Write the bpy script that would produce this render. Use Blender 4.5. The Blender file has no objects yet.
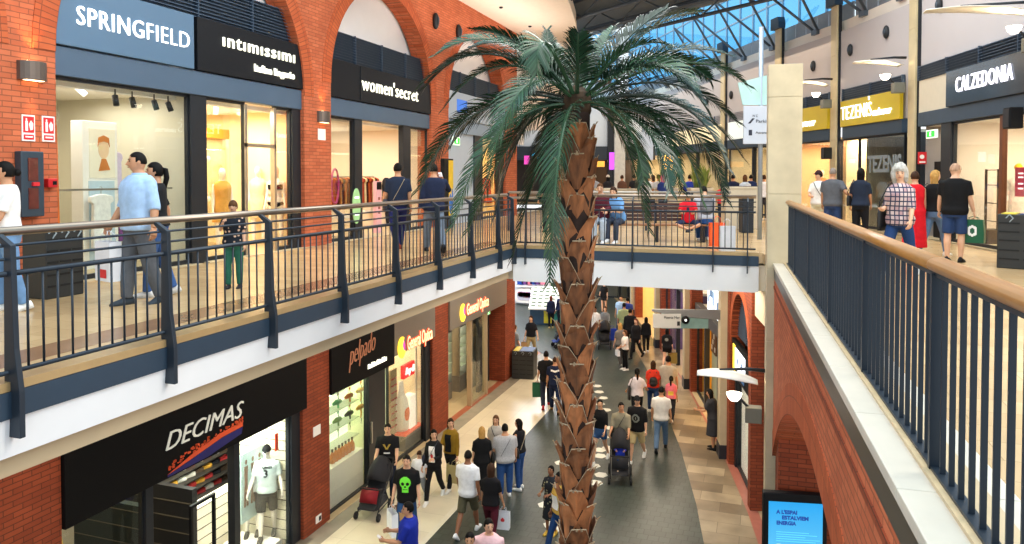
import bpy, math, random
from mathutils import Vector, Matrix, noise
random.seed(7)
R = math.radians; PI = math.pi
sc = bpy.context.scene; COL = sc.collection
# ------------------------------------------------------------------ camera (metres; X across the mall, Y along it, Z up)
F = 740.0; YAW = R(18.94); PITCH = R(1.5); EYE = Vector((0, 0, 7.3)); UF = 5.8     # UF: upper floor level, ground floor at 0
YC = 176 + F*math.tan(PITCH)
FWD = Vector((-math.sin(YAW), math.cos(YAW), 0)); RGT = Vector((math.cos(YAW), math.sin(YAW), 0)); UP = Vector((0, 0, 1))
FW2 = FWD*math.cos(PITCH) - UP*math.sin(PITCH); UP2 = UP*math.cos(PITCH) + FWD*math.sin(PITCH)
cam = bpy.data.cameras.new('camera'); co = bpy.data.objects.new('camera', cam); COL.objects.link(co)
cam.sensor_width = 36; cam.lens = 36*F/1024; cam.shift_y = -(272-YC)/1024; cam.clip_end = 300; cam.clip_start = .05
m3 = Matrix((RGT, UP2, -FW2)).transposed(); co.matrix_world = Matrix.Translation(EYE) @ m3.to_4x4()
sc.camera = co
def ray(px, py): return FW2 + RGT*((px-512)/F) - UP2*((py-YC)/F)
def gp(px, py, z=0.0):
    d = ray(px, py); return EYE + d*((z-EYE.z)/d.z)
def hit(M, px, py, y=0.0):      # local x, z where the sight line meets the plane local-y = y of frame M
    I = M.inverted(); o = I @ EYE; d = I.to_3x3() @ ray(px, py); t = (y-o.y)/d.y
    p = o + d*t; return p.x, p.z
def cw(X, Z, z=0.0): p = RGT*X + FWD*Z; return Vector((p.x, p.y, z))   # camera-plan coordinates to world
def frame(o, xd):
    x = Vector((xd[0], xd[1], 0)).normalized(); y = UP.cross(x)
    M = Matrix((x, y, UP)).transposed().to_4x4(); M.translation = Vector(o); return M
# ------------------------------------------------------------------ materials
def lin(c):
    if isinstance(c, str):
        c = c.lstrip('#'); c = [int(c[i:i+2], 16)/255 for i in (0, 2, 4)]
    return tuple((v/12.92 if v <= .04045 else ((v+.055)/1.055)**2.4) for v in c) + (1,)
MATS = {}
def nd(nt, t, **k):
    n = nt.nodes.new(t)
    for a, b in k.items():
        if a.startswith('i_'): n.inputs[a[2:].replace('_', ' ')].default_value = b
        else: setattr(n, a, b)
    return n
def mat(name, col='#888888', rough=.6, metal=0, var=.12, scale=6, bump=0, emit=0, ecol=None, spec=.5, island=0, stretch=None):
    if name in MATS: return MATS[name]
    m = bpy.data.materials.new(name); m.use_nodes = True; nt = m.node_tree; L = nt.links
    b = nt.nodes['Principled BSDF']; c = lin(col)
    b.inputs['Roughness'].default_value = rough; b.inputs['Metallic'].default_value = metal
    b.inputs['Specular IOR Level'].default_value = spec; b.inputs['Base Color'].default_value = c
    if var or bump:
        tc = nd(nt, 'ShaderNodeTexCoord'); no = nd(nt, 'ShaderNodeTexNoise', i_Scale=scale, i_Detail=4.0)
        src = tc.outputs['Object']
        if stretch:
            mp = nd(nt, 'ShaderNodeMapping'); mp.inputs['Scale'].default_value = stretch; L.new(src, mp.inputs[0]); src = mp.outputs[0]
        L.new(src, no.inputs['Vector'])
        rp = nd(nt, 'ShaderNodeMapRange'); rp.inputs[3].default_value = 1-var; rp.inputs[4].default_value = 1+var
        rp.inputs[1].default_value = .25; rp.inputs[2].default_value = .75
        L.new(no.outputs['Fac'], rp.inputs[0])
        hs = nd(nt, 'ShaderNodeHueSaturation'); hs.inputs['Color'].default_value = c; L.new(rp.outputs[0], hs.inputs['Value'])
        out = hs.outputs[0]
        if island:
            g = nd(nt, 'ShaderNodeNewGeometry'); r2 = nd(nt, 'ShaderNodeMapRange'); r2.inputs[3].default_value = 1-island; r2.inputs[4].default_value = 1+island
            L.new(g.outputs['Random Per Island'], r2.inputs[0]); h2 = nd(nt, 'ShaderNodeHueSaturation'); L.new(out, h2.inputs['Color']); L.new(r2.outputs[0], h2.inputs['Value']); out = h2.outputs[0]
        L.new(out, b.inputs['Base Color'])
        if bump:
            bp = nd(nt, 'ShaderNodeBump', i_Strength=bump, i_Distance=.01); L.new(no.outputs['Fac'], bp.inputs['Height']); L.new(bp.outputs[0], b.inputs['Normal'])
    if emit:
        b.inputs['Emission Color'].default_value = lin(ecol or col); b.inputs['Emission Strength'].default_value = emit
    MATS[name] = m; return m
def brickmat(name, c1, c2, mortar, w=.25, h=.075, uv=False, rough=.75, bump=.4, msize=.008, off=.5, plan=False, var=.15, spec=.3):
    if name in MATS: return MATS[name]
    m = bpy.data.materials.new(name); m.use_nodes = True; nt = m.node_tree; L = nt.links; b = nt.nodes['Principled BSDF']
    tc = nd(nt, 'ShaderNodeTexCoord'); bt = nd(nt, 'ShaderNodeTexBrick')
    if uv: L.new(tc.outputs['UV'], bt.inputs['Vector'])
    else:
        sp = nd(nt, 'ShaderNodeSeparateXYZ'); L.new(tc.outputs['Object'], sp.inputs[0]); cb = nd(nt, 'ShaderNodeCombineXYZ')
        if plan: L.new(sp.outputs[0], cb.inputs[0]); L.new(sp.outputs[1], cb.inputs[1])
        else:
            ad = nd(nt, 'ShaderNodeMath', operation='ADD'); L.new(sp.outputs[0], ad.inputs[0]); L.new(sp.outputs[1], ad.inputs[1])
            L.new(ad.outputs[0], cb.inputs[0]); L.new(sp.outputs[2], cb.inputs[1])
        L.new(cb.outputs[0], bt.inputs['Vector'])
    bt.offset = off; bt.inputs['Scale'].default_value = 1; bt.inputs['Brick Width'].default_value = w; bt.inputs['Row Height'].default_value = h
    bt.inputs['Mortar Size'].default_value = msize; bt.inputs['Mortar Smooth'].default_value = .3; bt.inputs['Bias'].default_value = 0
    bt.inputs['Color1'].default_value = lin(c1); bt.inputs['Color2'].default_value = lin(c2); bt.inputs['Mortar'].default_value = lin(mortar)
    no = nd(nt, 'ShaderNodeTexNoise', i_Scale=1.7, i_Detail=5.0); L.new(tc.outputs['Object'], no.inputs['Vector'])
    rp = nd(nt, 'ShaderNodeMapRange'); rp.inputs[1].default_value = .25; rp.inputs[2].default_value = .75; rp.inputs[3].default_value = 1-var; rp.inputs[4].default_value = 1+var
    L.new(no.outputs['Fac'], rp.inputs[0]); hs = nd(nt, 'ShaderNodeHueSaturation'); L.new(bt.outputs['Color'], hs.inputs['Color']); L.new(rp.outputs[0], hs.inputs['Value'])
    L.new(hs.outputs[0], b.inputs['Base Color']); b.inputs['Roughness'].default_value = rough; b.inputs['Specular IOR Level'].default_value = spec
    if bump:
        bp = nd(nt, 'ShaderNodeBump', i_Strength=bump, i_Distance=.01); bp.invert = True
        L.new(bt.outputs['Fac'], bp.inputs['Height']); L.new(bp.outputs[0], b.inputs['Normal'])
    MATS[name] = m; return m
def dotmat(name, base, dot, scale=14, rad=.28):
    m = mat(name, base, .85, var=.1, scale=14, spec=.2); nt = m.node_tree; L = nt.links; b = nt.nodes['Principled BSDF']
    v = nd(nt, 'ShaderNodeTexVoronoi', i_Scale=scale, i_Randomness=.6); tc = nd(nt, 'ShaderNodeTexCoord'); L.new(tc.outputs['Object'], v.inputs['Vector'])
    k = nd(nt, 'ShaderNodeMath', operation='LESS_THAN'); k.inputs[1].default_value = rad; L.new(v.outputs['Distance'], k.inputs[0])
    x = nd(nt, 'ShaderNodeMix', data_type='RGBA'); L.new(k.outputs[0], x.inputs['Factor']); x.inputs['A'].default_value = lin(base); x.inputs['B'].default_value = lin(dot); L.new(x.outputs['Result'], b.inputs['Base Color']); return m
def glassmat(name, tint='#ffffff', refl=.12, rough=.0):
    if name in MATS: return MATS[name]
    m = bpy.data.materials.new(name); m.use_nodes = True; nt = m.node_tree; L = nt.links; nt.nodes.remove(nt.nodes['Principled BSDF'])
    o = nt.nodes['Material Output']; t = nd(nt, 'ShaderNodeBsdfTransparent'); t.inputs[0].default_value = lin(tint)
    g = nd(nt, 'ShaderNodeBsdfGlossy'); g.inputs['Roughness'].default_value = rough
    fr = nd(nt, 'ShaderNodeLayerWeight'); fr.inputs[0].default_value = .25
    mu = nd(nt, 'ShaderNodeMath', operation='MULTIPLY_ADD'); mu.inputs[1].default_value = .22; mu.inputs[2].default_value = refl; mu.use_clamp = True
    L.new(fr.outputs['Fresnel'], mu.inputs[0]); mx = nd(nt, 'ShaderNodeMixShader'); L.new(mu.outputs[0], mx.inputs[0]); L.new(t.outputs[0], mx.inputs[1]); L.new(g.outputs[0], mx.inputs[2])
    L.new(mx.outputs[0], o.inputs['Surface']); MATS[name] = m; return m
# ------------------------------------------------------------------ mesh builder
class MB:
    def __init__(s): s.v = []; s.f = []; s.uv = None
    def quad(s, *p):
        n = len(s.v); s.v += [Vector(q) for q in p]; s.f.append(tuple(range(n, n+len(p)))); return s
    def box(s, x0, x1, y0, y1, z0, z1):
        n = len(s.v); s.v += [Vector(p) for p in ((x0,y0,z0),(x1,y0,z0),(x1,y1,z0),(x0,y1,z0),(x0,y0,z1),(x1,y0,z1),(x1,y1,z1),(x0,y1,z1))]
        s.f += [tuple(n+i for i in q) for q in ((3,2,1,0),(4,5,6,7),(0,1,5,4),(1,2,6,5),(2,3,7,6),(3,0,4,7))]; return s
    def prism(s, poly, y0, y1):      # outline in x, z
        n = len(s.v); k = len(poly)
        s.v += [Vector((x, y0, z)) for x, z in poly] + [Vector((x, y1, z)) for x, z in poly]
        s.f += [tuple(range(n, n+k)), tuple(range(n+2*k-1, n+k-1, -1))]
        s.f += [(n+i, n+k+i, n+k+(i+1) % k, n+(i+1) % k) for i in range(k)]; return s
    def prismz(s, poly, z0, z1):     # outline in x, y
        n = len(s.v); k = len(poly)
        s.v += [Vector((x, y, z0)) for x, y in poly] + [Vector((x, y, z1)) for x, y in poly]
        s.f += [tuple(range(n, n+k)), tuple(range(n+2*k-1, n+k-1, -1))]
        s.f += [(n+i, n+k+i, n+k+(i+1) % k, n+(i+1) % k) for i in range(k)]; return s
    def loft(s, rings, cap=True, closed=True):
        n = len(s.v); k = len(rings[0])
        for r in rings: s.v += [Vector(p) for p in r]
        for j in range(len(rings)-1):
            for i in range(k if closed else k-1):
                a = n+j*k+i; b = n+j*k+(i+1) % k; s.f.append((a, b, b+k, a+k))
        if cap and closed:
            s.f.append(tuple(range(n+k-1, n-1, -1))); m = n+(len(rings)-1)*k; s.f.append(tuple(range(m, m+k)))
        return s
    def tube(s, pts, r, n=8, flat=1.0, up=None):
        pts = [Vector(p) for p in pts]; rs = r if isinstance(r, (list, tuple)) else [r]*len(pts); rings = []; u = None
        for i, p in enumerate(pts):
            t = (pts[min(i+1, len(pts)-1)]-pts[max(i-1, 0)]).normalized()
            if u is None:
                ref = Vector(up) if up else (Vector((0, 0, 1)) if abs(t.z) < .9 else Vector((0, 1, 0)))
                u = (ref - t*ref.dot(t)).normalized()
            else: u = (u - t*u.dot(t)).normalized()
            w = t.cross(u)
            rings.append([p + (u*math.cos(2*PI*j/n)*flat + w*math.sin(2*PI*j/n))*rs[i] for j in range(n)])
        return s.loft(rings)
    def ball(s, c, r, nu=12, nv=8, fn=None):
        c = Vector(c); rr = r if isinstance(r, (tuple, list)) else (r, r, r); rings = []
        for j in range(nv+1):
            th = PI*(j+.02 if j == 0 else (j-.02 if j == nv else j))/nv
            ring = []
            for i in range(nu):
                ph = 2*PI*i/nu; d = Vector((math.sin(th)*math.cos(ph), math.sin(th)*math.sin(ph), -math.cos(th))); k = fn(d) if fn else 1
                ring.append(c + Vector((d.x*rr[0]*k, d.y*rr[1]*k, d.z*rr[2]*k)))
            rings.append(ring)
        return s.loft(rings)
    def lathe(s, prof, c=(0, 0, 0), n=14):
        c = Vector(c); return s.loft([[c+Vector((r*math.cos(2*PI*i/n), r*math.sin(2*PI*i/n), z)) for i in range(n)] for r, z in prof])
    def xf(s, M, i0=0):
        for i in range(i0, len(s.v)): s.v[i] = M @ s.v[i]
        return s
    def mesh(s, name, m, smooth=False):
        import bmesh
        me = bpy.data.meshes.new(name); me.from_pydata([tuple(p) for p in s.v], [], s.f)
        bm = bmesh.new(); bm.from_mesh(me); bmesh.ops.recalc_face_normals(bm, faces=bm.faces); bm.to_mesh(me); bm.free()
        if s.uv:
            ul = me.uv_layers.new(name='UVMap')
            for l in me.loops: ul.data[l.index].uv = s.uv[l.vertex_index]
        if smooth: me.polygons.foreach_set('use_smooth', [True]*len(me.polygons))
        if m: me.materials.append(m)
        return me
    def build(s, name, m, parent=None, smooth=False, bevel=0, M=None, seg=2):
        o = bpy.data.objects.new(name, s.mesh(name, m, smooth)); COL.objects.link(o)
        if parent: o.parent = parent
        if M is not None: o.matrix_local = M
        if bevel:
            b = o.modifiers.new('Bevel', 'BEVEL'); b.width = bevel; b.segments = seg; b.limit_method = 'ANGLE'; b.angle_limit = R(40)
        return o
def tag(o, label, cat, group=None, kind=None):
    if kind: o['kind'] = kind
    if label: o['label'] = label
    if cat: o['category'] = cat
    if group: o['group'] = group
    return o
def thing(name, label, cat, M=None, group=None):
    o = bpy.data.objects.new(name, None); COL.objects.link(o); o.empty_display_size = .1
    if M is not None: o.matrix_world = M if isinstance(M, Matrix) else Matrix.Translation(Vector(M))
    return tag(o, label, cat, group)
def struct(o, label=None, cat=None):
    o['kind'] = 'structure'
    return tag(o, label, cat)
def inst(src, parent, M, name=None):
    o = src.copy(); COL.objects.link(o); o.parent = parent; o.matrix_local = M
    return o
def dup(root, M, label, group=None):
    r = root.copy(); COL.objects.link(r); r.matrix_world = M; r['label'] = label
    if group: r['group'] = group
    for ch in list(root.children):
        c = ch.copy(); COL.objects.link(c); c.parent = r
        for g in list(ch.children):
            d = g.copy(); COL.objects.link(d); d.parent = c
    return r
TXT = Matrix(((1,0,0,0),(0,0,-1,0),(0,1,0,0),(0,0,0,1)))      # a text's own axes to a frame's x, z
def text(body, m, parent, x, z, y, h, width=None, name='lettering', shear=0, ext=.012, align='LEFT', spacing=1.0, bold=0.0, mirror=False, rot=0):
    c = bpy.data.curves.new(name, 'FONT'); c.body = body; c.size = h/.73; c.extrude = ext; c.shear = shear; c.align_x = align; c.space_character = spacing; c.offset = bold
    c.materials.append(m); c.resolution_u = 3
    t = bpy.data.objects.new(name, c); me = bpy.data.meshes.new_from_object(t); bpy.data.objects.remove(t); bpy.data.curves.remove(c); me.name = name
    o = bpy.data.objects.new(name, me); COL.objects.link(o); o.parent = parent; sx = 1.0
    if width:
        xs = [v.co.x for v in me.vertices]; sx = width/max(max(xs)-min(xs), 1e-4)
    o.matrix_local = Matrix.Translation((x, y, z)) @ Matrix.Rotation(rot, 4, 'Y') @ TXT @ Matrix.Diagonal((sx, 1, 1, 1))
    return o
def area(name, M, sx, sy, power, col='#fff1dc', spread=180):
    l = bpy.data.lights.new(name, 'AREA'); l.shape = 'RECTANGLE'; l.size = sx; l.size_y = sy; l.energy = power; l.color = lin(col)[:3]; l.spread = R(spread)
    o = bpy.data.objects.new(name, l); COL.objects.link(o); o.matrix_world = M if isinstance(M, Matrix) else Matrix.Translation(Vector(M)); return o
def point(name, p, power, col='#ffe2b8', r=.06):
    l = bpy.data.lights.new(name, 'POINT'); l.energy = power; l.color = lin(col)[:3]; l.shadow_soft_size = r
    o = bpy.data.objects.new(name, l); COL.objects.link(o); o.location = p; return o
def spot(name, p, tgt, power, ang=60, col='#ffe2b8', blend=.5, r=.04):
    l = bpy.data.lights.new(name, 'SPOT'); l.energy = power; l.color = lin(col)[:3]; l.spot_size = R(ang); l.spot_blend = blend; l.shadow_soft_size = r
    o = bpy.data.objects.new(name, l); COL.objects.link(o); o.location = p
    o.rotation_euler = (Vector(tgt)-Vector(p)).to_track_quat('-Z', 'Y').to_euler(); return o
# ------------------------------------------------------------------ people
M_RINGS = [(.84,.150,.110,0),(.92,.172,.124,-.006),(1.0,.165,.116,0),(1.10,.156,.106,.004),(1.22,.168,.114,.006),(1.34,.184,.120,.004),(1.41,.178,.106,-.004),(1.455,.135,.085,-.012),(1.49,.075,.068,-.016)]
F_RINGS = [(.84,.150,.115,-.004),(.92,.174,.128,-.012),(1.0,.160,.112,-.004),(1.10,.132,.095,.004),(1.22,.146,.108,.01),(1.30,.156,.120,.014),(1.38,.160,.104,0),(1.43,.125,.082,-.012),(1.475,.064,.060,-.016)]
def ringpts(z, a, b, yo, n=20, e=2.4):
    o = []
    for i in range(n):
        t = 2*PI*i/n; c, s_ = math.cos(t), math.sin(t)
        o.append(Vector((a*math.copysign(abs(c)**(2/e), c), yo+b*math.copysign(abs(s_)**(2/e), s_), z)))
    return o
def rx(a): return Matrix.Rotation(a, 3, 'X')
def rz(a): return Matrix.Rotation(a, 3, 'Z')
SKIN = {'l': '#dcab8b', 'm': '#c48f6c', 'd': '#8a5a3e', 't': '#b07a56', 'w': '#f1e9e0'}
HAIR = {'k': '#0e0b09', 'b': '#3a2416', 'n': '#5c3b22', 'y': '#b98d4e', 'g': '#b9b5ae', 'r': '#6b3320', 's': '#b08d74', 'h': '#857a72'}
def skinm(k): return mat('skin_'+k, SKIN[k], .55, var=.05, scale=8)
def hairm(k): return mat('hair_'+k, HAIR[k], .6, var=.35, scale=30, stretch=(1, 1, .25), bump=.4, spec=.15)
def clothm(c, var=.12): return mat('cloth_'+c, c, .85, var=var, scale=14, bump=.25, spec=.2)
class Rig: pass
def person(label, px, py, z, face, H=1.7, sex='m', fat=1.0, skin='m', hair='k', style='short', top='#222222', sleeve='short', hem=.88, bottom='trousers',
           legs='#26324a', shoes='#e8e6e2', pose='stand', armR=(6,7,10,0), armL=(6,7,10,0), head=(0,0), lean=0, stride=1.0, group=None, sitz=None, topmat=None, botmat=None,
           pos=None, heading=None, name='person', cat='person', feat=None, collar=None, legR=None, legL=None, dresslen=.5, hat=None, flare=1.25, curl=25):
    g = Rig(); P = Vector(pos) if pos else gp(px, py, z)
    dv = P-EYE; hd = math.atan2(-dv.x, dv.y) if heading is None else heading
    rot = hd + R(face); dist = (P-EYE).dot(FWD); S = H/1.75
    vox = max(.0095, min(.026, dist*.00125))/1.0
    if feat is None: feat = dist < 21
    root = thing(name, label, cat, Matrix.Translation(P) @ Matrix.Rotation(rot, 4, 'Z') @ Matrix.Scale(1, 4), group)
    rings = [(a, b*fat, c*(fat if fat < 1 else fat*1.05), d) for a, b, c, d in (M_RINGS if sex == 'm' else F_RINGS)]
    shx = .19 if sex == 'm' else .165
    # legs
    LG = {'stand': ((3,4),(-2,2)), 'walk': ((22*stride,6),(-18*stride,22*stride)), 'walk2': ((-18*stride,22*stride),(22*stride,6)), 'sit': ((86,84),(82,80)), 'cross': ((72,30),(72,30))}[pose]
    legp = [legR or LG[0], legL or LG[1]]; hips = []; lz = 9
    for sgn, (th, kb) in zip((1, -1), legp):
        hip = Vector((sgn*.088*fat**.5, 0, .88)); out = .03 if pose != 'cross' else .75
        td = Vector((sgn*out, math.sin(R(th)), -math.cos(R(th)))).normalized(); kn = hip + td*.41
        if pose == 'cross': sd = Vector((-sgn*.86, .28, -.30)).normalized()
        else: sd = Vector((-sgn*.01, math.sin(R(th-kb)), -math.cos(R(th-kb)))).normalized()
        an = kn + sd*.40; hips.append((hip, kn, an, th-kb)); lz = min(lz, an.z)
    dz = (.075 - lz) if sitz is None else (sitz/S + .09 - .88)
    if sitz is None: S = H/(1.753+dz)
    up = Vector((0, 0, dz)); piv = Vector((0, 0, .92)); LM = rx(R(-lean))
    def T(p): return LM @ (Vector(p)-piv) + piv + up
    def sc3(p): return Vector(p)*S
    def fin(mb): mb.v = [p*S for p in mb.v]; return mb
    def remesh(o, v, it=3, fac=.5):
        m = o.modifiers.new('Remesh', 'REMESH'); m.mode = 'VOXEL'; m.voxel_size = v; m.use_smooth_shade = True
        if it: sm = o.modifiers.new('Smooth', 'SMOOTH'); sm.factor = fac; sm.iterations = it
        return o
    # arms
    arms = []
    for sgn, a in ((1, armR), (-1, armL)):
        sh = Vector((sgn*(shx*fat**.6-.01), -.012, 1.405 if sex == 'm' else 1.375)); pi_, ab, eb, tw = a
        ud = Vector((sgn*math.sin(R(ab)), math.sin(R(pi_))*math.cos(R(ab)), -math.cos(R(pi_))*math.cos(R(ab)))).normalized()
        el = sh + ud*.285; fp = R(pi_+eb)
        fd = Vector((sgn*math.sin(R(ab))*math.cos(R(eb)), math.sin(fp), -math.cos(fp))).normalized(); fd = (fd + Vector((-sgn*math.sin(R(tw)), 0, 0))).normalized()
        wr = el + fd*.245; arms.append((sh, el, wr, fd))
    nz = rings[-1][0]
    hc = T((0, .012, nz+.145)); HM = LM @ rz(R(head[0])) @ rx(R(-head[1]))
    def hp(p): return hc + HM @ Vector(p)
    # --- body
    B = MB()
    k = .89
    B.loft([[T(q) for q in ringpts(a, b*k, c*k, d, 16)] for a, b, c, d in rings] + [[T(q) for q in ringpts(nz+.05, .056, .058, -.006, 16, 2)], [T(q) for q in ringpts(nz+.1, .054, .058, .004, 16, 2)]])
    def hd_fn(d):
        s_ = 1.0
        if d.z < 0 and d.y > -.2: s_ *= 1 - .10*(-d.z)*(abs(d.x)*1.6)
        if d.z < -.3 and d.y > .3: s_ *= 1.04
        return s_
    B.ball(hc, (.074, .094, .118), 16, 12, hd_fn)
    for i in range(len(B.v)-16*13, len(B.v)): B.v[i] = hc + HM @ (B.v[i]-hc)
    if style != 'mask':
        B.tube([hp((0,.088,.022)), hp((0,.103,-.008)), hp((0,.112,-.026)), hp((0,.094,-.034))], [.008,.0125,.0165,.01], 6)
        for s_ in (-1, 1):
            i0 = len(B.v); B.ball((0,0,0), (.011,.019,.031), 8, 6); 
            for i in range(i0, len(B.v)): B.v[i] = hp(B.v[i] + Vector((s_*.075, -.006, -.005)))
    for (sh, el, wr, fd) in arms:
        af = fat**.7*(1 if sex == 'm' else .86)
        B.tube([T(sh+Vector((-math.copysign(.03, sh.x),0,.01))), T(sh), T(sh.lerp(el,.4)), T(el), T(el.lerp(wr,.3)), T(wr)], [.042*af,.045*af,.045*af,.040*af,.041*af,.028*af] if top and sleeve != 'none' else [.05*af,.054*af,.049*af,.040*af,.041*af,.028*af], 10)
    bare = bottom in ('shorts', 'skirt', 'none', 'dress', 'bikini')
    for (hip, kn, an, sa) in hips:
        lf = fat**.6*(1 if sex == 'm' else .97); q = 1 if bare else .93
        B.tube([hip+up+Vector((0,0,.06)), hip+up-Vector((0,0,.04)), hip.lerp(kn,.5)+up, kn+up, kn.lerp(an,.3)+up+Vector((0,-.012,0)), kn.lerp(an,.7)+up, an+up, an+up+(an-kn).normalized()*.03], [.08*lf*q,.088*lf*q,.074*lf*q,.054*lf*q,.057*lf*q,.043*lf*q,.034*q,.032*q], 10)
    fin(B); body = B.build('body', skinm(skin), root); 
    remesh(body, vox, 2)
    # --- hands (own fingers, rooted in the palm)
    g.hands = []
    for ai, (sh, el, wr, fd) in enumerate(arms):
        sgn = 1 if ai == 0 else -1; Hd = MB(); w0 = T(wr); f = (LM @ fd).normalized()
        x = Vector((0, 1, 0)); x = (x - f*x.dot(f))
        if x.length < .3: x = Vector((0, 0, 1)); x = x - f*x.dot(f)
        x.normalize(); nrm = f.cross(x)*(-sgn)          # x: thumb side, nrm: out of the palm's back
        if nrm.x*sgn < 0: nrm = -nrm
        Hd.tube([w0-f*.02, w0+f*.02, w0+f*.055, w0+f*.09], [.027,.036,.041,.038], 8, .42, up=nrm)
        for q, (off, ln) in enumerate(((.029,.072),(.010,.080),(-.010,.074),(-.028,.058))):
            b0 = w0+f*.08+x*off; c1 = R(curl+4*q); c2 = R(curl*2.2+6*q)
            d1 = f*math.cos(c1)-nrm*math.sin(c1); d2 = f*math.cos(c2)-nrm*math.sin(c2)
            Hd.tube([b0, b0+d1*ln*.5, b0+d1*ln*.5+d2*ln*.5], [.0098,.0090,.0068], 5)
        tb = w0+f*.03+x*.03; d1 = (f*.7+x*.7-nrm*.25).normalized(); Hd.tube([tb-x*.012, tb+d1*.034, tb+d1*.034+(f*.9-nrm*.35+x*.1)*.03], [.0125,.0108,.008], 5)
        fin(Hd).build('hand', skinm(skin), root, True)
        g.hands.append((w0+f*.085-nrm*.02)*S)
    # --- features
    if feat and style != 'mask':
        for s_ in (-1, 1):
            E = MB(); E.ball((0,0,0), (.0115,.0085,.0068), 8, 6); E.v = [hp(v+Vector((s_*.031,.0835,.012))) for v in E.v]; fin(E).build('eye', mat('eye_dark', '#2a1d16', .2, var=0), root, True)
            E = MB(); E.tube([hp((s_*.016,.091,.030)), hp((s_*.032,.088,.036)), hp((s_*.048,.077,.031))], [.003,.0042,.002], 5); fin(E).build('eyebrow', hairm('k' if hair != 'y' and hair != 'g' else 'n'), root, True)
        E = MB(); E.tube([hp((-.023,.084,-.056)), hp((0,.094,-.057)), hp((.023,.084,-.056))], [.003,.0068,.003], 6); fin(E).build('mouth', mat('lips', '#9a5548', .5, var=.05), root, True)
    # --- hair
    hm = hairm(hair)
    def cap(th, low, nm, m, bump=.02, front=.56):
        C = MB(); o = noise.noise
        def fn(d):
            face = d.y > (.30 if d.z > -.15 else .12) and d.z < front - .2*abs(d.x)
            if face or d.z < low + .25*max(0, d.y): return .86
            return th + bump*o(d*9+Vector((px*.1, 0, 0)))
        C.ball((0,0,0), (.078,.099,.115), 24, 18, fn); C.v = [hp(v+Vector((0,-.004,.006))) for v in C.v]; return fin(C).build(nm, m, root, True)
    if style in ('short', 'long', 'pony', 'bun', 'bob'): hobj = cap(1.05 if style == 'short' else 1.08, -.35 if style == 'short' else -.6, 'hair', hm)
    if style == 'buzz': cap(1.015, -.3, 'hair', hm, .004)
    if style == 'fringe': cap(1.12, -.4, 'hair', hm, .05, .15)
    if style == 'curly':
        C = MB()
        def fn(d):
            if d.y > .25 and d.z < .35 and abs(d.x) < .75: return .8
            if d.z < -.85: return .7
            return 1.55 + .22*noise.noise(d*5.5) + .12*noise.noise(d*13)
        C.ball((0,0,0), (.080,.095,.125), 30, 22, fn); C.v = [hp(v+Vector((0,-.02,-.012))) for v in C.v]; fin(C).build('hair', hm, root, True)
    if style in ('long', 'bob'):
        ln = .40 if style == 'long' else .22; C = MB(); rr = []
        for j, t in enumerate((0,.15,.4,.7,1.0)):
            ring = []
            for i in range(18):
                an_ = PI*.03 + i/17*PI*.94; wv = 1+.06*noise.noise(Vector((i*.8, j*.5, px*.1)))
                p = hp((math.cos(an_)*.088*wv*(1-.15*t), -math.sin(an_)*.104*wv*(1-.25*t), .03-.14*min(1, t*2.2))) + Vector((0, -.012*t, -ln*max(0, t-.3)*1.2)); ring.append(p)
            rr.append(ring + [q + (hc+Vector((0,0,q.z-hc.z))-q)*.22 for q in reversed(ring)])
        C.loft(rr); fin(C).build('hair_lengths', hm, root, True)
    if style == 'pony':
        C = MB(); C.tube([hp((0,-.09,.04)), hp((0,-.135,.03)), hp((0,-.145,-.08)), hp((0,-.12,-.2)), hp((0,-.105,-.29))], [.022,.032,.036,.028,.006], 8); fin(C).build('ponytail', hm, root, True)
    if style == 'bun':
        C = MB(); C.ball((0,0,0), .042, 12, 8, lambda d: 1+.08*noise.noise(d*6)); C.v = [hp(v+Vector((0,-.128,-.005))) for v in C.v]; fin(C).build('hair_bun', hm, root, True)
    if hat:
        C = MB()
        C.ball((0,0,0), (.083,.105,.128), 20, 14, lambda d: 1.06 if d.z > .18 else .8); C.tube([Vector((-.05,.075,.045)), Vector((0,.13,.03)), Vector((.05,.075,.045))], [.03,.05,.03], 8, .12, up=(0,0,1))
        C.v = [hp(v+Vector((0,-.004,.006))) for v in C.v]; fin(C).build('cap', clothm(hat), root, True)
    if style == 'scarf':
        C = MB()
        C.ball((0,0,-.01), (.09,.112,.14), 22, 16, lambda d: .8 if (d.y > .45 and abs(d.z) < .55) else 1.05); C.v = [hp(v) for v in C.v]
        C.loft([[T(q) for q in ringpts(z_, a_, b_, -.01, 18, 2)] for z_, a_, b_ in ((nz-.09,.13,.1),(nz-.02,.1,.095),(nz+.06,.078,.085))]); fin(C).build('headscarf', clothm(hat or '#b06070'), root, True)
    # --- clothes
    tm = topmat or clothm(top or '#ffffff')
    def tring(z_, off=0):
        rs = rings
        if z_ <= rs[0][0]: a, b, c, d = rs[0]
        else:
            for i in range(len(rs)-1):
                if rs[i][0] <= z_ <= rs[i+1][0]:
                    t = (z_-rs[i][0])/(rs[i+1][0]-rs[i][0]); a, b, c, d = [u+(v-u)*t for u, v in zip(rs[i], rs[i+1])]; break
            else: a, b, c, d = rs[-1]
        return b+off, c+off, d
    g.tring = tring
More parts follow.
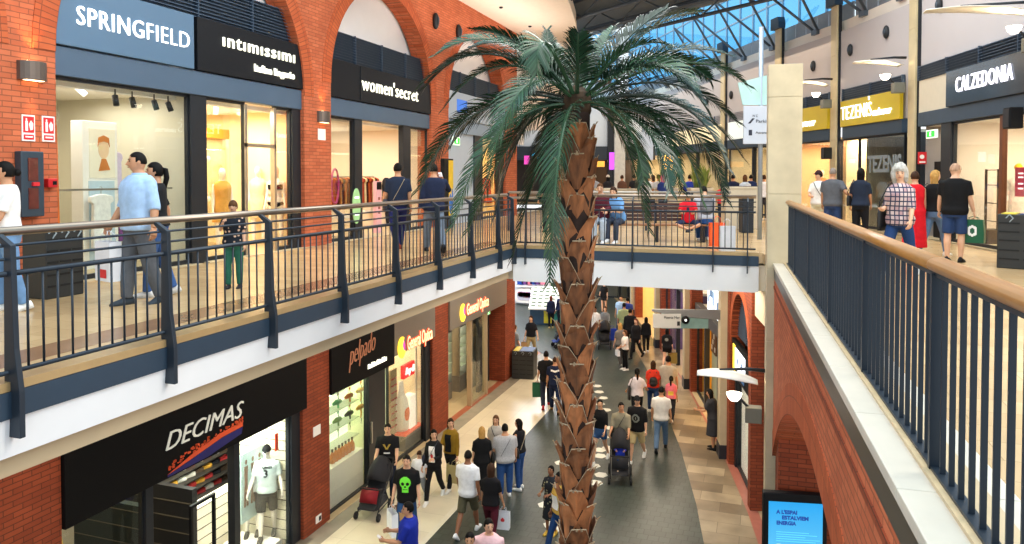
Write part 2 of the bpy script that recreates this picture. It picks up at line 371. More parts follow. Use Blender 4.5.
    if top:
        C = MB(); zs = [hem] + [r[0] for r in rings if r[0] > hem+.03]; rr = []
        for i, z_ in enumerate(zs):
            a, b, d = tring(z_, .020+(.012 if 1.0 < z_ < 1.25 else 0)+(.008 if z_ < 1 else 0)); 
            if i == len(zs)-1: a += .002; b += .002
            rr.append([T(q) for q in ringpts(z_, a, b, d, 20)])
        if bottom == 'dress':
            pre = []
            for t in (1.0, .66, .33):
                z_ = hem-(hem-dresslen)*t; a, b, d = tring(hem, .02); fl = 1+(flare-1)*t; pre.append([q+up for q in ringpts(z_, a*fl, b*fl, d, 20)])
            rr = pre + rr
        C.loft(rr)
        if sleeve != 'none':
            for (sh, el, wr, fd) in arms:
                af = fat**.7*(1 if sex == 'm' else .88)
                inn = T(sh+Vector((-math.copysign(.05, sh.x),0,.0)))
                if sleeve == 'short': C.tube([inn, T(sh), T(sh.lerp(el,.45)), T(sh.lerp(el,.78))], [.06*af,.066*af,.065*af,.066*af], 12)
                elif sleeve == 'half': C.tube([inn, T(sh), T(sh.lerp(el,.5)), T(el), T(el.lerp(wr,.15))], [.06*af,.066*af,.063*af,.058*af,.056*af], 12)
                else: C.tube([inn, T(sh), T(sh.lerp(el,.5)), T(el), T(el.lerp(wr,.5)), T(el.lerp(wr,.97))], [.06*af,.066*af,.060*af,.054*af,.050*af,.040*af], 12)
        fin(C); remesh(C.build('dress' if bottom == 'dress' else 'top', tm, root), max(vox, .013), 2)
    if collar:
        C = MB(); rr = []
        for z_, a_ in ((nz-.05,.118),(nz+.02,.088),(nz+.024,.078),(nz-.03,.1)): rr.append([T(q) for q in ringpts(z_, a_, a_*.9, -.012, 18, 2)])
        C.loft(rr, cap=False); fin(C).build('collar', clothm(collar), root, True)
    bm = botmat or clothm(legs)
    if bottom in ('trousers', 'shorts'):
        C = MB(); zt = max(hem+.06, .98); rr = []
        for z_ in (.80, .86, .92, 1.0): 
            a, b, d = tring(z_, .008); rr.append([q+up if pose in ('sit','cross') else T(q) for q in ringpts(z_, a*(.93 if z_ < .83 else 1), b, d, 18)])
        C.loft(rr)
        for (hip, kn, an, sa) in hips:
            lf = fat**.6; w = 1.16 if sex == 'm' else 1.06
            if bottom == 'trousers': C.tube([hip+up+Vector((0,0,.05)), hip+up-Vector((0,0,.04)), hip.lerp(kn,.5)+up, kn+up, kn.lerp(an,.4)+up, an+up+Vector((0,0,.0))], [.085*lf,.094*lf,.083*lf*w**.6,.064*lf*w,.062*lf*w,.054*w], 12)
            else: C.tube([hip+up+Vector((0,0,.05)), hip+up-Vector((0,0,.04)), hip.lerp(kn,.5)+up, hip.lerp(kn,.92 if sex == 'm' else .42)+up], [.085*lf,.097*lf,.092*lf,.086*lf*(1 if sex == 'm' else 1.1)], 12)
        fin(C); remesh(C.build(bottom, bm, root), max(vox, .013), 2)
    if bottom == 'bikini':
        C = MB()
        a, b, d = tring(.92, .012); C.loft([[T(q) for q in ringpts(z_, a_*a, b_*b, d, 18)] for z_, a_, b_ in ((.84,.55,.8),(.9,.95,1),(.95,1,1))]); fin(C).build('briefs', bm, root, True)
        C = MB(); a, b, d = tring(1.28, .012); C.loft([[T(q) for q in ringpts(z_, a*f_, b*f2, d, 18)] for z_, f_, f2 in ((1.22,.97,.95),(1.28,1,1.12),(1.33,1.0,1.0))]); fin(C).build('bra', bm, root, True)
    if bottom == 'skirt':
        C = MB(); a, b, d = tring(.95, .014); C.loft([[q+up for q in ringpts(z_, a*f_, b*f_, d, 18)] for z_, f_ in ((dresslen, flare),(.8,1.1),(.92,1.04),(1.0,.96))]); fin(C).build('skirt', bm, root, True)
    if shoes:
        for (hip, kn, an, sa) in hips:
            C = MB(); rr = []
            for y_, w_, h_ in ((-.085,.022,.05),(-.075,.034,.085),(-.03,.041,.105),(.03,.043,.09),(.08,.046,.066),(.13,.047,.052),(.17,.038,.042),(.19,.018,.028)):
                ring = [Vector((w_*math.cos(PI*i/7), y_, h_*math.sin(PI*i/7)**.7)) for i in range(8)]; rr.append(ring)
            C.loft(rr); tilt = rx(R(min(0, sa)*.9)); flat = pose == 'cross'
            C.v = [(tilt @ (v-Vector((0,0,.075)))) + an + up for v in C.v]
            fin(C).build('shoe', clothm(shoes), root, True)
    g.root, g.S, g.T, g.dz, g.up, g.nz, g.hp = root, S, T, dz, up, nz, hp
    def surf(x_, z_, side=1, off=.03):
        a, b, d = tring(z_, off); u = min(.999, abs(x_)/a); return T((x_, d+side*b*(1-u**2.4)**(1/2.4), z_))
    g.surf = surf
    def patch(nm, m, fn, x0, x1, z0, z1, nx=14, nz_=14, side=1, off=.036):
        C = MB(); 
        for i in range(nx):
            for j in range(nz_):
                u0, u1, w0, w1 = i/nx, (i+1)/nx, j/nz_, (j+1)/nz_
                if fn is None or fn((u0+u1)-1, (w0+w1)-1):
                    C.quad(*[surf(x0+(x1-x0)*u, z0+(z1-z0)*w, side, off)*S for u, w in ((u0,w0),(u1,w0),(u1,w1),(u0,w1))])
        if C.f: return C.build(nm, m, root, True)
    g.patch = patch
    def strap(m, s0=1, w=.012, zl=.95, nm='strap', par=None, both=True):
        pts = []; N = 22
        for i in range(N+1):
            t = i/N
            if t <= .5: q = t/.5; x_ = s0*(.10 - q*.24); z_ = 1.44 + (zl-1.44)*q; side = 1
            else: q = (t-.5)/.5; x_ = s0*(-.14 + q*.24); z_ = zl + (1.44-zl)*q; side = -1
            pts.append(surf(x_, min(z_, 1.43), side, .034)*S)
        pts.append(T((s0*.10, 0, 1.475 if sex == 'm' else 1.445))*S + Vector((0,0,.012))); pts.append(pts[0])
        C = MB(); C.tube(pts, w, 6, .5); return C.build(nm, m, par or root, True)
    g.strap = strap
    g.W = root.matrix_world.copy()
    return g
# ------------------------------------------------------------------ bags
def wp(g, p): return g.W @ Vector(p)
def handbag(label, g, hand, m, w=.3, h=.34, d=.12, cat='bag', name='paper_bag', drop=.14, hm=None, mark=None, taper=1.0, yaw=0, group=None, at=None, handle='loop'):
    p = wp(g, g.hands[hand]) if at is None else Vector(at)
    rot = Matrix.Rotation(g.W.to_euler().z + R(yaw), 4, 'Z')
    r = thing(name, label, cat, Matrix.Translation(p - Vector((0,0,drop+h))) @ rot, group)
    b = MB(); t = .006; rr = []
    for z_, k in ((0,1),(h*.5,1.02),(h,taper)): rr.append([Vector((sx*w/2*k, sy*d/2*(k if z_ else 1), z_)) for sx, sy in ((-1,-1),(1,-1),(1,1),(-1,1))])
    inner = [[v*Vector((1,1,1)).x if False else Vector((v.x*.96, v.y*.92, max(.01, v.z))) for v in q] for q in reversed(rr)]
    b.loft(rr+inner); b.build('bag_body', m, r, bevel=.004)
    for s_ in (-1, 1):
        c = MB(); c.tube([(-w*.22, s_*d*.42, h-.02), (-w*.19, s_*d*.3, h+drop*.7), (-w*.06, s_*.012, h+drop), (w*.06, s_*.012, h+drop), (w*.19, s_*d*.3, h+drop*.7), (w*.22, s_*d*.42, h-.02)], .005, 6); c.build('handle', hm or m, r, True)
    if mark:
        col, fn, sz = mark; c = MB(); N = 12
        for i in range(N):
            for j in range(N):
                if fn(2*(i+.5)/N-1, 2*(j+.5)/N-1):
                    x0, x1 = [(2*k/N-1)*sz for k in (i, i+1)]; z0, z1 = [h*.52+(2*k/N-1)*sz for k in (j, j+1)]
                    for sy in (-1, 1): c.quad(*[(x_, sy*(d/2*1.03+.003), z_) for x_, z_ in ((x0,z0),(x1,z0),(x1,z1),(x0,z1))])
        c.build('print', col, r)
    return r
def sidebag(label, g, sgn, m, z=.98, w=.26, h=.22, d=.09, name='shoulder_bag', strapm=None, s0=None, zl=1.0, cross=True):
    r = thing(name, label, 'bag', g.W); S = g.S
    b = MB(); c = g.T((sgn*(g.tring(z, .03)[0]+d*.5), -.01, z))*S
    b.lathe([(.001,0),(.5,.0),(.52,.25),(.5,.75),(.42,1),(.001,1)], n=20)
    b.v = [Vector((v.x*d*1.05, v.y*w, v.z*h-h/2)) + c for v in b.v]; b.build('bag_body', m, r, True)
    if cross: g.strap(strapm or m, s0 if s0 is not None else -sgn, .009, zl, par=r)
    else:
        t = MB(); sh = g.T((sgn*.15, 0, 1.46 if True else 0))*S
        t.tube([c+Vector((0,w*.4,h*.4)), c+Vector((0,.13,.26)), sh+Vector((0,.05,.0)), sh+Vector((0,-.02,.02)), sh+Vector((0,-.09,-.02)), c+Vector((0,-.13,.2)), c+Vector((0,-w*.4,h*.4))], .009, 6); t.build('strap', strapm or m, r, True)
    return r
def backpack(label, g, m, h=.42, w=.3, name='backpack', z=1.2):
    r = thing(name, label, 'bag', g.W); S = g.S; b = MB(); y0 = g.surf(0, z, -1, .03).y
    b.ball((0,0,0), 1, 18, 12, lambda d: 1/max(abs(d.x)**2.6+abs(d.y)**2.6+abs(d.z)**2.6, .01)**(1/2.6))
    c = g.surf(0, z, -1, .03) + Vector((0,-.075,0)); b.v = [(Vector((v.x*w/2, v.y*.085, v.z*h/2))+c)*S for v in b.v]; b.build('bag_body', m, r, True)
    p = MB(); p.ball((0,0,0), 1, 14, 8); p.v = [(Vector((v.x*w*.38, v.y*.04, v.z*h*.22))+c+Vector((0,-.075,-h*.16)))*S for v in p.v]; p.build('front_pocket', m, r, True)
    for s_ in (-1, 1):
        t = MB(); t.tube([g.surf(s_*.1, 1.38, -1, .04)*S, g.T((s_*.1, -.02, 1.475))*S, g.surf(s_*.1, 1.36, 1, .032)*S, g.surf(s_*.115, 1.2, 1, .032)*S, g.surf(s_*.13, 1.08, 1, .036)*S, g.surf(s_*.14, 1.04, -1, .04)*S], .014, 6, .5); t.build('strap', m, r, True)
    return r
def phone(label, g, hand):
    p = wp(g, g.hands[hand]); r = MB(); r.box(-.037,.037,-.074,.074,-.005,.005)
    o = r.build('phone', mat('phone_white', '#d9d6dc', .3, var=0), bevel=.004); o.matrix_world = Matrix.Translation(p+Vector((0,0,.025))) @ Matrix.Rotation(g.W.to_euler().z, 4, 'Z') @ Matrix.Rotation(R(35), 4, 'X')
    return tag(o, label, 'phone')
def stroller(label, M, m1, m2, child=False, frm='#3b3b3d'):
    r = thing('stroller', label, 'stroller', M); fm = mat('stroller_frame', frm, .4, .6, var=.05); bk = mat('rubber_black', '#141416', .7, var=.1)
    # local: +y is the travelling direction, handle at -y
    for sx in (-.26, .26):
        for y_, rad in ((.34,.085),(-.28,.13)):
            w = MB(); n = 20
            for rr in (1.0,): w.loft([[Vector((sx+dx, y_+rad*k*math.cos(2*PI*i/n), rad+rad*k*math.sin(2*PI*i/n))) for i in range(n)] for dx, k in ((-.022,.62),(-.024,.9),(-.012,1),(.012,1),(.024,.9),(.022,.62),(.008,.3),(-.008,.3),(-.022,.62))], cap=False)
            wo = w.build('wheel', bk, r, True); h = MB(); h.tube([(sx-.03,y_,rad),(sx+.03,y_,rad)], .03, 10); h.build('hub', fm, wo, True)
        f = MB(); s = sx*.88
        f.tube([(s,.34,.12),(s,.1,.42),(s,-.2,.62),(s,-.5,.98)], .014, 8); f.tube([(s,-.28,.15),(s,-.05,.55)], .014, 8); f.tube([(s,.3,.17),(s,-.25,.2)], .012, 8); f.build('side_frame', fm, r, True)
    f = MB(); f.tube([(-.23,-.5,.98),(-.2,-.56,1.03),(.2,-.56,1.03),(.23,-.5,.98)], .018, 8); f.build('push_handle', bk, r, True)
    s = MB(); P = [(-.34,.98),(-.30,1.0),(-.10,.54),(.12,.53),(.26,.30),(.40,.28),(.41,.24),(.22,.25),(.09,.46),(-.14,.47)]
    s.loft([[Vector((x_, y_, z_)) for y_, z_ in P] for x_ in (-.2,-.19,.19,.2)]); s.build('seat', m1, r, True, .01)
    h = MB(); n = 14; h.loft([[Vector((.25*math.cos(PI*i/n)*(1-.06*t), -.12+.40*math.sin(t-.9)*math.sin(PI*i/n)**.5-.18, .62+.52*math.sin(PI*i/n)*math.cos((t-.9)*.9))) for i in range(n+1)] for t in (0,.3,.6,.9,1.2,1.5,1.8,2.05,2.3)], closed=False)
    ho = h.build('hood', m1, r, True); so = ho.modifiers.new('Solidify', 'SOLIDIFY'); so.thickness = .012
    fp = MB(); fp.loft([[Vector((-.2,y_,z_)), Vector((.2,y_,z_)), Vector((.18,y_-.02,z_-.02)), Vector((-.18,y_-.02,z_-.02))] for y_, z_ in ((.16,.62),(.25,.5),(.3,.36))]); fp.build('apron', m2, r, True)
    b = MB(); b.loft([[Vector((-.19,y_,z_)), Vector((.19,y_,z_)), Vector((.19,y_,z_+.14)), Vector((-.19,y_,z_+.14))] for y_, z_ in ((-.28,.2),(.26,.18))]); b.build('basket', mat('stroller_mesh', '#3a3a3c', .8), r, bevel=.02)
    bb = MB(); bb.tube([(-.21,.05,.58),(-.2,.26,.64),(.2,.26,.64),(.21,.05,.58)], .016, 8); bb.build('bumper_bar', bk, r, True)
    return r
# ------------------------------------------------------------------ shared finishes
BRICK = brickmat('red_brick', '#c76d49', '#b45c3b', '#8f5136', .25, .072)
BRICKD = brickmat('red_brick_shaded', '#97472a', '#823a22', '#64321f', .25, .072)  # darker copy of the brick, lower-level shade put into its colour
RING = brickmat('brick_ring', '#c26138', '#ad512e', '#87462b', .25, .078, uv=True, off=0)
STEEL = mat('slate_steel', '#33414f', .45, .3, var=.06)
RAILM = mat('rail_steel', '#2b3540', .42, .35, var=.06)
BEAM = mat('slate_beam', '#4a5f75', .5, .1, var=.05, scale=2)
WHITE = mat('white_plaster', '#f3f3f4', .8, var=.03, scale=1.5)
CREAM = mat('cream_plaster', '#e0d2bb', .8, var=.04, scale=1.5)
TAN = mat('tan_plaster', '#c4ae8c', .75, var=.05, scale=2)
BLACK = mat('black_panel', '#101115', .55, var=.1, scale=3, spec=.2)
DARK = mat('dark_metal', '#22262c', .45, .3, var=.1)
GLASS = glassmat('shop_glass', '#f7faf8', .012)
MARBLE = mat('cream_marble', '#d3cabb', .35, var=.06, scale=4)
STONE = mat('tan_stone', '#c4b596', .5, var=.16, scale=2.2)
CHROME = mat('brushed_steel', '#b5b2ac', .3, .9, var=.05)
LETTER = mat('lit_letter', '#f4f6f5', .5, var=0, emit=1.3)
LETTERY = mat('lit_letter_warm', '#fbfae6', .5, var=0, emit=1.2)
UFM = brickmat('upper_floor_tile', '#cdae82', '#be9e73', '#a98c66', .6, .3, rough=.22, bump=.05, msize=.004, plan=True, var=.12, spec=.5)
LIGHTF = brickmat('cream_floor_tile', '#ddd3bb', '#d3c8ae', '#bcb199', .8, .8, rough=.3, bump=.03, msize=.005, plan=True, off=0, var=.08, spec=.5)
DARKF = brickmat('green_grey_pavers', '#3f4741', '#373e38', '#2b312c', .22, .22, rough=.35, bump=.15, msize=.012, plan=True, var=.15, spec=.4)
PATCHF = brickmat('patchwork_stone', '#ab9a80', '#6f604d', '#5f5242', .9, .5, rough=.3, bump=.05, msize=.005, plan=True, var=.3, spec=.4)
GREYF = mat('grey_stone_strip', '#9a9384', .25, var=.15, scale=3)
REDF = mat('red_stone_strip', '#a45b42', .3, var=.12, scale=3)
SHOPF = mat('shop_floor', '#bda985', .5, var=.08, scale=2)
WARMW = mat('shop_wall_warm', '#e8d3a6', .8, var=.04, scale=1)
CEILW = mat('shop_ceiling', '#efe8da', .8, var=.03)
# ------------------------------------------------------------------ frames
XL = -9.1; XLL = -8.7; XE = -5.18; YB = 15.15; YB2 = 48.0
LU = frame((XL, 0, UF), (0, 1)); LL = frame((XLL, 0, 0), (0, 1))
def LY(px, X=XL): a = (px-512)/F; return X/(a*math.cos(YAW)-math.sin(YAW))*(a*math.sin(YAW)+math.cos(YAW))
A = [(8.85,8.0),(9.95,18.65),(9.83,22.65),(9.40,26.2),(8.82,31.1),(8.0,38.0),(6.6,46.5)]
SEG = [frame(cw(*A[i+1], UF), cw(*A[i])-cw(*A[i+1])) for i in range(6)]
SLEN = [(cw(*A[i])-cw(*A[i+1])).length for i in range(6)]
RD = (RGT*math.sin(R(16.05)) + FWD*math.cos(R(16.05))); RR = frame((0, 0, 0), -RD)     # local x = -distance along the right rail, y = offset to the right
AW = [cw(*p) for p in A]
# ------------------------------------------------------------------ floors
def slab(name, poly, z0, z1, m, **k):
    o = MB().prismz(poly, z0, z1).build(name, m); return struct(o, **k)
slab('floor', [(-6.4,-2),(-6.4,26.2),(-9.4,30),(-14,34),(-14,60),(8,60),(2,34),(-.9,24),(-.3,18.5),(.2,14),(.9,6),(.9,-2)], -.3, 0, DARKF)
slab('floor_cream_border', [(-8.3,-2),(-6.4,-2),(-6.4,26.2),(-9.4,30),(-9.4,26)] and [(-8.3,-2),(-6.4,-2),(-6.4,26.2),(-8.3,28.6)], -.3, .002, LIGHTF)
slab('floor_white_line', [(-6.46,-2),(-6.34,-2),(-6.34,26.2),(-6.46,26.3)], -.05, .004, mat('white_stone_line', '#ddd5c2', .3, var=.05))
slab('floor_grey_strip', [(-8.72,-2),(-8.3,-2),(-8.3,28.6),(-8.72,29.1)], -.3, .002, GREYF)
slab('floor_red_strip', [(-8.95,-2),(-8.72,-2),(-8.72,29.1),(-8.95,29.4)], -.3, .002, REDF)
slab('floor_left_shops', [(-14,-2),(-8.95,-2),(-8.95,29.4),(-14,29.4)], -.3, 0, SHOPF)
slab('floor_back', [(-14,29.4),(-8.95,29.4),(-8.72,29.1),(-9.4,30),(-14,34)], -.3, .001, mat('blue_grey_floor', '#8d97a5', .3, var=.08))
def rline(o): return [(-.3+o-.15,14.4),(-.23-.1+o,16.7),(-.87+o,19.9),(-2.4+o,26),(-4.2+o,31.8)]
RW = [Vector((.33,13.6,0)), Vector((-.20,16.7,0)), Vector((-.87,19.9,0)), Vector((-2.4,26.0,0)), Vector((-4.2,31.8,0)), Vector((-6.4,38.5,0)), Vector((-9.0,45,0))]
lo = [(p.x, p.y) for p in RW]
slab('floor_patchwork_border', [(.9,-2),(.9,6),(.2,11)] + [(p.x-1.2, p.y) for p in RW[:5]] + [(p.x-.12, p.y) for p in reversed(RW[:5])] + [(.95,10),(1.6,-2)], -.3, .003, PATCHF)
slab('floor_red_border', [(p.x-.12, p.y) for p in RW[:5]] + [(p.x+.12, p.y) for p in reversed(RW[:5])], -.3, .004, mat('pink_stone_strip', '#a8685a', .3, var=.12))
slab('floor_right_shops', [(p.x+.12, p.y) for p in RW[:5]] + [(6,31.8),(8,10),(8,-2),(1.6,-2),(.95,10)], -.3, .001, SHOPF)
# white hexagon inlays in the pavers
hx = MB()
for px, py in ((597,386),(599,392),(603,398),(600,404),(606,410),(598,416),(594,428),(609,428),(603,437),(608,448),(600,450),(594,466),(601,475),(596,483),(566,449),(561,463),(545,505),(551,525),(556,528),(600,456),(560,500),(556,400)):
    c = gp(px, py); hx.prismz([(c.x+.17*math.cos(PI/3*i), c.y+.17*math.sin(PI/3*i)) for i in range(6)], .001, .006)
struct(hx.build('floor_hexagon_inlays', mat('white_inlay', '#dcdcd2', .3, var=.05)))
UFL = slab('floor_upper_walkway', [(XL-.3,-1),(XE,-1),(XE,YB),(XL-.3,YB)], UF-.2, UF, UFM)
slab('floor_upper_brown_band', [(-6.05,-1),(-5.62,-1),(-5.62,YB+.6),(-6.05,YB+.6)], UF-.02, UF+.002, mat('brown_stone_band', '#8d6a4d', .25, var=.12, scale=3))
PZ = [(XL-.3,YB),(-.15,YB),(.2,13.2),(.95,0),(1.0,-1),(AW[0].x+1,-1)] + [(p.x, p.y) for p in AW] + [(-9.4,AW[-1].y)]
slab('floor_upper_plaza', [(XL-.3,YB),(-.05,YB),(.36,12.95),(1.05,-1.0),(AW[0].x+.6,-1),(AW[0].x,AW[0].y)] + [(p.x, p.y) for p in AW[1:]] + [(-9.4,AW[-1].y)], UF-.2, UF, UFM)
# gallery edges
def edge(name, p0, p1, white_h, back=.25):
    M = frame(p0, Vector(p1)-Vector(p0)); L_ = (Vector(p1)-Vector(p0)).length
    o = MB().box(0,L_,-.012,.25,-.06,.006).build(name+'_nosing', mat('gold_nosing', '#b79a6c', .35, .3, var=.08)); o.matrix_world = M; struct(o)
    o = MB().prism([(0,-.26),(L_,-.26),(L_,-.065),(0,-.065)], -.02, .3).build(name+'_beam', mat('navy_beam', '#2f4254', .45, .2, var=.06)); o.matrix_world = M; struct(o)
    b = MB(); b.loft([[(0,y,z),(L_,y,z)] for y, z in ()] or [[Vector((x,y,z)) for x, y, z in ((0,.0,-.26),(0,.02,-white_h),(0,.4,-white_h),(0,.4,-.2))],[Vector((x,y,z)) for x, y, z in ((L_,.0,-.26),(L_,.02,-white_h),(L_,.4,-white_h),(L_,.4,-.2))]])
    o = b.build(name+'_fascia', WHITE); o.matrix_world = M; struct(o)
    return M, L_
EL, ELL = edge('slab_left', (XE,-1,UF), (XE,YB,UF), .55) if False else edge('slab_left', (XE,-1,UF), (XE,YB+.0,UF), .55)
EB, EBL = edge('slab_bridge', (XE,YB,UF), (-.12,YB,UF), .78)
o = MB().box(0,ELL,.10,.5,-.72,-.5).build('slab_left_soffit_lip', TAN); o.matrix_world = EL; struct(o)
struct(MB().box(XL-.5,XE-.15,-1,YB,UF-.62,UF-.2).build('ceiling_under_walkway', TAN))
struct(MB().prismz([(XL-.5,YB+.1),(-.1,YB+.1),(3,YB+.1),(8,20),(3,34),(-3,60),(-14,60)], UF-.75, UF-.25).build('ceiling_under_bridge', CREAM))
# ------------------------------------------------------------------ left arcade of brick
def arcade(name, x0, x1, ztop, arches, depth, m, ringm, M, zb=0, ring=.34, y0=0):
    pts = [(x0, zb)]; 
    for c, hw, h0, rise in arches:
        pts.append((c-hw, zb)); n = 28
        pts += [(c-hw*math.cos(PI*i/n), h0+rise*math.sin(PI*i/n)) for i in range(n+1)]; pts.append((c+hw, zb))
    pts += [(x1, zb), (x1, ztop), (x0, ztop)]
    o = MB().prism(pts, y0, y0+depth).build(name, m); o.matrix_world = M; struct(o)
    for c, hw, h0, rise in arches:
        b = MB(); b.uv = []; n = 32; rr = []; s_ = 0; pr = None
        for i in range(n+1):
            t = PI*i/n; p = Vector((c-hw*math.cos(t), 0, h0+rise*math.sin(t))); q = Vector((c-(hw+ring)*math.cos(t), 0, h0+(rise+ring)*math.sin(t)))
            if pr is not None: s_ += (p-pr).length
            pr = p; rr.append([Vector((v.x, y_, v.z)) for v, y_ in ((p, y0+depth), (p, y0-.012), (q, y0-.012), (q, y0+depth))])
            b.uv += [(.4, s_), (0, s_), (ring, s_), (ring+.4, s_)]
        b.loft(rr); b.uv = b.uv[:len(b.v)]; ro = b.build('arch_ring', ringm, o)
    return o
BAYS = [(3.65,2.85,3.18,2.9),(10.35,2.85,3.18,2.9),(16.8,2.6,3.55,2.6),(23.2,2.6,3.55,2.6)]
arcade('wall_left', -1, 27.1, 6.97, BAYS, .45, BRICK, RING, LU)
struct(MB().box(-9.75,-9.6,-1,29.5,UF+2.8,UF+7).build('wall_left_back', WHITE))
for x0_, x1_ in ((.8,6.5),):
    o = MB().box(x0_,x1_,.2,.4,0,2.88).build('wall_left_bay', CREAM); o.matrix_world = LU; struct(o)
    o = MB().box(x0_,x1_,.06,.42,2.88,4.85).build('beam_left_bay', BEAM); o.matrix_world = LU; struct(o)
struct(MB().box(-9.75,-9.6,-1,6.6,UF-.2,UF+2.8).build('wall_left_back', WHITE))
# lower left brick piers
for i, (a, b) in enumerate(((4.9,7.16),(12.5,13.45),(18.57,19.65),(24.6,25.7))):
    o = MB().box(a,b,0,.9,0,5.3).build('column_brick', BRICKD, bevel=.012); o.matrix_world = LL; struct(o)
    c = MB(); c.prism([(a-.28,4.62),(b+.28,4.62)]+[(b+.28+.25*math.sin(PI/2*t/6), 4.62+.45*(1-math.cos(PI/2*t/6))) for t in range(7)]+[(a-.28-.25*math.sin(PI/2*t/6), 4.62+.45*(1-math.cos(PI/2*t/6))) for t in range(6,-1,-1)], -.25, .4)
    o = c.build('trim_column_cap', CREAM); o.matrix_world = LL; struct(o)
# white soffit over the far left gallery, its end wall, and the gable beyond
sp = [(-9.6,14),(-5.2,14),(-5.55,20),(-5.95,23),(-6.5,26),(-7.2,29),(-7.3,29.6),(-9.6,29.6)]
struct(MB().prismz(sp, UF+6.97, UF+7.4).build('ceiling_left_soffit', mat('cream_soffit', '#eadfd2', .8, var=.03)))
struct(MB().box(-9.6,-7.05,29.3,29.6,UF+3.4,UF+6.97).build('wall_left_end', mat('cream_soffit', '#eadfd2', .8)))
for px, py in ((501,7),(530,26)):
    p = gp(px, py, UF+6.965); b = MB(); b.lathe([(.001,-.05),(.05,-.045),(.07,0),(.001,0)], n=14); o = b.build('recessed_downlight', DARK, smooth=True); o.location = p
    tag(o, 'small dark downlight in the white soffit, ' + ('nearer the frame top' if py < 20 else 'lower one by the palm'), 'light', 'soffit downlights')
# ------------------------------------------------------------------ right: brick wall with the shallow arch, ledge, stone pillar
sA = 7.4; Rr = 8.66; zc = 4.65-Rr; n = 40; t0 = math.asin(min(1, -zc/Rr)); pts = []
arc = lambda rad, s: zc + math.sqrt(max(0, rad*rad-(s-sA)**2))
poly = [(-12.95,5.6),(2.5,5.6),(2.5,0),(-(sA-7.62),0)]
S0, S1 = sA-7.6, 12.95
for i in range(n+1):
    s = S0+(S1-S0)*i/n; poly.append((-s, max(0, arc(Rr, s))))
o = MB().prism(poly, .80, 1.55).build('wall_right', BRICK); o.matrix_world = RR; struct(o); WR = o
b = MB(); b.uv = []; rr = []; s_ = 0
for i in range(n+1):
    s = .2+(S1-.2)*i/n; rr.append([Vector((-s,1.5,arc(Rr,s))), Vector((-s,.79,arc(Rr,s))), Vector((-s,.79,arc(Rr,s)+.40)), Vector((-s,1.5,arc(Rr,s)+.42))]); b.uv += [(.7,s),(0,s),(.42,s),(1.1,s)]
b.loft(rr); b.build('arch_ring', RING, WR)
o = MB().box(-12.95,2.5,.788,1.0,5.43,5.48).build('trim_brick_course', BRICKD); o.matrix_world = RR; struct(o)
o = MB().box(-12.95,2.5,.792,1.2,5.6,5.79).build('trim_dark_band', mat('dark_bronze', '#4a463f', .35, .4, var=.15, scale=1)); o.matrix_world = RR; struct(o)
lb = MB(); x = -12.95
while x < 2.4: lb.box(x, x+1.145, .775, 1.28, 5.785, 5.855); x += 1.15
o = lb.build('ledge_marble', MARBLE, bevel=.006); o.matrix_world = RR; struct(o)
o = MB().box(-12.95,2.5,.94,1.15,5.84,5.875).build('trim_ledge_step', mat('tan_marble', '#cdb48d', .4, var=.1)); o.matrix_world = RR; struct(o)
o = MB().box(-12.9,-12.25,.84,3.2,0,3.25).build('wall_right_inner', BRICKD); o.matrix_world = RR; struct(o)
o = MB().box(-7.0,-1.5,3.55,3.6,0,4.6).build('wall_right_lit_panel', mat('lit_cream_panel', '#f2e6cf', .6, var=.02)); o.matrix_world = RR; struct(o)
o = MB().box(-13.2,2.5,1.4,3.8,5.3,5.5).build('ceiling_right_passage', CREAM); o.matrix_world = RR; struct(o)
pl = MB()
zz = [0,2.4,4.55,5.75,7.0,8.6,9.14]
for a, c in zip(zz, zz[1:]): pl.box(-13.42,-12.95,.68,1.21,a+.004,c-.004)
pl.box(-13.41,-12.96,.69,1.20,0,9.12)
o = pl.build('column_stone', STONE, bevel=.004); o.matrix_world = RR; struct(o)
# ------------------------------------------------------------------ upper right: curved shop wall, clerestory, roof
WG = mat('warm_grey_wall', '#bdb8ba', .8, var=.03, scale=1)
for i in range(6):
    W = SLEN[i]
    o = MB().box(-.02,W+.02,.25,.5,3.0,5.92).build('wall_right_upper', WG); o.matrix_world = SEG[i]; struct(o)
    o = MB().prism([(-.05,5.92),(W+.05,5.92),(W+.05,6.28),(-.05,6.28)], .42, .6).build('trim_cove', mat('cove_white', '#eee6da', .7, var=.02)); o.matrix_world = SEG[i]; struct(o)
    b = MB(); k = int(W/.62)
    for j in range(k): b.box(j*W/k+.03,(j+1)*W/k-.03,.62,.66,6.2,6.85)
    o = b.build('wall_upstand_panels', mat('grey_panel', '#8d939b', .5, var=.06)); o.matrix_world = SEG[i]; struct(o)
GL = mat('clerestory_frame', '#9fb4c4', .4, .3, var=.03)
for i in range(6):
    W = SLEN[i]; n = max(2, int(W/1.2)); fr = MB()
    for j in range(n+1): fr.box(j*W/n-.03,j*W/n+.03,.72,.8,6.8,10.6)
    for z in (6.82,8.0,9.2,10.5): fr.box(0,W,.72,.8,z-.03,z+.03)
    o = fr.build('window_%d' % (i+1), GL); o.matrix_world = SEG[i]; struct(o)
    g = MB().box(0,W,.75,.76,6.8,10.5).build('glass_pane', glassmat('sky_glass', '#a9dcf5', .04), o); struct(g)
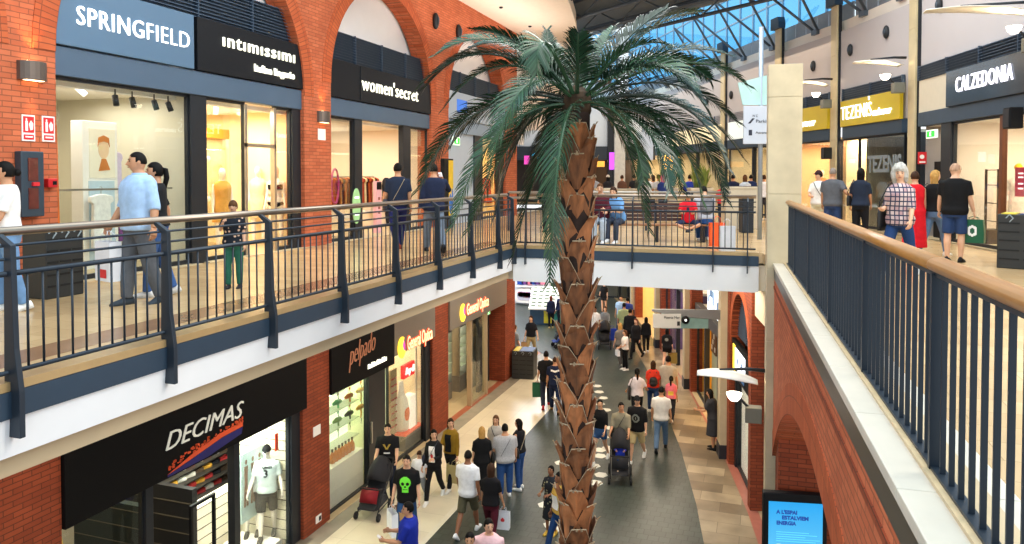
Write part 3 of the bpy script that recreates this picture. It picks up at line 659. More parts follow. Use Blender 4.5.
# dark roof slab over the void with its steel trusses
e0, e1 = cw(9.3, 24), cw(3.0, 50)
rp = [cw(12.2,20), cw(7.57,27.3), cw(2.73,34.9), cw(-3.7,45), cw(-24,45), cw(-16,20)]; UR = UF+8.0
struct(MB().prismz([(p.x,p.y) for p in rp], UR, UR+.3).build('ceiling_roof_deck', mat('roof_dark', '#4a555f', .7, var=.1, scale=1)))
re0, re1 = cw(12.2,20,UR), cw(-3.7,45,UR); rdir = (re1-re0).normalized(); rn = Vector((rdir.y,-rdir.x,0)); rn = -rn if rn.dot(RGT) > 0 else rn
struct(MB().tube([re0-rn*.05+Vector((0,0,.0)), re1-rn*.05], .16, 8).build('trim_roof_edge', mat('roof_edge', '#6d7a86', .5, .3)))
def truss(a, b, h, bays, name, m, label, group):
    r = thing(name, label, 'roof truss', None, group); a = Vector(a); b = Vector(b)
    for nm, z in (('top_chord',0),('bottom_chord',-h)): MB().tube([a+Vector((0,0,z)), b+Vector((0,0,z))], .07, 8).build(nm, m, r, True)
    w = MB()
    for i in range(bays):
        p = a.lerp(b,i/bays); q = a.lerp(b,(i+.5)/bays); s = a.lerp(b,(i+1)/bays); w.tube([p, q-Vector((0,0,h))], .035, 6); w.tube([q-Vector((0,0,h)), s], .035, 6)
    w.build('web', m, r, True)
TM = mat('truss_steel', '#4b5560', .5, .3, var=.05)
for i, d_ in enumerate((.9,2.6,4.4,6.4,8.6)):
    truss(re0+rn*d_+Vector((0,0,-.12)), re1+rn*d_+Vector((0,0,-.12)), .62, 12, 'roof_truss', TM, 'dark steel roof truss under the dark roof, %s from the glazing edge' % ('first','second','third','fourth','fifth')[i], 'roof trusses')
# pairs of struts standing on the wall head
ST = mat('strut_steel', '#5d6670', .4, .5, var=.05)
lab = ('first','second','third','fourth','fifth','sixth','seventh','eighth','ninth','tenth','eleventh','twelfth','thirteenth','fourteenth','fifteenth')
k = 0
for i in range(1, 6):
    n = max(1, round(SLEN[i]/2.4))
    for j in range(n):
        x = (n-j-.5)*SLEN[i]/n; r = thing('roof_strut', 'V-shaped steel strut on the right wall head, %s from the front' % lab[k], 'strut', SEG[i], 'roof struts'); k += 1
        for d in (-1.15, 1.15): MB().tube([(x+d*.06,.45,6.2),(x+d,-1.3,8.1)], .045, 8).build('strut_tube', ST, r, True)
        MB().box(x-.16,x+.16,.3,.6,6.14,6.3).build('strut_shoe', ST, r)
# stone and steel pilasters between the shops
PST = mat('pilaster_stone', '#cdbd95', .5, var=.1, scale=3)
for i, nm in ((0,'beside the black and white hosiery sign'),(1,'beside the yellow underwear sign'),(2,'behind the stone pillar'),(3,'farthest, among the palm fronds')):
    r = thing('wall_pilaster', 'slender stone and steel pilaster '+nm, 'pilaster', SEG[i] @ Matrix.Translation((-.22 if i else 0,0,0)), 'right wall pilasters')
    top = 8.2 if i == 0 else 6.75
    p = MB(); z = 0
    while z < top: p.box(-.30,.09,.12,.26,z+.003,min(z+1.3,top)-.003); z += 1.3
    p.box(-.29,.08,.13,.26,0,top-.01); p.build('stone_face', PST, r, bevel=.004)
    MB().box(.09,.12,.17,.27,0,top+.05).build('steel_flange', DARK, r, bevel=.006)
    if i: MB().prism([(-.42,top-.02),(.18,top-.02),(.18,top+.2),(.1,top+.38),(-.42,top+.38)], -.0, .26).build('steel_cap', STEEL, r)
# ------------------------------------------------------------------ balustrades
HAND = mat('handrail_steel', '#94877a', .28, .8, var=.08, scale=3)
def balustrade(label, M, L, posts, step, name='balustrade', x0=0, th=.022):
    r = thing(name, label, 'railing', M)
    MB().tube([(x0,.14,1.09),(L,.14,1.09)], .034, 12).build('handrail', HAND, r, True)
    for z, y, rad, nm in ((.99,.06,.011,'thin_rail'),(.895,.03,.011,'thin_rail'),(.79,.02,.021,'middle_rail'),(.07,.02,.018,'bottom_rail')):
        MB().tube([(x0,y,z),(L,y,z)], rad, 8).build(nm, RAILM, r, True)
    pm = None
    for x in posts:
        if pm is None:
            p = MB(); p.prism([(-.10,-.40),(.05,-.40),(.05,.1),(.035,.98),(.12,1.055),(.13,1.075),(.09,1.075),(-.035,1.0),(-.055,.25),(-.10,-.06)], -th, th)
            p.xf(Matrix.Rotation(R(90), 4, 'Z')); pm = p.build('post', RAILM, r, bevel=.004); pm.location = (x,0,0); first = pm
        else: inst(first, r, Matrix.Translation((x,0,0)))
    bm = None; x = x0+step*.6
    while x < L-.03:
        if all(abs(x-q) > .055 for q in posts):
            if bm is None: bm = MB().tube([(0,.02,.07),(0,.02,.79)], .0095, 6).build('baluster', RAILM, r, True); bm.location = (x,0,0)
            else: inst(bm, r, Matrix.Translation((x,0,0)))
        x += step
    return r
ML = frame((XE,0,UF), (0,1))
balustrade('slate steel balustrade along the left upper walkway edge', ML, YB-.02, [2.405]+[3.88+1.475*k for k in range(8)]+[15.1], .125, x0=2.2)
MBr = frame((XE,YB,UF), (1,0))
balustrade('slate steel balustrade across the front of the bridge', MBr, 5.0, [.3,.95,2.6,4.2,4.85], .115, x0=.1, th=.012)
# right balustrade: wooden handrail, flat bars
r = thing('balustrade', 'balustrade of dark flat bars with wooden handrail on the marble ledge, right side', 'railing', RR @ Matrix.Translation((0,1.0,UF)))
WOOD = mat('handrail_wood', '#a87238', .32, var=.16, scale=6, stretch=(1,8,8))
h = MB(); h.loft([[Vector((x, .055*math.cos(2*PI*i/16), 1.07+.038*math.sin(2*PI*i/16))) for i in range(16)] for x in (-12.75,-9,-6,-4.02)]); h.loft([[Vector((x, .055*math.cos(2*PI*i/16), 1.07+.038*math.sin(2*PI*i/16))) for i in range(16)] for x in (-4.015,-2,1.5)]); h.build('handrail', WOOD, r, True)
MB().box(-12.75,1.5,-.022,.022,1.015,1.035).build('top_flat_rail', RAILM, r); MB().box(-12.75,1.5,-.03,.03,.075,.09).build('bottom_flat_rail', RAILM, r)
NAVY = mat('navy_bar', '#222c38', .45, .3, var=.06)
bm = pm = fm = None; s = 12.7; j = 0; posts = [4.0+1.85*q for q in range(-2, 5)]
while s > -1.0:
    near = min(abs(s-q) for q in posts)
    if near > .06:
        if bm is None: bm = MB().box(-.006,.006,-.012,.012,.09,1.015).build('bar', NAVY, r)
        else: inst(bm, r, Matrix.Translation((-s,0,0)))
        if bm.location.x == 0: bm.location = (-s,0,0)
    s -= .142
for q in posts:
    if pm is None: pm = MB().box(-.015,.015,-.036,.036,.02,1.03).build('post', NAVY, r); pm.location = (-q,0,0)
    else: inst(pm, r, Matrix.Translation((-q,0,0)))
for q in range(18):
    s = 12.3-q*.62
    if fm is None: fm = MB().box(-.025,.025,-.03,.03,.015,.078).build('foot', NAVY, r); fm.location = (-s,0,0)
    else: inst(fm, r, Matrix.Translation((-s,0,0)))
# ------------------------------------------------------------------ the palm
PZd = 8.5; PC = cw((577-512)/F*PZd, PZd); PXY = Vector((PC.x, PC.y, 0))
palm = thing('palm_tree', 'tall palm with a rough brown trunk rising through the middle of the mall', 'tree', PXY)
tr = MB(); zT = 8.02; tw = lambda z: (.165 if z < 7 else .185-.035*min(1, (z-7)/.8))
tr.loft([[Vector((tw(z)*math.cos(2*PI*i/14), tw(z)*math.sin(2*PI*i/14), z)) for i in range(14)] for z in (0,2,4,6,7,7.4,7.8,8.1)]); tr.build('trunk_core', mat('trunk_dark', '#2e1c13', .9, var=.3, scale=12, bump=.8), palm, True)
tips = []; bt = MB(); rnd = random.Random(3); row = 0; z = .1
while z < 7.7:
    nb = 4; up_ = z > 7.2
    for k in range(nb):
        a = 2*PI*(k+(row % 2)*.5)/nb + rnd.uniform(-.08,.08)+.3; R0 = tw(z); hgt = .36*rnd.uniform(.9,1.15); wd = .165*rnd.uniform(.9,1.1); fl = rnd.uniform(.025,.085)
        rad = Vector((math.cos(a), math.sin(a), 0)); tan = Vector((-math.sin(a), math.cos(a), 0)); rr = []; eg = []
        for t in (0,.3,.6,.85,1.0):
            w = wd*(1.08-.62*t**1.2); out = R0-.02+.035*t+fl*t**2.2; th = .035*(1-.5*t)
            c = rad*out+Vector((0,0,z+hgt*t)); dr = math.cos(w/R0*.8)*0
            sag = rad*(-w*w/(2*R0)*.8); eg.append((c-tan*w+sag, c+tan*w+sag))
            rr.append([c-tan*w+sag-rad*th*.3, c+rad*th*.9, c+tan*w+sag-rad*th*.3, c-rad*th])
        bt.loft(rr); tips.append((c, rad, tan, eg))
    row += 1; z += .235 if not up_ else .16
bt.v = [p+Vector((noise.noise(p*9),noise.noise(p*9+Vector((7,0,0))),noise.noise(p*11+Vector((0,5,0)))))*.022 for p in bt.v]; bt.build('leaf_bases', mat('leaf_base', '#8e5833', .75, var=.6, scale=13, bump=.9, island=.55, stretch=(1,1,.25)), palm)
fb = MB(); rnd = random.Random(5)
for c, rad, tan, eg in tips:
    for e_ in (0, 1):
      if rnd.random() < .45: fb.tube([q_[e_]+rad*.006 for q_ in eg[1:]], [.002,.003,.0035,.005], 5)
    fb.tube([eg[-1][0]+rad*.004, eg[-1][1]+rad*.004], .0075, 5)      # frayed pale tips
    for q in range(2):
        p = c+tan*rnd.uniform(-.03,.03)-Vector((0,0,.015)); fb.tube([p, p+rad*.012+Vector((0,0,.02)), p+rad*rnd.uniform(.02,.06)+tan*rnd.uniform(-.03,.03)+Vector((0,0,.05))], [.016,.012,.003], 5, .5)
fb.build('frayed_fibres', mat('palm_fibre', '#b29c7e', .9, var=.3, scale=20), palm)['kind'] = 'stuff'
cr = MB(); cr.ball((0,0,8.12), (.17,.17,.22), 14, 10, lambda d: 1+.15*noise.noise(d*6)); cr.build('crown_heart', mat('crown_heart', '#3b2a18', .9, var=.4, scale=15, bump=.7), palm)
LEAFS = [mat('palm_leaf_a', '#1f3a27', .27, var=.3, scale=3, spec=.5, island=.5), mat('palm_leaf_b', '#35533a', .27, var=.3, scale=3, spec=.5, island=.5), mat('palm_leaf_c', '#172d1e', .3, var=.3, scale=3, spec=.5, island=.5)]
CB = Vector((0,0,8.12))
def off(dx, dy, dz=0):       # offset seen from the gallery: dx right, dy up (metres), dz away
    return RGT*dx + UP*dy + FWD*dz
def frond(px, py, dz, mx, my, mz=None, w=.36, seed=0, m=0, n=64, twist=0.0, up0=None):
    k = (PZd+dz)/F; tip = off((px-577)*k, -(py-112)*k*1.0, dz); km = (PZd+(mz if mz is not None else dz*.5))/F
    mid = off((mx-577)*km, -(my-112)*km, mz if mz is not None else dz*.5)
    c1 = (mid - tip*.25)*2; c1 = mid*2 - tip*.5           # quadratic through mid at t=.5
    rnd = random.Random(seed*7+int(px)); B = lambda t: CB + c1*(2*t*(1-t)) + tip*(t*t) if False else CB + c1*(2*t*(1-t)) + tip*(t*t)
    b = MB(); N = 14; pts = [B(i/N) for i in range(N+1)]
    b.tube(pts, [.026*(1-.85*i/N)+.004 for i in range(N+1)], 6, .6)
    for i in range(n):
        t = .16+.84*(i+.5)/n; p = B(t); tg = (B(min(1,t+.02))-B(t-.02)).normalized()
        sd = tg.cross(UP); sd = sd.normalized() if sd.length > .15 else tg.cross(FWD).normalized()
        nrm = sd.cross(tg)
        if twist: sd = sd*math.cos(twist)+nrm*math.sin(twist); nrm = sd.cross(tg)
        prof = math.sin(PI*min(1, .12+.88*t))**.6*.75+.25*(1-t) if t < .97 else .35
        for s_ in (-1, 1):
            ln = w*prof*rnd.uniform(.85,1.1); fw = .75+.7*t+rnd.uniform(-.08,.08)
            d = (sd*s_ + tg*fw + nrm*(.35+rnd.uniform(-.12,.12))).normalized(); wid = .0088*rnd.uniform(.85,1.15)
            q = [p, p+d*ln*.4-UP*.012, p+d*ln*.75-UP*ln*.13, p+d*ln-UP*ln*.3]; e = (tg-d*tg.dot(d)).normalized()
            n0 = len(b.v)
            for qq, ww in zip(q, (.5,1,.75,.06)): b.v += [qq-e*wid*ww, qq+e*wid*ww]
            b.f += [(n0+2*j, n0+2*j+1, n0+2*j+3, n0+2*j+2) for j in range(3)]
    return b.build('frond', LEAFS[m], palm)
FR = [ # tip px, tip py, depth offset, mid px, mid py
 (420,196,.1,478,120),(448,238,-.5,500,140),(428,92,.4,495,58),(462,58,.9,520,50),(474,232,.9,520,140),(516,262,.5,548,150),(541,300,-1.0,553,160,-.9),(500,70,1.3,540,70),
 (551,33,.6,558,75),(528,90,-1.0,540,60,-.8),(592,36,.8,580,66),(617,30,.6,600,60),(668,14,.3,622,52),(705,16,.5,645,40),(668,60,-.6,622,62),(712,86,.2,652,70),(700,60,1.4,650,60),
 (738,128,.2,665,90),(748,160,.7,680,108),(700,212,-.3,662,135),(664,205,-.7,638,135),(636,196,-.9,612,130,-.8),(725,180,-.4,672,112),(690,190,1.2,650,120),(560,200,1.5,565,95),
 (640,140,1.7,615,85),(520,120,1.8,545,75),(455,150,1.0,510,100),(440,120,-.4,505,75),(545,45,1.2,560,60),(625,45,1.5,605,50),(480,195,-.9,520,100,-.7),(705,140,-1.0,645,80,-.7),(572,48,-.7,573,72,-.5),(560,255,.9,566,130),
 (432,175,.6,490,108),(690,110,-.8,640,78,-.6),(495,225,.2,530,128),(414,100,.0,490,62),(436,62,.2,505,50),(470,40,-.3,525,58),(745,95,-.2,675,72),(735,60,.5,660,60),(728,205,.3,680,128),(652,235,.4,622,140),(505,165,1.2,540,112),(678,190,-.3,645,122),(530,205,.4,552,135)]
for i, f in enumerate(FR):
    frond(f[0], f[1], f[2], f[3], f[4], f[5] if len(f) > 5 else None, w=.37 if i % 3 else .42, seed=i, m=(0,1,2,0,1)[i % 5], twist=(-.5,.3,.0,.5,-.2,.15)[i % 6])
# ------------------------------------------------------------------ helpers for shops
def room(M, x0, x1, y0, y1, z1, wm=WARMW, fm=SHOPF, cm=CEILW, z0=0, name='shop'):
    for nm, mb, m in (('wall_'+name+'_back', MB().box(x0,x1,y1,y1+.08,z0,z1), wm), ('wall_'+name+'_left', MB().box(x0-.06,x0,y0,y1,z0,z1), wm), ('wall_'+name+'_right', MB().box(x1,x1+.06,y0,y1,z0,z1), wm), ('floor_'+name, MB().box(x0,x1,y0-.25,y1,z0-.02,z0+.012), fm), ('ceiling_'+name, MB().box(x0-.06,x1+.06,y0,y1,z1,z1+.08), cm)):
        o = mb.build(nm, m); o.matrix_world = M; struct(o)
def lamp_in(M, x, y, z, sx, sy, p, col='#ffe3b0'): return area('shop_ceiling_lamp', M @ Matrix.Translation((x,y,z)), sx, sy, p, col)
def louver(r, x0, x1, z0, z1, y):
    b = MB().box(x0,x1,y+.07,y+.1,z0,z1); n = int((z1-z0)/.06)
    for i in range(n):
        z = z0+(i+.3)*(z1-z0)/n; b.quad((x0,y,z),(x1,y,z),(x1,y+.06,z+.035),(x0,y+.06,z+.035)); b.quad((x0,y,z),(x1,y,z),(x1,y,z+.012),(x0,y,z+.012))
    k = max(1, round((x1-x0)/1.4))
    for i in range(k+1): x = x0+(x1-x0)*i/k; b.box(x-.008,x+.008,y-.004,y+.07,z0,z1)
    return b.build('louver', mat('louver_steel', '#47586c', .45, .3, var=.05), r)
def front(label, M, x0, x1, y, zh, beam_h, posts=(), panes=(), lou=None, beamm=BEAM, fm=DARK, base=.08, name='storefront', beam_y=-.06):
    r = thing(name, label, 'shop front', M); MB().box(x0,x1,y+beam_y,y+.16,zh,zh+beam_h).build('fascia_beam', beamm, r, bevel=.01)
    for a, b in posts: MB().box(a,b,y-.03,y+.12,0,zh).build('post', fm, r, bevel=.008)
    for a, b in panes:
        p = MB().box(a,b,y+.04,y+.052,base,zh-.02).build('glass_pane', GLASS, r)
        MB().box(a,b,y+.02,y+.09,0,base).box(a,b,y+.02,y+.09,zh-.05,zh).box(a,a+.025,y+.02,y+.09,base,zh).box(b-.025,b,y+.02,y+.09,base,zh).build('pane_frame', fm, r)
    if lou: louver(r, x0, x1, lou[0], lou[1], y+.02)
    return r
def sign(label, M, x0, x1, y, z0, z1, m, th=.1, name='shop_sign'):
    r = thing(name, label, 'sign', M); MB().box(x0,x1,y,y+th,z0,z1).build('sign_panel', m, r, bevel=.008); return r
def tracklight(label, p, tgt, m, group=None):
    r = thing('spotlight', label, 'spotlight', p, group); d = (Vector(tgt)-Vector(p)).normalized()
    MB().tube([d*-.02, d*.14], [.045,.045], 12).build('lamp_head', m, r, True); MB().tube([(0,0,0),(0,0,.12)], .012, 6).build('stem', m, r); return r
def garment(M, m, label, group, k=1.0, long=.62, name='garment'):
    b = MB(); o = [(-.21,-.12),(-.2,-.04),(-.06,0),(.06,0),(.2,-.04),(.21,-.12),(.15,-.16),(.17,-long),(-.17,-long),(-.15,-.16)]
    b.prism([(x*k, z) for x, z in o], -.035, .035); g = b.build(name, m, bevel=.015); g.matrix_world = M
    return tag(g, label, 'garment', group)
# ------------------------------------------------------------------ upper left, bay 1: two shops under the first arch
SPR = mat('sign_steel_blue', '#54718c', .5, .1, var=.04, scale=1); INT = mat('sign_near_black', '#14161b', .5, var=.05, spec=.2)
y = .12
xa = 7.5; xp0, xp1 = hit(LU,190,170,y)[0], hit(LU,206,170,y)[0]; xb = 13.2
f = front('slate blue beam, dark post and glass of the two shops under the first brick arch', LU, xa, xb, y, 2.88, .4, [(xp0,xp1),(xb-.28,xb)], [(xa,xp0),(xp1,xp1+1.05),(xp1+1.95,xb-.28)], (4.2,4.88))
MB().box(xp1+1.03,xp1+1.10,y,y+.1,0,2.85).box(xp1+1.9,xp1+1.97,y,y+.1,0,2.85).box(xp1+1.03,xp1+1.97,y,y+.1,2.05,2.12).build('door_frame', CHROME, f)
s = sign('steel blue shop sign with thin white capital letters above the first window', LU, xa-.05, xp0+.02, y-.1, 3.3, 4.2, SPR)
a = hit(LU,76,17,y-.11)[0]; b_ = hit(LU,188,45,y-.11)[0]; wd = b_-a
text('SPRING', LETTER, s, a, 3.62, y-.11, .28, wd*.555, bold=-.001, spacing=1.1); text('FIELD', LETTER, s, a+wd*.58, 3.62, y-.11, .28, wd*.42, bold=-.005, spacing=1.1)
s = sign('near black shop sign with rounded lit letters and lingerie subtitle', LU, xp0+.1, xb+.05, y-.1, 3.3, 4.2, INT)
a = hit(LU,222,44,y-.12)[0]; text('ıntımıssımı', LETTERY, s, a, 3.80, y-.12, .25, hit(LU,294,70,y-.12)[0]-a, bold=.002, spacing=1.15)
a = hit(LU,254,62,y-.12)[0]; text('Italian lingerie', LETTERY, s, a, 3.47, y-.12, .14, hit(LU,294,80,y-.12)[0]-a, bold=.004)
room(LU, xa-.4, xp0+.1, y+.1, 3.2, 2.88, mat('shop_wall_olive', '#d9d3c0', .8, var=.04, scale=1)); room(LU, xp1-.1, xb+.3, y+.1, 3.6, 2.88, mat('shop_wall_amber', '#f0dfb8', .8, var=.05, scale=1))
lamp_in(LU, 8.8, 1.4, 2.8, 2.2, 1.6, 52, '#fff6ea'); lamp_in(LU, 11.9, 1.6, 2.8, 2, 2.4, 200, '#ffeed0')
# display wall with portrait and shirt
yd = 1.1; x0, z1 = hit(LU,82,120,yd); x1 = hit(LU,117,120,yd)[0]
d = thing('display_wall', 'white display unit with portrait poster and pale blue panel in the first shop window', 'display unit', LU)
MB().box(x0,x1,yd,yd+.25,0,z1).build('frame', mat('display_white', '#f4efe8', .6, var=.02), d, bevel=.01)
MB().box(x0+.1,x1-.08,yd-.012,yd,.1,1.42).build('blue_panel', mat('display_blue', '#bfd3df', .6, var=.03), d)
po = MB().box(x0+.12,x1-.06,yd-.012,yd,1.47,z1-.12).build('portrait_poster', mat('poster_cream', '#f3ead4', .5, var=.03), d)
cx = (x0+x1)/2+.05; pb = MB(); pb.prism([(cx+.10*math.cos(t*PI/12), 1.93+.15*math.sin(t*PI/12)) for t in range(24)], yd-.018, yd-.011); pb.build('portrait_face', mat('poster_face', '#e9c6a0', .5, var=.05), po)
pb = MB(); pb.prism([(cx-.115,1.97),(cx-.1,2.12),(cx,2.16),(cx+.1,2.12),(cx+.115,1.97),(cx+.085,2.04),(cx,2.06),(cx-.085,2.04)], yd-.022, yd-.012); pb.prism([(cx-.04,1.78),(cx+.04,1.78),(cx+.12,1.60),(cx-.10,1.58)], yd-.02, yd-.011); pb.build('portrait_hair', mat('poster_orange', '#cc7a34', .5, var=.1), po)
for i, (px, c, nm) in enumerate(((121,'#d8c8e0','lilac'),(125,'#7a4a86','purple'))):
    x, z = hit(LU,px,128,yd); garment(LU @ Matrix.Translation((x,yd+.1,1.9-.8*i)) , clothm(c), nm+' garment hung right beside the portrait display', None, .45, .7)
x, z = hit(LU,101,194,.95); g = garment(LU @ Matrix.Translation((x,.95,z)), clothm('#f3f2ee'), 'white shirt hanging on a hook below the portrait poster', None, 1.05, .85, 'hanging_shirt')
h = MB(); h.tube([(0,0,-.02),(0,0,.05),(.03,0,.09),(0,0,.12),(-.02,0,.10)], .006, 6); h.build('hanger_hook', CHROME, g)
b = MB(); b.prism([(7.53,.35),(7.75,.35),(7.72,2.2),(7.56,2.45)], .25, .32); o = b.build('orange_banner', mat('orange_cloth', '#e8702a', .7, var=.25, scale=4), bevel=.01); o.matrix_world = LU; tag(o, 'narrow orange fabric banner at the left edge of the first shop window', 'banner')
MB().box(7.6,xp0,.5,.53,1.28,1.31).build('bar', CHROME, d)
for i, px in enumerate((115,132,154,168)):
    x, z = hit(LU,px,90.5+i*2.3,.4); z = min(z, 2.72); p = LU @ Vector((x,.4,z)); tracklight('black cylinder spotlight in the first shop window, %s from left' % ('first','second','third','fourth')[i], p, p+Vector((.3,.1*i-.1,-1)), DARK, 'black window spotlights')
x, z = hit(LU,78,88,.7); p = LU @ Vector((x,.7,z)); tracklight('white tilted spotlight left of the black ones in the first window', p, p+Vector((.2,.5,-.5)), mat('lamp_white', '#f2f0ea', .4, var=0, emit=1.5))
# lingerie shop: mannequins, wall of bras, shelf
def mann(label, px, py, M, yy, **k):
    x, _ = hit(M, px, py, yy); P = M @ Vector((x, yy, k.pop('z0', .013)))
    return person(label, 0, 0, 0, k.pop('face', 180), pos=P, name='mannequin', cat='mannequin', skin='w', style='mask', shoes=None, feat=False, **k)
mann('white mannequin in black bikini at the right of the lingerie window', 276, 180, LU, .75, sex='f', H=1.72, top=None, bottom='bikini', legs='#17171a', face=160)
mann('white mannequin in pale gold slip inside the lingerie doorway', 258, 180, LU, 1.3, sex='f', H=1.72, top='#f1dfb8', sleeve='none', bottom='dress', dresslen=.6, flare=1.1, face=165)
mann('white mannequin in amber slip at the left of the lingerie window', 222, 180, LU, .9, sex='f', H=1.66, top='#e0a550', sleeve='none', bottom='dress', dresslen=.62, flare=1.1, face=200)
bras = None
for r_ in range(5):
    for c in range(5):
        M_ = LU @ Matrix.Translation((xp1+.2+c*.42+.1*(r_ % 2), 1.9, .6+r_*.42))
        if bras is None:
            b = MB(); b.ball((-.08,0,0), (.075,.05,.06), 10, 6); b.ball((.08,0,0), (.075,.05,.06), 10, 6); b.tube([(-.14,0,.03),(-.1,0,.12),(0,.01,.14),(.1,0,.12),(.14,0,.03)], .008, 5); bras = b.build('bra', mat('lace_white', '#fbf3df', .6, var=.1), smooth=True); o = bras
        else: o = bras.copy(); COL.objects.link(o)
        o.matrix_world = M_; tag(o, 'pale bra hung on the lit amber wall of the lingerie shop', 'bra', 'bras on the lingerie shop wall')
MB_ = thing('shelf', 'amber shelf band along the back of the lingerie shop', 'shelf', LU); MB().box(xp1,xb,2.0,2.06,.1,2.3).build('back_board', mat('gold_board', '#ecd29c', .6, var=.15, scale=5), MB_); MB().box(xp1,xb,1.9,2.06,2.3,2.5).build('board', mat('amber_board', '#d98f2e', .5, var=.1), MB_); 
pb = thing('picture_frame', 'small brown frame with two round shapes in the lingerie window', 'picture', LU); x, z = hit(LU,221,136,2.5)
MB().box(x-.28,x+.28,2.45,2.5,z-.14,z+.14).build('frame', mat('brown_wood', '#8a5a2a', .5), pb)
b = MB(); 
for q in (-.12,.12): b.tube([(x+q,2.43,z-.01),(x+q,2.451,z-.01)], .09, 12)
b.build('print', mat('lace_white', '#fbf3df'), pb)
for i, (px, py) in enumerate(((216,107),(239,103),(285,116))):
    x, z = hit(LU,px,py,.8); p = LU @ Vector((x,.8,z)); tracklight('white spotlight in the lingerie window, %s from left' % ('first','second','third')[i], p, p+Vector((0,-.1,-1)), mat('lamp_white', '#f2f0ea', .4, var=0, emit=1.5), 'white lingerie window spotlights')
# ------------------------------------------------------------------ upper left, bay 2
xa, xb = 14.2, 19.4; p0, p1, p2, p3 = [hit(LU,px,190,y)[0] for px in (354,361.5,402.5,410)]
f = front('slate blue beam, dark posts and glass of the shop under the second brick arch', LU, xa, xb, y, 2.85, .4, [(p0,p1),(p2,p3)], [(xa,p0),(p3,xb)], (4.12,4.82))
s = sign('black shop sign with warm white lowercase letters under the second arch', LU, xa-.05, xb+.05, y-.1, 3.27, 4.12, INT)
a = hit(LU,362,90,y-.12)[0]; text("women'secret", LETTERY, s, a, 3.55, y-.12, .36, hit(LU,418,95,y-.12)[0]-a, bold=-.002, spacing=1.1)
MB().box(15.5,15.52,y-.115,y-.1,3.3,4.1).build('panel_joint', DARK, s)
room(LU, xa-.2, xb+.2, y+.1, 5.0, 2.85, mat('shop_wall_peach', '#efe0cc', .8, var=.04, scale=1)); lamp_in(LU, 16.8, 2.4, 2.8, 3.6, 3, 190, '#ffecd2')
o = MB().box(xa,p0-.1,2.2,2.28,1.9,2.85).build('wall_shop_yellow', mat('shop_wall_yellow', '#c9b436', .8, var=.05)); o.matrix_world = LU; struct(o)
def rack(label, x, yy, cols, glabel, group, n=9, w=1.1):
    r = thing('clothes_rack', label, 'clothes rack', LU @ Matrix.Translation((x,yy,0)))
    for sx in (-w/2, w/2): MB().tube([(sx,0,0),(sx,0,1.5)], .018, 8).build('upright', CHROME, r, True); MB().box(sx-.02,sx+.02,-.25,.25,0,.03).build('foot', CHROME, r)
    MB().tube([(-w/2,0,1.48),(w/2,0,1.48)], .016, 8).build('rail', CHROME, r, True); MB().box(-w/2,w/2,-.2,.2,.45,.48).build('shelf', mat('display_white', '#f4efe8'), r)
    for i in range(n):
        c = cols[i % len(cols)]; garment(LU @ Matrix.Translation((x-w/2+.1+i*(w-.2)/(n-1), yy, 1.46)) @ Matrix.Rotation(R(70), 4, 'Z'), clothm(c), glabel, group, 1, .8)
rack('clothes rack of rust and maroon garments left in the second arch shop', hit(LU,342,190,1.0)[0], 1.0, ('#c2622a','#7a2f26','#d98336','#5b2a24'), 'rust or maroon garment on the rack behind the left glass of the second arch shop', 'garments on the left rack')
rack('clothes rack of brown and cream garments at the shop doorway', hit(LU,368,190,2.0)[0], 2.0, ('#8a3b28','#e5cfa0','#4a241e','#b8552c'), 'brown or cream garment on the rack in the doorway of the second arch shop', 'garments on the doorway rack')
x, z = hit(LU,335,182,.8); b = MB(); b.tube([(x-.02,.8,z+.5-.28+.28*math.sin(t*PI/12)-.25) if False else (x+.16*math.cos(t*PI/12), .8, z-.1+.42*math.sin(t*PI/12)) for t in range(25)], .025, 8); o = b.build('pink_ring', mat('hot_pink', '#e85a9c', .4, var=.05), smooth=True); o.matrix_world = LU; tag(o, 'upright hot pink ring prop behind the left glass of the second arch shop', 'prop')
x, z = hit(LU,356.5,206,y-.05); st = thing('window_sticker', 'pale green oval sticker on the left dark post of the second arch shop', 'sticker', LU); b = MB(); b.prism([(x+.17*math.cos(t*PI/12), z+.42*math.sin(t*PI/12)) for t in range(24)], y-.06, y-.035); b.build('disc', mat('mint_green', '#a9dc9a', .5, var=.05), st); b = MB(); 
for q in (-.2,0,.2): b.box(x-.09,x+.09,y-.066,y-.06,z+q-.02,z+q+.02)
b.build('print', LETTER, st)
x, z = hit(LU,379,185,.5); ts = thing('display_post', 'slim pink display post standing in the doorway of the second arch shop', 'display post', LU @ Matrix.Translation((x,.5,0))); MB().box(-.13,.13,0,.1,0,z+.1).build('panel', mat('pale_pink', '#f0b9bd', .5, var=.04), ts); MB().box(-.12,.12,-.01,0,z-.12,z+.08).build('black_head', BLACK, ts); b = MB(); 
for q in range(4): b.box(-.05,.05,-.008,0,z-.75+q*.12,z-.68+q*.12)
b.build('print', mat('lips', '#9a5548'), ts)
sh = thing('display_shelf', 'white shelf unit with coral boxes inside the second arch shop', 'shelf', LU @ Matrix.Translation((18.0,3.2,0)))
MB().box(-.5,-.46,0,.4,0,1.9).box(.46,.5,0,.4,0,1.9).box(-.5,.5,.38,.4,0,1.9).build('case', mat('display_white', '#f4efe8'), sh); 
for q in range(5): MB().box(-.46,.46,0,.38,.1+q*.42,.13+q*.42).build('shelf_board', mat('display_white', '#f4efe8'), sh)
for q in range(4):
    for c in range(3): tag(MB().box(-.12,.12,0,.22,0,.2).build('coral_box', clothm(('#e0754f','#f2ded0','#c9543e')[(q+c) % 3]), M=LU @ Matrix.Translation((17.7+c*.3,3.3,.131+q*.42))), 'small box on the white shelf unit inside the second arch shop', 'box', 'boxes on the white shelf')
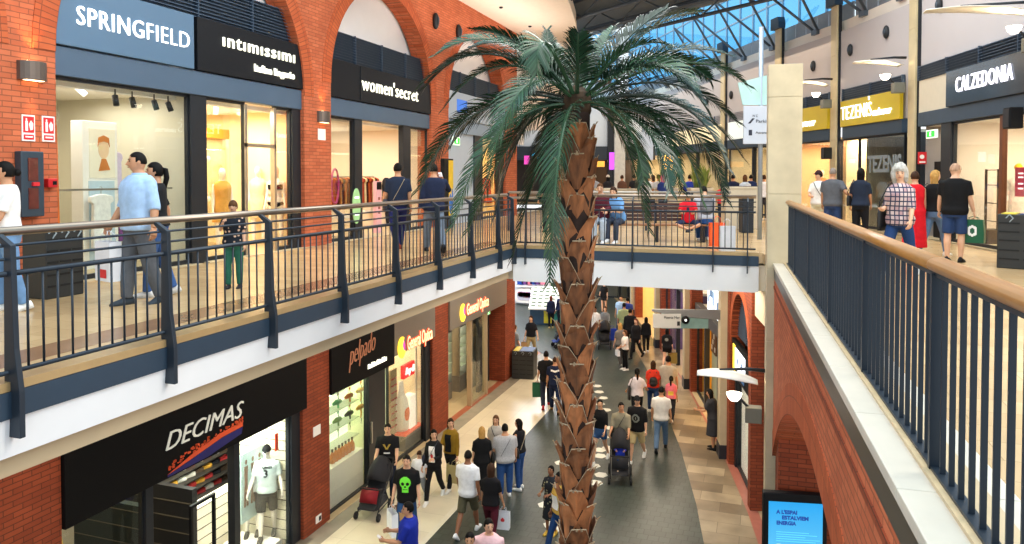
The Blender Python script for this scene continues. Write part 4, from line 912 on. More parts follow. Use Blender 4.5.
# ------------------------------------------------------------------ upper left, bay 3
xa, xb = 20.6, 25.8; q0, q1 = hit(LU,474,170,y)[0], hit(LU,482,170,y)[0]
f = front('pale blue grey front with dark post under the third brick arch', LU, xa, xb, y, 2.85, .4, [(q0,q1),(xb-.5,xb)], [(q1,xb-.5)], (4.12,4.82), beamm=mat('pale_steel', '#8fa3b8', .5, .1, var=.04))
MB().box(xa,q0,y+.03,y+.1,0,2.85).build('service_door_panel', mat('pale_blue_panel', '#b9c6d4', .6, var=.03), f)
s = sign('pale blue grey blank sign band under the third arch', LU, xa-.05, xb+.05, y-.1, 3.27, 4.12, mat('pale_sign', '#aab9c9', .5, var=.04)); MB().box(21.3,22.1,y-.115,y-.1,3.5,3.9).build('blue_logo', mat('logo_blue', '#2f6fd0', .5, var=0, emit=.5), s)
room(LU, q1-.1, xb+.2, y+.1, 4.0, 2.85); lamp_in(LU, 24.5, 1.8, 2.8, 2, 2.4, 120, '#ffd9a0')
mann('mannequin in orange red dress in the third arch shop window', 488, 185, LU, .8, sex='f', H=1.7, top='#d8452a', sleeve='short', bottom='dress', dresslen=.5)
mann('mannequin in yellow top in the third arch shop window', 494, 185, LU, 1.0, sex='f', H=1.7, top='#e0a93a', sleeve='short', bottom='trousers', legs='#c43a26')
def exitsign(label, M, w=.42, h=.2):
    r = thing('exit_sign', label, 'exit sign', M); MB().box(-w/2,w/2,-.03,.03,-h/2,h/2).build('case', mat('exit_white', '#e9f5e2', .5, var=0, emit=.8), r, bevel=.01)
    MB().box(-w*.40,w*.40,-.035,-.03,-h*.36,h*.36).build('green_field', mat('exit_green', '#2ec83a', .5, var=0, emit=1.2), r)
    b = MB(); k = h; b.prism([(-.28*k,-.25*k),(-.16*k,-.25*k),(-.05*k,-.02*k),(.08*k,-.25*k),(.2*k,-.25*k),(.06*k,.04*k),(.14*k,.18*k),(-.02*k,.28*k),(-.22*k,.12*k),(-.14*k,.05*k)], -.04, -.035); b.tube([(0.13*k,-.038,.27*k),(.131*k,-.037,.27*k)], .06*k, 8); b.build('running_figure', LETTER, r)
    return r
x, z = hit(LU,459,141,.0); exitsign('green exit sign under the third arch among the palm fronds', LU @ Matrix.Translation((x,.1,z)), .5, .26)
# pier furniture on the left
def walllamp(label, px, py, M=LU):
    x, z = hit(M, px, py, -.1); r = thing('wall_lamp', label, 'lamp', M @ Matrix.Translation((x,0,z)), 'brick pier lamps'); b = MB(); n = 10
    b.loft([[Vector((.19*math.cos(PI*i/n), -.17*math.sin(PI*i/n), zz)) for i in range(n+1)] for zz in (-.12,.12)]); b.build('shade', mat('lamp_bronze', '#6b5f57', .4, .6, var=.06), r)
    for zz in (-.125,.115): MB().box(-.12,.12,-.1,-.02,zz,zz+.01).build('lens', mat('lamp_lens', '#ffd9a0', .4, var=0, emit=6), r)
    p = M @ Vector((x,-.09,z+.2)); q = M @ Vector((x,-.09,z-.2)); spot('pier_uplight', p, p+Vector((-.03,0,1)), 22, 70, '#ffb060'); spot('pier_downlight', q, q+Vector((-.03,0,-1)), 14, 50, '#ffb060')
walllamp('bronze half round lamp on the leftmost brick pier', 36, 71); walllamp('bronze half round lamp on the brick pier between the first two arches', 326, 117)
for i, (px, py) in enumerate(((28.5,128),(48.5,129))):
    x, z = hit(LU,px,py,-.01); r = thing('fire_sign', ('red and white fire extinguisher sign, left of the pair on brick','red and white fire alarm sign, right of the pair on brick')[i], 'sign', LU @ Matrix.Translation((x,-.012,z)), 'fire signs')
    MB().box(-.09,.09,0,.012,-.17,.17).build('plate', mat('sign_white', '#f4f1ee', .5, var=0), r); MB().box(-.075,.075,-.004,0,-.06,.15).box(-.07,.07,-.004,0,-.15,-.085).build('red_field', mat('sign_red', '#d8242c', .5, var=0), r)
    b = MB(); b.box(-.05,-.015,-.008,-.004,-.04,.09).box(-.042,-.024,-.008,-.004,.09,.125).prism([(0,.05),(.03,.1),(.06,.06),(.055,-.02),(.02,-.03)], -.008, -.004).box(-.05,.05,-.008,-.004,-.125,-.105); b.build('symbol', mat('sign_white', '#f4f1ee'), r)
x0, z1 = hit(LU,17,151,-.05); x1, z0 = hit(LU,41,216,-.05); r = thing('fire_hose_cabinet', 'slate grey fire hose cabinet with two small windows on the brick pier', 'cabinet', LU)
MB().box(x0,x1,-.12,.0,z0,z1).build('cabinet_door', mat('cabinet_slate', '#33424f', .45, .2, var=.05), r, bevel=.012); xm = (x0+x1)/2
for a, b_ in ((.55,.90),(.12,.44)):
    MB().box(x0+.09,x1-.09,-.128,-.118,z0+(z1-z0)*a,z0+(z1-z0)*b_).build('window', mat('dark_red_glass', '#5c2a26', .15, var=.3, scale=10), r)
MB().box(xm-.02,xm+.07,-.15,-.12,z0+(z1-z0)*.47,z0+(z1-z0)*.53).build('red_latch', mat('sign_red', '#d8242c'), r)
x, z = hit(LU,51,183,-.05); r = thing('alarm_box', 'small red alarm box on brick right of the fire hose cabinet', 'alarm', LU @ Matrix.Translation((x,0,z))); MB().box(-.07,.07,-.09,0,-.06,.06).build('box', mat('alarm_red', '#c4161f', .4, var=.05), r, bevel=.012); MB().box(-.005,.05,-.096,-.088,-.025,.025).build('black_button', BLACK, r)
x, z = hit(LU,321.5,134.5,0); r = thing('notice_plate', 'small white notice plate on the pier between the first two arches', 'sign', LU @ Matrix.Translation((x,-.012,z))); MB().box(-.14,.14,0,.012,-.12,.12).build('plate', mat('sign_white', '#f4f1ee'), r)
for i, (px, py) in enumerate(((435.5,21),(458.5,32))):
    x, z = hit(LU,px,py,-.05); r = thing('wall_speaker', 'dark oval speaker on the brick between second and third arch, ' + ('upper left of two','lower right of two')[i], 'speaker', LU @ Matrix.Translation((x,0,z)), 'oval speakers on the brick'); MB().ball((0,-.06,0), (.12,.10,.24), 14, 10).build('body', DARK, r, True); MB().ball((.01,-.11,.02), (.07,.06,.14), 12, 8).build('grille', mat('speaker_grille', '#3c4956', .4, .3), r, True)
# totem poster on pier C
x, z = hit(LU,447,178,-.4); r = thing('poster_totem', 'black totem with yellow and blue poster before the brick pier, behind the phoning man', 'totem', LU @ Matrix.Translation((x,-.4,0))); MB().box(-.32,.32,-.06,.06,0,2.0).build('body', BLACK, r, bevel=.01); MB().box(-.02,.29,-.07,-.06,.3,1.95).build('poster', mat('poster_yellow', '#e8c22e', .5, var=.15), r); b = MB(); b.ball((.08,-.07,.7), (.1,.012,.3), 12, 8); b.ball((.22,-.07,.8), (.06,.012,.35), 12, 8); b.build('blue_figures', mat('poster_blue', '#2a6fc0', .5, var=.2), r)
# ------------------------------------------------------------------ recycling bins
def bin_(label, M, w, d, h, m=None, top=True):
    r = thing('recycling_bin', label, 'bin', M); m = m or mat('bin_dark', '#2b2c2c', .55, var=.08); MB().box(-w/2,w/2,-d/2,d/2,0,h).build('body', m, r, bevel=.015)
    k = 3
    for i in range(k):
        b = MB()
        for q in (.18,.34,.52,.68,.84): b.box(-w/2+(i+.08)*w/k,-w/2+(i+.92)*w/k,-d/2-.006,-d/2+.01,h*q-.012,h*q+.012)
        b.build('front_slots', mat('bin_slot', '#0f1011', .7, var=0), r)
        c = MB(); x = -w/2+(i+.5)*w/k; z = h*.93; c.prism([(x-.06,z),(x,z+.07),(x+.06,z),(x,z-.07),(x,z-.05),(x+.04,z),(x,z+.05),(x-.04,z)][:8], -d/2-.008, -d/2); c.build('mark', mat('bin_mark', '#93a0a6', .5, var=0), r)
    MB().box(-w/2+.05,-w/2+.25,-d/2+.03,d/2-.03,h,h+.012).build('yellow_lid', mat('lid_yellow', '#d9c62a', .5), r); MB().box(-w/2+.3,w/2-.05,-d/2+.03,d/2-.03,h,h+.012).build('blue_lid', mat('lid_blue', '#24467f', .5), r); return r
bin_('dark recycling bin with three arrow marks in front of the first shop window', frame((-8.42,6.87,UF), (0,1)), .52, .40, .86)
p = gp(1040, 270, UF); bin_('dark slotted bin at the right frame edge before the hosiery shop', frame((p.x,p.y+.2,UF), (.9,-.35)), 1.0, .6, .88)
p = gp(518, 379, 0); bin_('dark bin with blue and yellow lids beside the far brick pier on the ground floor', frame((p.x+.12,p.y+.4,0), (1,.12)), .8, .75, 1.0)
# ------------------------------------------------------------------ ground floor left shops
SIGNB = mat('sign_black', '#0b0b0d', .6, var=.06, scale=1, spec=.12); GREYS = mat('sign_grey_metal', '#8d877d', .4, .4, var=.05, scale=1)
P_ = [(7.16,12.5),(13.45,18.57),(19.65,24.6)]
ys = .1; zs = 2.66
f = front('dark metal front of the sports shop on the ground floor', LL, 7.16, 12.5, ys, zs, .06, [(hit(LL,147,510,ys)[0]-.05,hit(LL,151,510,ys)[0]+.02),(hit(LL,233,480,ys)[0],hit(LL,238,480,ys)[0]+.02),(12.22,12.5)], [(7.16,hit(LL,147,510,ys)[0]-.05),(hit(LL,238,480,ys)[0],12.22)], base=.06, beamm=mat('frame_grey', '#6d6c68', .4, .5))
s = sign('wide black sports shop sign with slanted silver capitals and an orange and blue swoosh', LL, 7.16, 12.56, ys-.16, zs, 4.75, SIGNB, .2)
a = hit(LL,164,447,ys-.17)[0]; SIL = mat('silver_letter', '#cfcfc4', .4, var=.05, emit=.35)
text('DECIMAS', SIL, s, a, 3.10, ys-.17, .29, hit(LL,242,404,ys-.17)[0]-a, shear=.35, bold=-.004)
a, b_ = hit(LL,168,460,ys-.17)[0], hit(LL,243,425,ys-.17)[0]; w_ = b_-a; rnd = random.Random(2)
t = MB(); t.prism([(a,2.72),(a+.3*w_,2.86),(a+.7*w_,2.98),(b_,3.0),(b_,2.92),(a+.7*w_,2.9),(a+.3*w_,2.79)], ys-.168, ys-.16); 
for i in range(90): u = rnd.random(); x = a+u*w_; z = 2.78+.24*u**.6+rnd.uniform(-.03,.06); k = rnd.uniform(.008,.022); t.box(x-k,x+k,ys-.17,ys-.16,z-k,z+k)
t.build('orange_swoosh', mat('swoosh_orange', '#e2562a', .5, var=.1), s)
t = MB(); t.prism([(a,2.68),(a,2.71),(a+.3*w_,2.78),(a+.7*w_,2.89),(b_,2.91),(b_-.02*w_,2.8),(a+.5*w_,2.69)], ys-.166, ys-.16); t.build('blue_swoosh', mat('swoosh_blue', '#1b1a66', .5, var=.15), s)
SW = mat('sport_wall', '#9a917f', .8, var=.06, scale=1); SFM = mat('sport_floor', '#6b6358', .3, var=.1)
for b in (MB().box(12.6,12.66,ys+.1,1.62,0,4), MB().box(12.66,16.4,1.62,1.68,0,4), MB().box(6.94,7.0,ys+.1,3.9,0,4), MB().box(6.94,16.4,3.9,3.98,0,4), MB().box(16.4,16.46,1.68,3.9,0,4)):
    o = b.build('wall_sport_shop', SW); o.matrix_world = LL; struct(o)
o = MB().box(6.9,12.6,-.15,3.9,-.02,.012).box(12.6,16.46,1.62,3.9,-.02,.012).build('floor_sport_shop', SFM); o.matrix_world = LL; struct(o); o = MB().box(6.9,16.46,ys+.3,3.98,4,4.06).build('ceiling_sport_shop', CEILW); o.matrix_world = LL; struct(o)
lamp_in(LL, 11, 1.0, 3.9, 6, 1.4, 260, '#fff0cf'); lamp_in(LL, 11.4, 1.1, 2.62, 1.6, .7, 60, '#f2fff0'); spot('window_spot', LL @ Vector((11.3,1.25,2.5)), LL @ Vector((12.5,1.0,1.3)), 90, 110, '#fbfff4', .6, .1); spot('slat_front_fill', LL @ Vector((11.2,.4,2.4)), LL @ Vector((12.5,.7,1.4)), 60, 100, '#fbfff4', .6, .1); spot('shoe_fill', LL @ Vector((10.4,.5,3.6)), LL @ Vector((11.0,2.3,1.1)), 220, 110, '#fff3da', .6, .1)  # the spots are unseen extras, added to brighten slat wall and shoes
SLAT = mat('slat_cream', '#e6dfc9', .6, var=.03)
def slatwall(label, M, x0, x1, y0, z1, m=SLAT, gap=.2, th=.06, name='slat_wall'):
    r = thing(name, label, 'display unit', M); MB().box(x0,x1,y0,y0+th,0,z1).build('board', m, r); b = MB(); z = gap
    while z < z1: b.box(x0,x1,y0-.004,y0+.01,z-.008,z+.008); z += gap
    b.build('grooves', mat('groove_dark', '#5b5345', .7, var=0), r); return r
slatwall('long cream slatted wall behind the sports mannequins', LL @ Matrix.Translation((12.40,1.6,0)) @ Matrix.Rotation(R(-90), 4, 'Z') , 0, 1.3, 0, 3.4)
slatwall('low cream slatted gondola inside the sports shop', LL, hit(LL,190,514,1.4)[0], hit(LL,190,514,1.4)[0]+1.9, 1.4, hit(LL,190,514,1.4)[1], th=.3)
slatwall('tall black slatted counter in the sports shop', LL @ Matrix.Translation((hit(LL,192,490,1.0)[0],2.6,0)) @ Matrix.Rotation(R(-90), 4, 'Z'), 0, 1.6, 0, hit(LL,192,490,1.0)[1], mat('counter_black', '#16171a', .5), .28, .12)
slatwall('dark green slatted counter left in the sports shop', LL @ Matrix.Translation((hit(LL,146,508,1.0)[0],2.6,0)) @ Matrix.Rotation(R(-90), 4, 'Z'), 0, 1.6, 0, hit(LL,146,508,1.0)[1], mat('counter_green', '#15201f', .5), .28, .12)
fr = thing('door_mirror_frame', 'black standing frame in the sports shop doorway', 'frame', LL @ Matrix.Translation((10.35,.55,0))); MB().box(-.3,-.25,0,.05,0,1.65).box(.25,.3,0,.05,0,1.65).box(-.25,.25,0,.05,1.6,1.65).box(-.25,.25,0,.05,.3,.34).build('frame', BLACK, fr); MB().box(-.3,.3,-.15,.2,0,.03).build('foot', BLACK, fr)
shoe0 = None; rnd = random.Random(8); cs = ('#f2efe8','#26262a','#d9a23c','#c43a3a','#e9e5da','#5b4a3a')
xr0 = hit(LL,150,490,2.3)[0]
for q in range(8):
    for c in range(14):
        M_ = LL @ Matrix.Translation((xr0+.12+c*.24, 2.27+.02*q, .335+q*.21)) @ Matrix.Rotation(R(70), 4, 'Z')
        b = MB(); rr = []
        for y_, w_, h_ in ((-.12,.03,.09),(-.06,.042,.115),(.02,.045,.09),(.10,.05,.06),(.16,.03,.035)): rr.append([Vector((w_*math.cos(PI*i/6), y_, h_*math.sin(PI*i/6)**.7)) for i in range(7)])
        k = (q*5+c*3+rnd.randrange(3)) % 6
        if shoe0 is None: shoe0 = {}
        if k not in shoe0: shoe0[k] = b.loft(rr).mesh('sport_shoe', clothm(cs[k]), True)
        o = bpy.data.objects.new('sport_shoe', shoe0[k]); COL.objects.link(o); o.matrix_world = M_ @ Matrix.Scale(.9, 4); tag(o, 'sports shoe on the shoe wall at the back of the sports shop', 'shoe', 'shoes on the sports shop wall')
st = thing('shoe_wall', 'dark shelved shoe wall at the back of the sports shop', 'shelf', LL)
for q in range(8): MB().box(xr0,xr0+3.4,2.1+.02*q,2.5,.31+q*.21,.334+q*.21).build('shelf_board', mat('shelf_dark', '#2a2622', .6), st)
MB().box(xr0,xr0+3.4,2.5,2.54,.0,2.2).build('back_panel', mat('shelf_back', '#4a3f33', .7), st)
st = thing('runner_poster', 'pale blue poster of printed runners in the sports shop window', 'poster', LL @ Matrix.Translation((hit(LL,241,470,.85)[0],.85,0))); MB().box(0,.95,0,.04,.55,1.9).build('board', mat('pale_aqua', '#c3dcdc', .6, var=.05), st)
for q in range(5):
    b = MB(); x = .14+q*.2; b.ball((x,-.008,1.72), (.035,.008,.05), 8, 6); b.prism([(x-.05,1.64),(x+.05,1.64),(x+.035,1.3),(x+.06,.85),(x+.01,.85),(x,1.2),(x-.02,.85),(x-.07,.85),(x-.04,1.3)], -.012, -.001); b.build('printed_runner', mat('runner_tan', '#8a6a54', .6, var=.3), st)
def jersey(label, px, py, yy, **k): 
    x = hit(LL, px, py, yy)[0]; return person(label, 0,0,0, k.pop('face', 170), pos=LL @ Vector((x,yy,.14)), name='mannequin', cat='mannequin', skin='w', style='mask', shoes='#2a2a2c', feat=False, **k)
JM = mat('jersey_blue', '#c9d9dd', .7, var=.15, scale=5)
g = jersey('mannequin in pale jersey numbered 3 and black bucket hat in the sports window', 267, 480, .62, H=1.82, hat='#18181a', top='#c9d9dd', topmat=JM, sleeve='short', bottom='shorts', legs='#2b2c30', pose='stand', armR=(15,14,20,0), armL=(10,14,20,0), legR=(14,4), legL=(-10,6))
text('3', mat('print_black', '#1c1c20', .7, var=0), g.root, -.045, 1.20, g.surf(0,1.25,1,.04).y*g.S, .15, name='number') .matrix_local = Matrix.Translation((.045, g.surf(0,1.25,1,.045).y*g.S, 1.25)) @ Matrix.Rotation(PI, 4, 'Z') @ TXT
text('KINGS', mat('print_black', '#1c1c20'), g.root, 0, 0, 0, .05, name='team_print').matrix_local = Matrix.Translation((.07, g.surf(0,1.38,1,.045).y*g.S, 1.42)) @ Matrix.Rotation(PI, 4, 'Z') @ TXT
jersey('mannequin in striped sports top and black shorts, left of the bucket hat one', 252, 490, .95, H=1.78, top='#dfe3e2', sleeve='short', bottom='shorts', legs='#2b2c30', armR=(8,12,20,0), armL=(8,12,20,0))
pl_ = thing('display_plinth', 'white window plinth under the sports mannequins', 'plinth', LL); MB().box(10.95,12.2,.3,1.25,.0,.13).build('top', mat('display_white', '#f4efe8'), pl_, bevel=.01)
x, z = hit(LL,277,442,.45); st = MB().box(x-.05,x+.05,.45,.47,z-.17,z+.17).build('red_tag', mat('tag_red', '#e2462e', .5, var=.05), M=None); st.matrix_world = LL; tag(st, 'small red sale tag hanging beside the bucket hat mannequin', 'tag')
b = MB(); b.loft([[Vector((.22*k*math.cos(2*PI*i/12), .08*math.sin(2*PI*i/12)+.02*math.sin(i*2), z_)) for i in range(12)] for z_, k in ((1.1,.5),(1.3,.9),(1.7,1.1),(2.05,.9),(2.25,.5))]); o = b.build('hanging_football_shirt', mat('shirt_yellow_green', '#c9a92a', .7, var=.5, scale=2), smooth=True); o.matrix_world = LL @ Matrix.Translation((7.75,1.0,.2)); tag(o, 'yellow and green football shirt hanging at the left of the sports shop', 'garment')
# ---- cosmetics / hair shop
xm = hit(LL,389,380,ys)[0]; xd0, xd1 = hit(LL,368,430,ys)[0], hit(LL,384,430,ys)[0]
f = front('black front of the hairdressing supply shop with dark door frame', LL, 13.45, xm, ys, 2.66, .05, [(xd0,xd1+.02)], [(13.45,xd0)], base=.06, beamm=BLACK)
MB().box(13.5,xd0-.02,ys+.12,ys+.45,.02,.9).build('white_base_cabinet', mat('display_white', '#f4efe8'), f); MB().box(xd0+.06,xd0+.1,ys-.07,ys-.03,1.0,1.5).build('door_handle', CHROME, f)
s = sign('black shop sign with a slanting copper script word', LL, 13.45, xm, ys-.16, 2.66, 4.75, SIGNB, .2); a = hit(LL,349,372,ys-.17)[0]; b_ = hit(LL,376,350,ys-.17)[0]
text('pelpado', mat('copper_letter', '#c98866', .35, .4, var=.05, emit=.25), s, a, 3.12, ys-.175, .50, (b_-a), shear=.55, bold=-.016, rot=R(-6)); a = hit(LL,368,370,ys-.17)[0]; w_ = (hit(LL,387,362,ys-.17)[0]-a)/11; cp = MB(); [cp.box(a+q*w_,a+(q+.82)*w_,ys-.175,ys-.165,2.85,2.85+(.11,.09,.12)[q % 3]) for q in range(11)]; cp.build('caption', LETTERY, s)
room(LL, 13.3, xm, ys+.1, 1.5, 3.0, mat('bright_lime_white', '#eef2d6', .7, var=.02), SHOPF); lamp_in(LL, 14.6, .9, 2.6, 2.2, .6, 110, '#f8ffd8')
ds = thing('display_shelf', 'brightly lit shelf unit of hair dryers in the black fronted shop window', 'shelf', LL); xs0 = hit(LL,331,430,.75)[0]
MB().box(13.6,xd0+.5,.95,1.0,.9,2.62).build('lit_back', mat('lit_back', '#f6fbdc', .6, var=0, emit=1.1), ds); dry = None
for q in range(4): MB().box(13.6,xd0+.5,.62,.95,1.02+q*.42,1.035+q*.42).build('shelf_board', mat('acrylic', '#dfe8cf', .2, var=0), ds)
for q in range(3):
    for c in range(3):
        cc = ('#8fb070','#d9772a','#4a4a40','#5fae78','#e0a238','#c96a2c','#7a5a3a','#d8b060','#d2482e')[(q*3+c*2) % 9]
        b = MB(); b.tube([(-.16,0,.17),(-.02,0,.18),(.12,0,.17)], [.035,.06,.055], 10); b.tube([(.03,0,.15),(.05,0,.03),(.03,0,-.1)], [.024,.022,.018], 8); o = b.build('hair_dryer', mat('dryer_'+cc, cc, .35, var=.05), smooth=True); o.matrix_world = LL @ Matrix.Translation((xs0+.22+c*(hit(LL,363,430,.75)[0]-xs0-.4)/2, .72, 1.45+q*.42-.02)); b = MB(); b.tube([(.03,0,-.1),(.06,0,-.17),(.03,0,-.24)], .008, 5); b.build('cord', DARK, o)
        tag(o, 'hair dryer on the lit shelf, %s row, %s in the row' % (('bottom','middle','top')[q], ('left','centre','right')[c]), 'hair dryer', 'hair dryers on the lit shelf')
for c in range(7):
    b = MB(); b.lathe([(.001,0),(.055,0),(.06,.02),(.06,.17),(.03,.22),(.022,.25),(.001,.25)], n=12); o = b.build('bottle', mat('amber_bottle', '#c9722a', .2, var=.1), smooth=True); o.matrix_world = LL @ Matrix.Translation((hit(LL,331,450,.38)[0]+.05+c*(xd0-hit(LL,331,450,.38)[0]-.3)/6, .38, .905)); b = MB(); b.lathe([(.001,.25),(.024,.25),(.024,.31),(.001,.31)], n=10); b.build('bottle_cap', BLACK, o); tag(o, 'amber bottle on the white cabinet below the hair dryers', 'bottle', 'amber bottles in the window')
# ---- optician, two windows
f = front('grey framed front of the first optician window left of the middle brick pier', LL, xm, 18.57, ys, 2.80, .05, [(18.27,18.57)], [(xm,18.27)], beamm=GREYS)
HALO = mat('letter_orange_halo', '#fff3e6', .5, var=0, emit=1.6, ecol='#ff9a66'); REDL = mat('letter_red_edge', '#e8562e', .5, var=0, emit=.9)
def optic(label, x0, x1, z0, z1, lx, lw, zc_):
    s = sign(label, LL, x0, x1, ys-.16, z0, z1, GREYS, .2); yy = ys-.175; h = .36
    text('General Optica', REDL, s, lx+.48, zc_-.13, yy+.008, h, lw, bold=.02); text('General Optica', HALO, s, lx+.48, zc_-.13, yy-.004, h, lw, bold=.003)
    for nm, m, r0, a0, a1 in (('logo_yellow', mat('logo_yellow', '#ffd93a', .5, var=0, emit=1.5), .27, 60, 330), ('logo_magenta', mat('logo_magenta', '#e0469a', .5, var=0, emit=1.2), .2, -40, 70)):
        b = MB(); c_ = (lx+.2, zc_); n = 18; pts = [(c_[0]+r0*.8*math.cos(R(a0+(a1-a0)*i/n)), c_[1]+r0*math.sin(R(a0+(a1-a0)*i/n))) for i in range(n+1)]; b.prism(pts+[(c_[0]+.06*math.cos(R(a1)), c_[1]+.06*math.sin(R(a1))),(c_[0]+.06*math.cos(R(a0)), c_[1]+.06*math.sin(R(a0)))], yy-.01, yy+.01); b.build(nm, m, s)
    return s
optic('grey optician sign with glowing orange letters, left of the middle brick pier', xm, 18.62, 2.85, 4.7, hit(LL,392,340,ys)[0], hit(LL,427,326,ys)[0]-hit(LL,402,334,ys)[0], hit(LL,411,340,ys)[1])
optic('grey optician sign with glowing orange letters, right of the middle brick pier', 19.65, 24.62, 2.8, 4.05, hit(LL,455,310,ys)[0], hit(LL,484,300,ys)[0]-hit(LL,462,307,ys)[0], hit(LL,472,306,ys)[1])
room(LL, xm+.1, 18.5, ys+.1, 4.0, 3.3, mat('cream_shop', '#f1e3c4', .7, var=.03)); lamp_in(LL, 17.6, 1.6, 3.2, 1.8, 2, 90, '#fff0d0')
rb = thing('brand_sign', 'red light box with white script inside the first optician window', 'sign', LL @ Matrix.Translation((hit(LL,411,369,.5)[0],.5,hit(LL,411,369,.5)[1]))); MB().box(-.42,.42,0,.1,-.18,.18).build('box', mat('rb_red', '#e0262a', .5, var=0, emit=.9), rb); text('Ray-Ban', LETTER, rb, -.36, -.08, -.015, .2, .72, shear=.3)
bt_ = thing('bottle_poster', 'white bottle shaped cut-out with orange label in the optician window', 'poster', LL @ Matrix.Translation((hit(LL,401,415,.5)[0],.5,.5))); b = MB(); b.lathe([(.001,0),(.19,0),(.21,.08),(.21,.62),(.18,.82),(.08,1.02),(.07,1.3),(.001,1.32)], n=20); b.build('bottle_body', mat('display_white', '#f4efe8'), bt_, True); b = MB(); b.ball((0,-.18,.45), (.13,.05,.22), 14, 8); b.build('label', mat('label_orange', '#f0713a', .5, var=.1), bt_, True)
tb = thing('display_table', 'low grey display table with glowing red top in the optician window', 'table', LL @ Matrix.Translation((hit(LL,408,438,.45)[0],.45,0))); MB().box(-.55,.45,-.2,.3,0,.42).build('base', mat('frame_grey', '#6d6c68'), tb, bevel=.01); MB().box(-.57,.47,-.22,.32,.42,.47).build('top', mat('red_top', '#e8613f', .4, var=.03, emit=.25), tb); MB().box(-.1,.25,-.12,.12,.47,1.35).build('lit_column', mat('lit_column', '#fdeedd', .5, var=0, emit=.6), tb)
pn = MB().box(hit(LL,416,400,.32)[0],18.26,.32,.36,0,2.8).build('white_screen_panel', mat('cream_panel', '#efe7d6', .6, var=.02)); pn.matrix_world = LL; tag(pn, 'tall cream panel at the right of the first optician window', 'panel')
cb = thing('frame_display_case', 'case of coloured spectacle frames at the left of the optician window', 'display case', LL @ Matrix.Translation((hit(LL,394,400,.55)[0],.55,0))); MB().box(-.2,.16,.0,.06,0,2.2).build('board', mat('case_tan', '#a8926c', .6), cb)
b = MB(); rnd = random.Random(4)
for q in range(8):
    for c in range(2):
        x = -.11+c*.17; z = .7+q*.18
        b.tube([(x-.05,-.02,z),(x-.02,-.03,z)], .02, 8); b.tube([(x+.02,-.03,z),(x+.05,-.02,z)], .02, 8)
b.build('spectacles', mat('specs_red', '#b03a3a', .4, var=.4, scale=9), cb)
g0, g1, g2 = [hit(LL,px,390,ys)[0] for px in (471,487,503)]
f = front('pale framed glass front of the second optician window by the far brick pier', LL, 19.65, 24.6, ys, 2.75, .05, [(g0-.05,g0+.06),(g1-.12,g1)], [(g0+.06,g1-.12)], beamm=GREYS, fm=mat('frame_beige', '#b9a88c', .4, .4, var=.05))
MB().box(g1+.55,24.6,ys+.5,ys+.6,0,2.8).box(g1,g1+.3,ys+.3,ys+.4,0,2.8).build('dark_side_panel', mat('navy_panel', '#1d2733', .5), f); MB().box(g1+.25,24.3,ys+.7,ys+.75,0,2.8).build('grey_door', mat('grey_door', '#5f6a74', .5, var=.08), f)
o = exitsign('small dark green exit sign in the grey doorway by the far brick pier', LL @ Matrix.Translation((g1+.6,ys+.2,2.62)), .34, .16)
room(LL, 19.5, 24.5, ys+.9, 4.0, 3.2, mat('cream_shop', '#f1e3c4')); lamp_in(LL, 21.2, 1.9, 3.1, 2, 2, 60, '#fff0d0')
for i, (px, w_) in enumerate(((452,.5),(466,.6))):
    x = hit(LL,px,400,.9)[0]; c = thing('display_cabinet', ('white lit cabinet nearest the middle brick pier in the second optician shop','white lit cabinet by the glass door of the second optician shop')[i], 'cabinet', LL @ Matrix.Translation((x,1.0,0))); MB().box(-w_/2,w_/2,0,.4,.0,.55).build('base', mat('base_grey', '#77716a', .5), c, bevel=.01); MB().box(-w_/2,-w_/2+.03,0,.4,.55,2.2).box(w_/2-.03,w_/2,0,.4,.55,2.2).box(-w_/2,w_/2,0,.4,2.2,2.25).build('case', CHROME, c); MB().box(-w_/2+.03,w_/2-.03,.36,.4,.55,2.2).build('lit_back', mat('lit_back', '#f6fbdc'), c)
    for q in range(4): MB().box(-w_/2+.03,w_/2-.03,0,.36,.85+q*.33,.865+q*.33).build('glass_shelf', mat('acrylic', '#dfe8cf'), c)
# white notice and socket on the first brick pier of the ground floor
for nm, lb, px, py, w_, h_ in (('notice_plate','white notice plate on the front ground floor brick pier',317.5,430,.16,.2),('wall_socket','small black and white socket plate low on the front brick pier',319,518,.12,.15)):
    x, z = hit(LL,px,py,0); r = thing(nm, lb, 'sign' if nm[0] == 'n' else 'socket', LL @ Matrix.Translation((x,-.012,z))); MB().box(-w_,w_*.6,0,.012,-h_/2,h_/2).build('plate', mat('sign_white', '#f4f1ee'), r)
    if nm[0] == 'w': MB().box(-.02,.05,-.006,0,-.05,.04).build('hole', BLACK, r)
